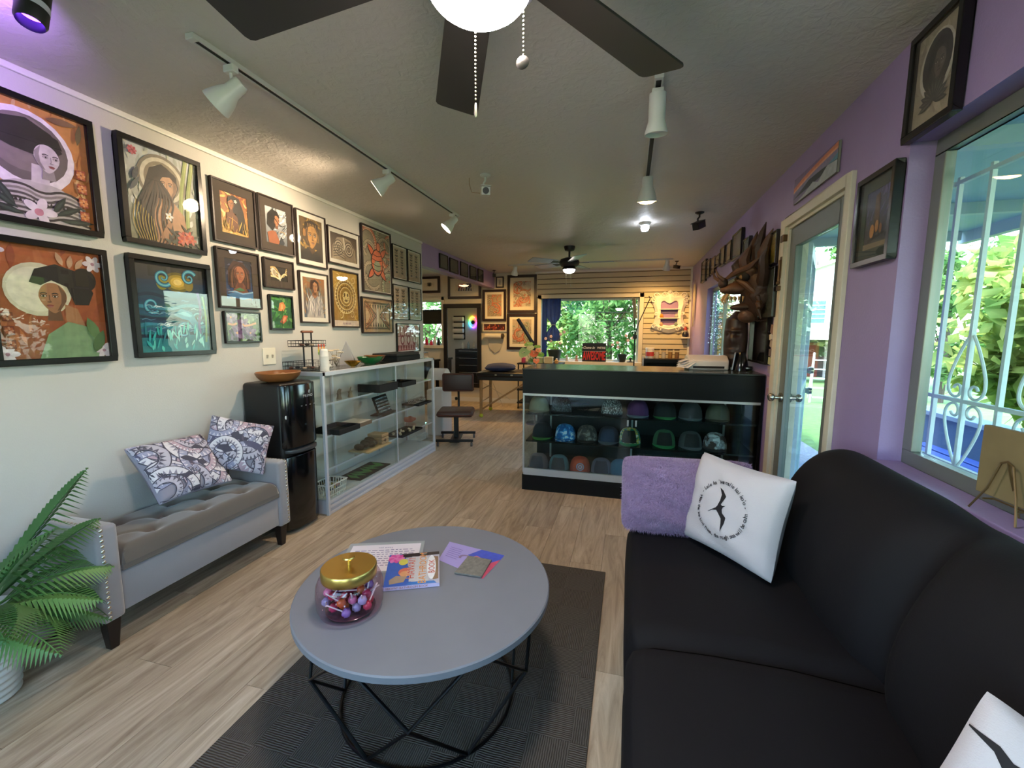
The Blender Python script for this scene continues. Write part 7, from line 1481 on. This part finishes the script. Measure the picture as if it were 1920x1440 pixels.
# ---- back-room window: dark blind and sill things
t = thing('window_blind', 'dark half-lowered blind in the back-room window', 'blind', (-4.05, YF+.02, 1.52)); MB().box((0, 0, .12), (.95, .012, .24)).build('fabric', mat('blind_dark', '#24261f', .8), t); MB().cyl((-.475, 0, -.005), (.475, 0, -.005), .010).build('bottom_bar', ck, t); MB().cyl((-.48, 0, .25), (.48, 0, .25), .016).build('roller', ck, t)
for i, (x, c, lb, h) in enumerate(((-3.90, '#a8182c', 'red bottle', .16), (-3.80, '#c02038', 'red tin', .10), (-3.72, '#d8d0c8', 'white tube', .18), (-3.64, '#1c2420', 'dark plant pot', .14))):
    o = thing('sill_'+lb.split()[-1], lb+' on the back-room window sill', 'container', (x, YF+.005, aw[2]+.0005)); MB().lathe([(.025, 0), (.03, .006), (.03, h*.7), (.016, h*.8)], 14).build('container_body', mat('sill_item_'+c, c, .4), o, smooth=True); MB().lathe([(.018, h*.8), (.018, h)], 12).build('container_cap', mat('sill_cap_'+c, mixc(c, '#000000', .3), .4), o)
t = thing('work_desk', 'black work desk under the back-room window', 'desk', (-4.2, 7.55, 0)); MB().span((-.62, -.3, .78), (.62, .3, .82)).build('desk_top', lam, t, bevel=.004); MB().span((-.6, -.28, .55), (.6, .28, .78)).build('drawer_front', lam, t); 
for x in (-.57, .57):
    for y in (-.25, .25): MB().box((x, y, .275), (.05, .05, .55)).build('leg', lam, t)
for i in range(3): o = thing('glass_jar', '%s lidded glass jar on the black work desk under the back-room window' % ('left', 'middle', 'right')[i], 'jar', (-4.02+.17*i, 7.42, .8205)); MB().lathe([(.045, 0), (.05, .006), (.05, .12), (.04, .135)], 20, cap=False).build('jar_body', MATS['jar_glass'], o, smooth=True); MB().lathe([(.042, .135), (.044, .155)], 20).build('jar_lid', silver, o); MB().lathe([(.044, .004), (.044, .08)], 16).build('jar_contents', mat('cotton_cream', '#e0d6c4', .9), o)
# ---- paper roll and holder on the far wall
a = at(910, 630, 'y', YF-.08); b = at(943, 628, 'y', YF-.08); t = thing('paper_roll', 'roll of white bed paper on a wall holder by the red line prints', 'paper roll', ((a.x+b.x)/2, YF-.08, a.z)); L_ = (b.x-a.x)/2
MB().cyl((-L_, 0, 0), (L_*.85, 0, 0), .045, n=20).build('roll', mat('bed_paper', '#ddd2bc', .8), t, smooth=True); MB().cyl((L_*.85, 0, 0), (L_*1.05, 0, 0), .05, n=20).build('end_disc', mat('disc_dark', '#3a3026', .5), t, smooth=True)
MB().prism([(-L_*.8, 0), (L_, 0), (L_*.6, -.2), (.0, -.26), (-L_*.6, -.18)], .003, Matrix.Translation((0, .055, -.06)) @ rotm(rx=PI/2)).build('shade_sheet', mat('paper_shadow', '#b8b0a0', .8), t)  # flat sheet below the roll, shade put into its darker colour
for x in (-L_, L_): MB().box((x, .04, .0), (.012, .08, .03)).build('bracket', ck, t)
for i, x in enumerate((-2.93, -2.42)): t = thing('wall_outlet', '%s white wall outlet below the paper roll' % ('left', 'right')[i], 'outlet', (x, YF-.004, 1.06)); MB().box((0, 0, 0), (.08, .007, .12)).build('plate', MATS['switch_white'], t, bevel=.002); MB().box((0, -.005, .025), (.03, .004, .03)).build('socket', MATS['toggle_grey'], t); MB().box((0, -.005, -.025), (.03, .004, .03)).build('socket', MATS['toggle_grey'], t)
# ---- adjustable black tube lamp before the round swirl print
a = at(971, 598, 'y', 6.2); b = at(998, 642, 'y', 6.2); t = thing('tube_lamp', 'black tube lamp on a folding arm in front of the round swirl print', 'lamp', (b.x+.05, 6.2, 0))
MB().lathe([(.13, 0), (.13, .02), (.03, .035)], 24).build('weighted_base', ck, t, smooth=True); MB().tube([(0, 0, .03), (0, 0, b.z-.12), (-.05, 0, b.z)], .012, 8).build('stand', ck, t, smooth=True); MB().cyl((-.05, 0, b.z), (a.x-b.x-.05, 0, a.z), .026, n=14).build('tube_shade', mat('lamp_tube_black', '#1c1c1e', .5), t, smooth=True); MB().ball((-.05, 0, b.z), .03, 12, 8).build('joint', ck, t, smooth=True)
# ---- tripod lamp by the far window
p = at(1190, 640, 'y', 6.9); t = thing('floor_lamp', 'thin black floor lamp stand with a slim pale light bar before the far window', 'lamp', (p.x, 6.9, 0))
MB().cyl((0, 0, .1), (0, 0, 1.30), .010).build('pole', ck, t); MB().box((0, 0, 1.29), (.06, .05, .06)).build('clamp', ck, t, bevel=.006)
for k in range(3): a0 = k*2.094+.4; MB().tube([(0, 0, .28), (.28*math.cos(a0), .28*math.sin(a0), .008)], .008, 6).build('tripod_leg', ck, t)
MB().tube([(0, 0, 1.31), (.05, 0, 1.5), (.14, 0, 1.72), (.20, 0, 1.86), (.18, 0, 1.9)], .007, 8).build('boom', ck, t, smooth=True); MB().box((-.02, -.02, 1.72), (.05, .03, .30), rotm(ry=-.12)).build('light_bar', mat('light_bar_tan', '#a8946c', .5), t, bevel=.006); MB().tube([(-.02, -.02, 1.57), (.0, 0, 1.32)], .006, 6).build('bar_stem', ck, t)
# ---- far window: TATTOO sign (faces the street), curtain, sill things
y = YF+.03; a = at(1117, 586, 'y', y); b = at(1187, 602, 'y', y); t = thing('window_sign', 'outline letter sign hanging backwards in the far window, reading towards the street', 'sign', ((a.x+b.x)/2, y, b.z)); w, h = b.x-a.x, a.z-b.z; ws = mat('sign_wire_dark', '#4a5048', .5)
for q in (((-w/2, 0, 0), (w/2, 0, 0)), ((-w/2, 0, h), (w/2, 0, h)), ((-w/2, 0, 0), (-w/2, 0, h)), ((w/2, 0, 0), (w/2, 0, h))): MB().tube(q, .006, 6).build('sign_frame', ws, t)
tm = text_mb('TATTOO', h*.95, .008, spacing=1.12); bx = max(v.x for v in tm.v)-min(v.x for v in tm.v); sx = w*.92/bx; xform(tm, Matrix.Translation((0, 0, h*.5)) @ Matrix.Scale(-1, 4, (1, 0, 0)) @ rotm(rx=PI/2) @ Matrix.Diagonal((sx, 1, 1, 1))); tm.f = [f_[::-1] for f_ in tm.f]; tm.build('sign_lettering', mat('sign_tube_grey', '#4a554c', .4), t)
for x in (-w/2, w/2-.02): MB().tube([(x, 0, h), (x, 0, mw[3]-b.z-.04)], .002, 5).build('hanging_wire', ws, t)
blue = mat('curtain_blue', '#2a4a9a', .8, vary=.25, vscale=12)
a = at(1018, 566, 'y', YF); t = thing('blue_curtain', 'blue curtain gathered and tied at the left side of the far window', 'curtain', (mw[0]+.02, YF-.035, mw[2]+.03)); hh = mw[3]-mw[2]-.03
MB().cyl((-.05, 0, hh), (1.7, 0, hh), .006).build('curtain_rod', ck, t)
def cloth(x0, x1, zt, zb_, tie, amp=.014):
    def fn(u, v):
        z = zt+(zb_-zt)*v; s_ = 1-.72*math.exp(-((z-tie)/.09)**2) if tie else 1; xm = (x0+x1)/2
        return Vector((xm+(x0+(x1-x0)*u-xm)*s_, amp*math.sin(u*22)*(.5+.5*s_), z))
    return fn
c1 = MB(); c1.grid(cloth(0, .09, hh, .02, None), 30, 20); c1.build('narrow_panel', blue, t, smooth='all')
c2 = MB(); c2.grid(cloth(.08, .34, hh, .33, .62), 40, 40); c2.build('tied_panel', blue, t, smooth='all'); MB().tube([(.21+.045*math.cos(q), .025*math.sin(q), .62) for q in [2*PI*k/14 for k in range(14)]], .010, 6, True).build('tie_band', mat('curtain_tie_grey', '#6a7a94', .7), t)
sill_z = mw[2]+.0005; sy = YF-.06
def plant_pot(label, px, r, h, kind):
    p = at(px, 670, 'y', sy); t = thing('potted_orchid', label, 'plant', (p.x, sy, sill_z)); MB().lathe([(r*.6, 0), (r*.65, .004), (r*.95, h*.7), (r, h), (r*.9, h), (r*.86, h*.9)], 20, cap=False).build('pot', mat('pot_dark', '#1e2a2a', .4), t, smooth=True); MB().lathe([(.001, h*.88), (r*.88, h*.88)], 16, cap=False).build('soil', MATS['soil_dark'], t); MB().lathe([(r*.55, .0), (r*.6, .003)], 16).build('pot_foot', MATS['pot_dark'], t)
    if kind:
        for k in range(4): a0 = k*1.6+kind; q = [(0, 0, h*.88), (.05*math.cos(a0), .02*math.sin(a0), h+.12), (.16*math.cos(a0), .03*math.sin(a0), h+.2+.05*k)]; MB().tube(q, .003, 5).build('stem', MATS['stem_brown'], t)
        for k in range(6): a0 = k*1.1+kind; x, y_, z = .17*math.cos(a0), .03*math.sin(a0), h+.12+.04*k; fb = MB(); [fb.ball((x+.016*math.cos(q), y_, z+.016*math.sin(q)), (.013, .004, .013), 8, 5) for q in (0, 1.26, 2.5, 3.8, 5.0)]; fb.build('blossom', mat('orchid_pale', '#d8c0cc', .6), t, smooth=True)
    for k in range(3): a0 = k*2.1; MB().add([(0, 0, h*.9), (.03*math.cos(a0)-.01, .012, h+.05), (.09*math.cos(a0), .02*math.sin(a0), h+.07), (.03*math.cos(a0)+.01, -.012, h+.05)], [(0, 1, 2, 3)]).build('leaf', frond_l, t)
plant_pot('large dark pot with branches on the left of the far window sill', 1040, .13, .20, 1); plant_pot('smaller dark pot with an orchid on the right of the far window sill', 1166, .085, .14, 2)
a = at(1092, 643, 'y', sy-.02); b = at(1136, 672, 'y', sy-.02); w = b.x-a.x; h = a.z-sill_z
t = thing('welcome_sign', 'black and red sign with white script standing on the far window sill', 'sign', ((a.x+b.x)/2, sy-.02, sill_z)); MB().span((-w/2, 0, 0), (w/2, .012, h)).build('sign_board', mat('sign_black', '#14161e', .5), t)
xform(text_mb("Come in", .060, .002, shear=.35, offset=.0012), Matrix.Translation((-w*.23, -.002, h*.75)) @ rotm(rx=PI/2)).build('white_script', mat('sign_white', '#e6e8ee', .5), t); xform(text_mb("WE'RE", .052, .002, offset=.001), Matrix.Translation((w*.30, -.002, h*.74)) @ rotm(rx=PI/2)).build('white_lettering', MATS['sign_white'], t)
tm = text_mb('AWESOME', .1, .002, offset=.003); bx = max(v.x for v in tm.v)-min(v.x for v in tm.v); hz_ = max(v.y for v in tm.v)-min(v.y for v in tm.v); xform(tm, Matrix.Translation((0, -.003, h*.29)) @ rotm(rx=PI/2) @ Matrix.Diagonal((w*.95/bx, h*.48/hz_, 1, 1))).build('red_lettering', mat('sign_red', '#d03028', .5), t)
MB().tube([(-w/2, 0, h*.55), (w/2, 0, h*.55)], .002, 4).build('sign_rule', MATS['sign_white'], t)
for i, (px, c, lb) in enumerate(((1063, '#a8a8a0', 'small grey stone ornament'), (1081, '#a87a60', 'small tan figurine'))):
    p = at(px, 672, 'y', sy); t = thing('sill_figurine', lb+' beside the welcome sign on the sill', 'figurine', (p.x, sy, sill_z)); fm = mat('figurine_'+c, c, .6); MB().lathe([(.03, 0), (.032, .01), (.02, .035), (.026, .06), (.012, .075)], 14).build('figurine_body', fm, t, smooth=True); MB().ball((0, 0, .09), (.02, .02, .022), 12, 8).build('figurine_head', fm, t, smooth=True)
p = at(1182, 672, 'y', sy); t = thing('small_speaker', 'tiny black ball ornament on a stand at the right end of the far sill', 'ornament', (p.x, sy, sill_z)); MB().lathe([(.06, 0), (.06, .012), (.02, .018), (.008, .04)], 16).build('stand_plate', ck, t, smooth=True); MB().ball((0, 0, .06), .024, 14, 10).build('ball', ck, t, smooth=True)
# ---- ornate white wall shelf
x0, x1, z0, z1 = .345, .925, 1.345, 2.06; cx, hw, H = (x0+x1)/2, (x1-x0)/2, z1-z0
t = thing('ornate_wall_shelf', 'ornate white scrollwork shelf frame with lilac back on the far wall', 'shelf', (cx, YF-.018, z0)); orm = mat('shelf_white_plaster', '#efeadc', .5)
right = [(0, 1.0), (.10, .985), (.18, .945), (.30, .915), (.45, .91), (.62, .915), (.80, .90), (.95, .885), (1.0, .84), (.93, .79), (.98, .74), (.90, .66), (.80, .55), (.77, .42), (.80, .28), (.90, .20), (.98, .165), (.96, .12), (.86, .11), (.74, .09), (.60, .075), (.45, .065), (.32, .03), (.15, .012), (0, 0)]
def smooth_(P):
    for _ in range(1):
        q = [P[0]]
        for a_, b_ in zip(P[:-1], P[1:]): q += [(a_[0]*.75+b_[0]*.25, a_[1]*.75+b_[1]*.25), (a_[0]*.25+b_[0]*.75, a_[1]*.25+b_[1]*.75)]
        P = q+[P[-1]]
    return P
rs = smooth_(right); inner = [(0, .70), (.14, .72), (.26, .755), (.38, .755), (.46, .73), (.49, .66), (.48, .55), (.47, .40), (.465, .27), (.46, .205), (.36, .195), (.25, .19), (.12, .18), (0, .175)]
ins = [inner[min(int(i*(len(inner)-1)/(len(rs)-1)), len(inner)-2)] for i in range(len(rs))]
ins = []
for i in range(len(rs)):
    f = i*(len(inner)-1)/(len(rs)-1); k = min(int(f), len(inner)-2); q = f-k; ins.append((inner[k][0]*(1-q)+inner[k+1][0]*q, inner[k][1]*(1-q)+inner[k+1][1]*q))
mb = MB()
for s_ in (-1, 1):
    V = []; n = len(rs)
    for (ox, oz), (ix_, iz) in zip(rs, ins):
        mx, mz = (ox+ix_)/2, (oz+iz)/2; V += [(s_*ox*hw, 0, oz*H), (s_*ox*hw, -.03, oz*H), (s_*mx*hw, -.075, mz*H), (s_*ix_*hw, -.045, iz*H), (s_*ix_*hw, 0, iz*H)]
    Fc = []
    for i in range(n-1):
        for k in range(4): f4 = (i*5+k, i*5+k+1, (i+1)*5+k+1, (i+1)*5+k); Fc.append(f4 if s_ > 0 else f4[::-1])
    mb.add(V, Fc)
mb.build('carved_frame', orm, t, smooth=True)
MB().span((-.6*hw, -.004, .14*H), (.6*hw, 0, .80*H)).build('lilac_back', mat('shelf_lilac', '#9a7aa8', .5), t)
for z in (.345, .555): MB().span((-.6*hw, -.07, z*H), (.6*hw, -.004, z*H+.012)).build('shelf_board', orm, t); MB().span((-.6*hw, -.012, z*H-.07), (.6*hw, -.005, z*H)).build('shelf_riser', mat('shelf_purple', '#5a4a78', .5), t)
MB().span((-.57*hw, -.07, .148*H), (.57*hw, -.004, .148*H+.01)).build('shelf_board', orm, t)
for s_ in (-1, 1):
    for (x, z, r) in ((.75, .88, .05), (.88, .77, .045), (.84, .17, .045), (.5, .10, .04), (.3, .90, .045), (.72, .45, .03)):
        sc = MB(); sc.tube([(s_*x*hw+r*(1-.7*k/14)*math.cos(s_*k*.6), -.07, z*H+r*(1-.7*k/14)*math.sin(k*.6)) for k in range(15)], [.010*(1-.5*k/14) for k in range(15)], 6); sc.build('scroll', orm, t, smooth=True)
MB().lathe([(.002, .03), (.02, .02), (.03, 0)], 12, Matrix.Translation((0, -.06, .965*H)) @ rotm(rx=PI/2)).build('crest_shell', orm, t, smooth=True)
for i, (x, z, c, lb) in enumerate(((-.42, .345, '#c8842c', 'amber carved ornament on the middle board of the white shelf'), (.40, .345, '#b8b4a8', 'grey shell ornament on the middle board of the white shelf'), (-.42, .148, '#c8a080', 'tan ornament on the lowest board of the white shelf'), (.40, .148, '#8a9a88', 'green-grey ornament on the lowest board of the white shelf'))):
    o = thing('shelf_ornament', lb, 'ornament', (cx+x*hw, YF-.018-.04, z0+z*H+.0125)); fm = mat('ornament_'+c, c, .4); MB().lathe([(.02, 0), (.03, .012), (.034, .03), (.022, .045)], 14).build('ornament_body', fm, o, smooth=True); MB().ball((0, 0, .052), (.022, .018, .016), 12, 8).build('ornament_top', fm, o, smooth=True)
# ---- low black cabinet with jars, and corner things
t = thing('low_cabinet', 'low black open cabinet under the ornate shelf', 'cabinet', (.62, 7.66, 0))
for a_, b_ in (((-.38, -.2, .86), (.33, .2, .92)), ((-.38, -.2, 0), (-.34, .2, .86)), ((.29, -.2, 0), (.33, .2, .86)), ((-.34, .17, 0), (.29, .2, .86)), ((-.34, -.2, .70), (.29, .17, .73)), ((-.34, -.2, .35), (.29, .17, .38)), ((-.34, -.2, .05), (.29, .17, .08))): MB().span(a_, b_).build('panel', lam, t)
MB().span((-.40, -.21, .70), (-.38, -.19, .97)).build('silver_edge', MATS['rail_silver'], t)
for i in range(3): tag(MB().span((.34+.16*i, 7.50, .7305), (.47+.16*i, 7.7, .745+.02*i)).build('magazine_pile', mat('mag_%d' % i, ['#b8a890', '#d0d4dc', '#8a7a70'][i], .5)), '%s pile of magazines inside the low black cabinet' % ('tan', 'pale blue', 'brown')[i], 'magazines')
o = thing('white_tub', 'white tub with red label on the low black cabinet', 'tub', (.34, 7.66, .9205)); MB().lathe([(.065, 0), (.068, .006), (.068, .15), (.06, .155)], 20).build('tub_body', mat('tub_white', '#e4ddd0', .45), o, smooth=True); MB().lathe([(.0685, .04), (.0685, .11)], 20, cap=False).build('red_label', mat('tub_red', '#b83a34', .5), o, smooth=True); MB().lathe([(.071, .155), (.071, .175), (.066, .18)], 20).build('tub_lid', MATS['tub_white'], o, smooth=True)
for i, (c, lb) in enumerate((('#d8d0c0', 'cotton'), ('#d0c8b8', 'gauze'), ('#a8804c', 'brown swabs'), ('#8a6a44', 'wooden sticks'))):
    o = thing('glass_jar', 'square glass jar of %s on the low black cabinet' % lb, 'jar', (.455+.105*i, 7.66, .9205)); MB().lathe([(.045, 0), (.048, .006), (.048, .13), (.04, .14)], 4, rotm(rz=PI/4), cap=False).build('jar_body', MATS['jar_glass'], o); MB().lathe([(.043, .14), (.043, .162)], 16).build('jar_lid', mat('jar_lid_dark', '#3a342c', .5), o); MB().lathe([(.034, .004), (.034, .11)], 12).build('jar_contents', mat('jar_fill_'+c, c, .9), o)
o = thing('corner_figurine', 'small dark round-bellied figurine on a bracket in the far right corner', 'figurine', (.90, 7.80, 1.28)); MB().span((-.06, -.05, -.02), (.07, .06, 0)).build('bracket', orm, o); MB().lathe([(.03, 0), (.05, .02), (.052, .05), (.03, .085)], 16).build('figurine_body', mat('figurine_navy', '#1c1e2e', .35), o, smooth=True); MB().ball((0, 0, .105), (.03, .03, .032), 14, 10).build('figurine_head', mat('figurine_face', '#c8b8a8', .5), o, smooth=True); MB().lathe([(.034, .115), (.03, .14), (.006, .18)], 12).build('figurine_hat', mat('figurine_red', '#a02c2c', .5), o, smooth=True)
o = thing('wall_thermostat', 'small cream thermostat box on the far wall near the corner', 'thermostat', (.90, YF-.02, 1.86)); MB().box((0, -.012, 0), (.06, .025, .09)).build('cover', MATS['switch_white'], o, bevel=.004); MB().box((0, -.026, .015), (.035, .003, .02)).build('display', MATS['toggle_grey'], o)
o = thing('hanging_paddle', 'long pale carved paddle hanging on the lilac wall at the far corner', 'carving', (XR-.02, 7.35, 1.55)); mb = MB(); mb.prism([(-.05, .55), (-.06, .40), (-.05, .15), (-.015, -.02), (.0, -.10), (.02, -.02), (.05, .15), (.06, .40), (.045, .55)], .018, rotm(rz=-PI/2) @ rotm(rx=PI/2)); mb.build('blade', mat('paddle_pale_wood', '#a89a84', .6, vary=.15), o); MB().tube([(-.009, 0, .55), (-.009, 0, .62)], .003, 5).build('cord', MATS['cable_tan'], o)
# ---- crystal bead strings in the second window
bead = MB(); rb_ = random.Random(5)
for i in range(9):
    y = 5.62+.075*i+rb_.uniform(-.02, .02); L_ = rb_.uniform(.35, .95); z_ = 1.86-rb_.uniform(0, .25); x_ = XR+.04+rb_.uniform(-.02, .02)
    while z_ > 1.86-L_: bead.ball((x_+rb_.uniform(-.006, .006), y+rb_.uniform(-.012, .012), z_), rb_.choice((.004, .006, .009)), 6, 4); z_ -= rb_.uniform(.025, .07)
o = bead.build('crystal_bead_curtain', mat('crystal', '#e6eef6', .08, spec=1, coat=1)); o['kind'] = 'stuff'; tag(o, 'sparkling strings of crystal beads hanging in the second window', 'bead curtain')
# ---- carved dragon mask on the lilac wall
kw = mat('carved_dark_wood', '#38261c', .55, vary=.3, vscale=18, bump=.3, bscale=40); kl = mat('carved_light_wood', '#553a29', .55, vary=.3, vscale=18, bump=.35, bscale=45)
o = thing('dragon_mask', 'large carved wooden dragon mask with flame spikes on the lilac wall', 'carving', (XR-.002, 3.74, 1.74), -PI/2)
def blob(n, c, r, m=kw, rot=None, kn=.16, fr=42): mb = MB(); mb.ball((0, 0, 0), r, 22, 14); mb.v = [v*(1+kn*math.sin(v.x*fr+1)*math.sin(v.z*fr)*math.cos(v.y*fr*.7)) for v in mb.v]; mb.v = [Matrix.Translation(Vector(c)) @ (rot or Matrix()) @ v for v in mb.v]; mb.v = [Vector((v.x, min(v.y, 0), v.z)) for v in mb.v]; return mb.build(n, m, o, smooth='all')
blob('head_block', (0, -.03, -.02), (.17, .13, .25)); blob('brow', (0, -.12, .07), (.15, .07, .05), kl); blob('snout', (0, -.19, -.045), (.062, .12, .045), kl); blob('nose', (0, -.29, -.005), (.05, .035, .04)); blob('lower_jaw', (0, -.12, -.185), (.06, .11, .032)); blob('chin_tuft', (0, -.10, -.25), (.05, .07, .06), kl)
for s_ in (-1, 1):
    blob('cheek', (s_*.11, -.06, -.09), (.045, .07, .08), kw); MB().tube([(s_*.06, -.20, .01), (s_*.11, -.16, -.02), (s_*.13, -.10, -.08), (s_*.12, -.05, -.16)], [.012, .022, .022, .008], 8).build('cheek_ridge', kl, o, smooth=True); MB().tube([(s_*.03, -.27, .03), (s_*.07, -.21, .075), (s_*.13, -.14, .10), (s_*.18, -.08, .17)], [.010, .022, .026, .004], 8).build('brow_flame', kl, o, smooth=True); [MB().tube([(s_*.045, -.15-.03*k, -.105), (s_*.047, -.155-.03*k, -.145)], [.010, .002], 6).build('tooth', mat('mask_fang', '#a88a60', .4), o) for k in range(4)]; blob('eye_socket', (s_*.085, -.15, .035), (.042, .035, .04), mat('mask_hollow', '#140d0a', .8)); MB().ball((s_*.085, -.178, .035), .018, 12, 8).build('eyeball', mat('mask_eye', '#8a6a40', .35), o, smooth=True)
    MB().tube([(s_*.05, -.30, .02), (s_*.07, -.34, .05), (s_*.06, -.36, .10)], [.016, .011, .003], 8).build('nose_horn', kl, o, smooth=True); MB().tube([(s_*.045, -.26, -.09), (s_*.05, -.28, -.13), (s_*.045, -.27, -.16)], [.014, .010, .003], 8).build('fang', mat('mask_fang', '#a88a60', .4), o, smooth=True)
    MB().tube([(s_*.14, -.05, -.02), (s_*.20, -.06, .06), (s_*.21, -.07, .16), (s_*.24, -.06, .22)], [.045, .04, .028, .004], 8).build('ear_flame', kw, o, smooth=True)
    for k in range(3): MB().tube([(s_*(.10+.02*k), -.05, -.10-.04*k), (s_*(.15+.02*k), -.08, -.12-.05*k), (s_*(.17+.015*k), -.06, -.18-.05*k)], [.024, .018, .004], 8).build('mane_lock', kl if k % 2 else kw, o, smooth=True)
for k, (x, y_, L_, ln) in enumerate(((-.13, -.04, .24, -.06), (-.07, -.06, .32, -.03), (0, -.09, .28, .0), (.06, -.06, .34, .03), (.12, -.04, .27, .06), (-.03, -.14, .18, -.02), (.04, -.14, .19, .02), (.0, -.18, .11, 0))):
    MB().tube([(x, y_, .08), (x+ln*.4, y_-.02, .08+L_*.45), (x+ln, y_-.0, .08+L_*.8), (x+ln*1.5, y_+.015, .08+L_)], [.045, .04, .022, .003], 8).build('flame_spike', kw if k % 2 else kl, o, smooth=True)
# ---- tall carved head standing on the counter
o = thing('carved_head', 'tall dark carved wooden head standing on the counter end', 'carving', (.855, 3.985, KH+.0008), rotz=-.5)
mb = MB()
def hd(u, v):
    a0 = 2*PI*u; z = .48*v; r = .062+.028*math.sin(PI*min(1, v*1.05))**.7+.016*max(0, v-.55); r *= (1-max(0, v-.86)/.14*.75) if v > .86 else 1
    fx = max(0, math.cos(a0+PI/2)); nose = .030*fx**14*math.exp(-((v-.52)/.09)**2)*(1.2-v); brow = .014*fx**4*math.exp(-((v-.66)/.03)**2); eye = -.012*math.exp(-((v-.60)/.03)**2)*math.exp(-((abs(math.sin(a0+PI/2))-.42)/.18)**2)*(fx > 0); lip = .012*fx**8*(math.exp(-((v-.34)/.016)**2)+math.exp(-((v-.30)/.016)**2)); chin = .014*fx**5*math.exp(-((v-.19)/.05)**2)
    r += nose+brow+eye+lip+chin; return Vector((r*math.cos(a0), r*1.05*math.sin(a0), z))
mb.grid(hd, 60, 60, True); mb.build('head', mat('carved_black_brown', '#2c1c18', .45, vary=.2, vscale=20), o, smooth='all'); MB().lathe([(.085, 0), (.085, .02), (.07, .03)], 20).build('pedestal', MATS['black_wood'], o)
# ---- small mirror and hook board near the door jamb
o = thing('small_mirror', 'small dark-framed mirror on the lilac wall showing the green window', 'mirror', (XR-.003, 3.70, 1.13), -PI/2); w, h = .46, .34
for q in (((-w/2, -.035, 0), (w/2, 0, .015)), ((-w/2, -.035, h-.015), (w/2, 0, h)), ((-w/2, -.035, .015), (-w/2+.015, 0, h-.015)), ((w/2-.015, -.035, .015), (w/2, 0, h-.015))): MB().span(*q).build('frame_side', fr_black, o)
MB().span((-w/2+.012, -.02, .012), (w/2-.012, -.016, h-.012)).build('mirror_glass', MATS['mirror_silver'], o)
o = thing('photo_strip', 'row of small photos stuck above the small mirror', 'photos', (XR-.002, 3.72, 1.50), -PI/2)
for i, c in enumerate(('#8aa0a0', '#6a7a88', '#a89a98', '#5a6a70')): MB().span((-.2+.1*i, -.002, 0), (-.11+.1*i, 0, .09)).build('photo', mat('photo_'+c, c, .3, vary=.4, vscale=40), o)
o = thing('hook_board', 'cluster of small wooden plaques hanging beside the door jamb', 'wall decor', (XR-.002, 3.415, 1.08), -PI/2)
for i, (x, z, w, h, c, r) in enumerate(((0, .30, .07, .06, '#8a6a5c', .3), (-.02, .25, .05, .04, '#c8c0b0', -.2), (.01, .20, .07, .05, '#a8988c', .25), (.0, .14, .06, .05, '#6a5a58', 0), (-.01, .08, .06, .05, '#b0b48a', .1), (.0, .02, .055, .05, '#9a8a94', 0), (0, -.06, .06, .06, '#a88aa0', 0), (.0, -.14, .06, .06, '#9a7a90', 0))): MB().box((x, -.012-.002*(i % 2), z), (w, .012, h), rotm(ry=r)).build('plaque', mat('plaque_'+c, c, .6), o, bevel=.002)
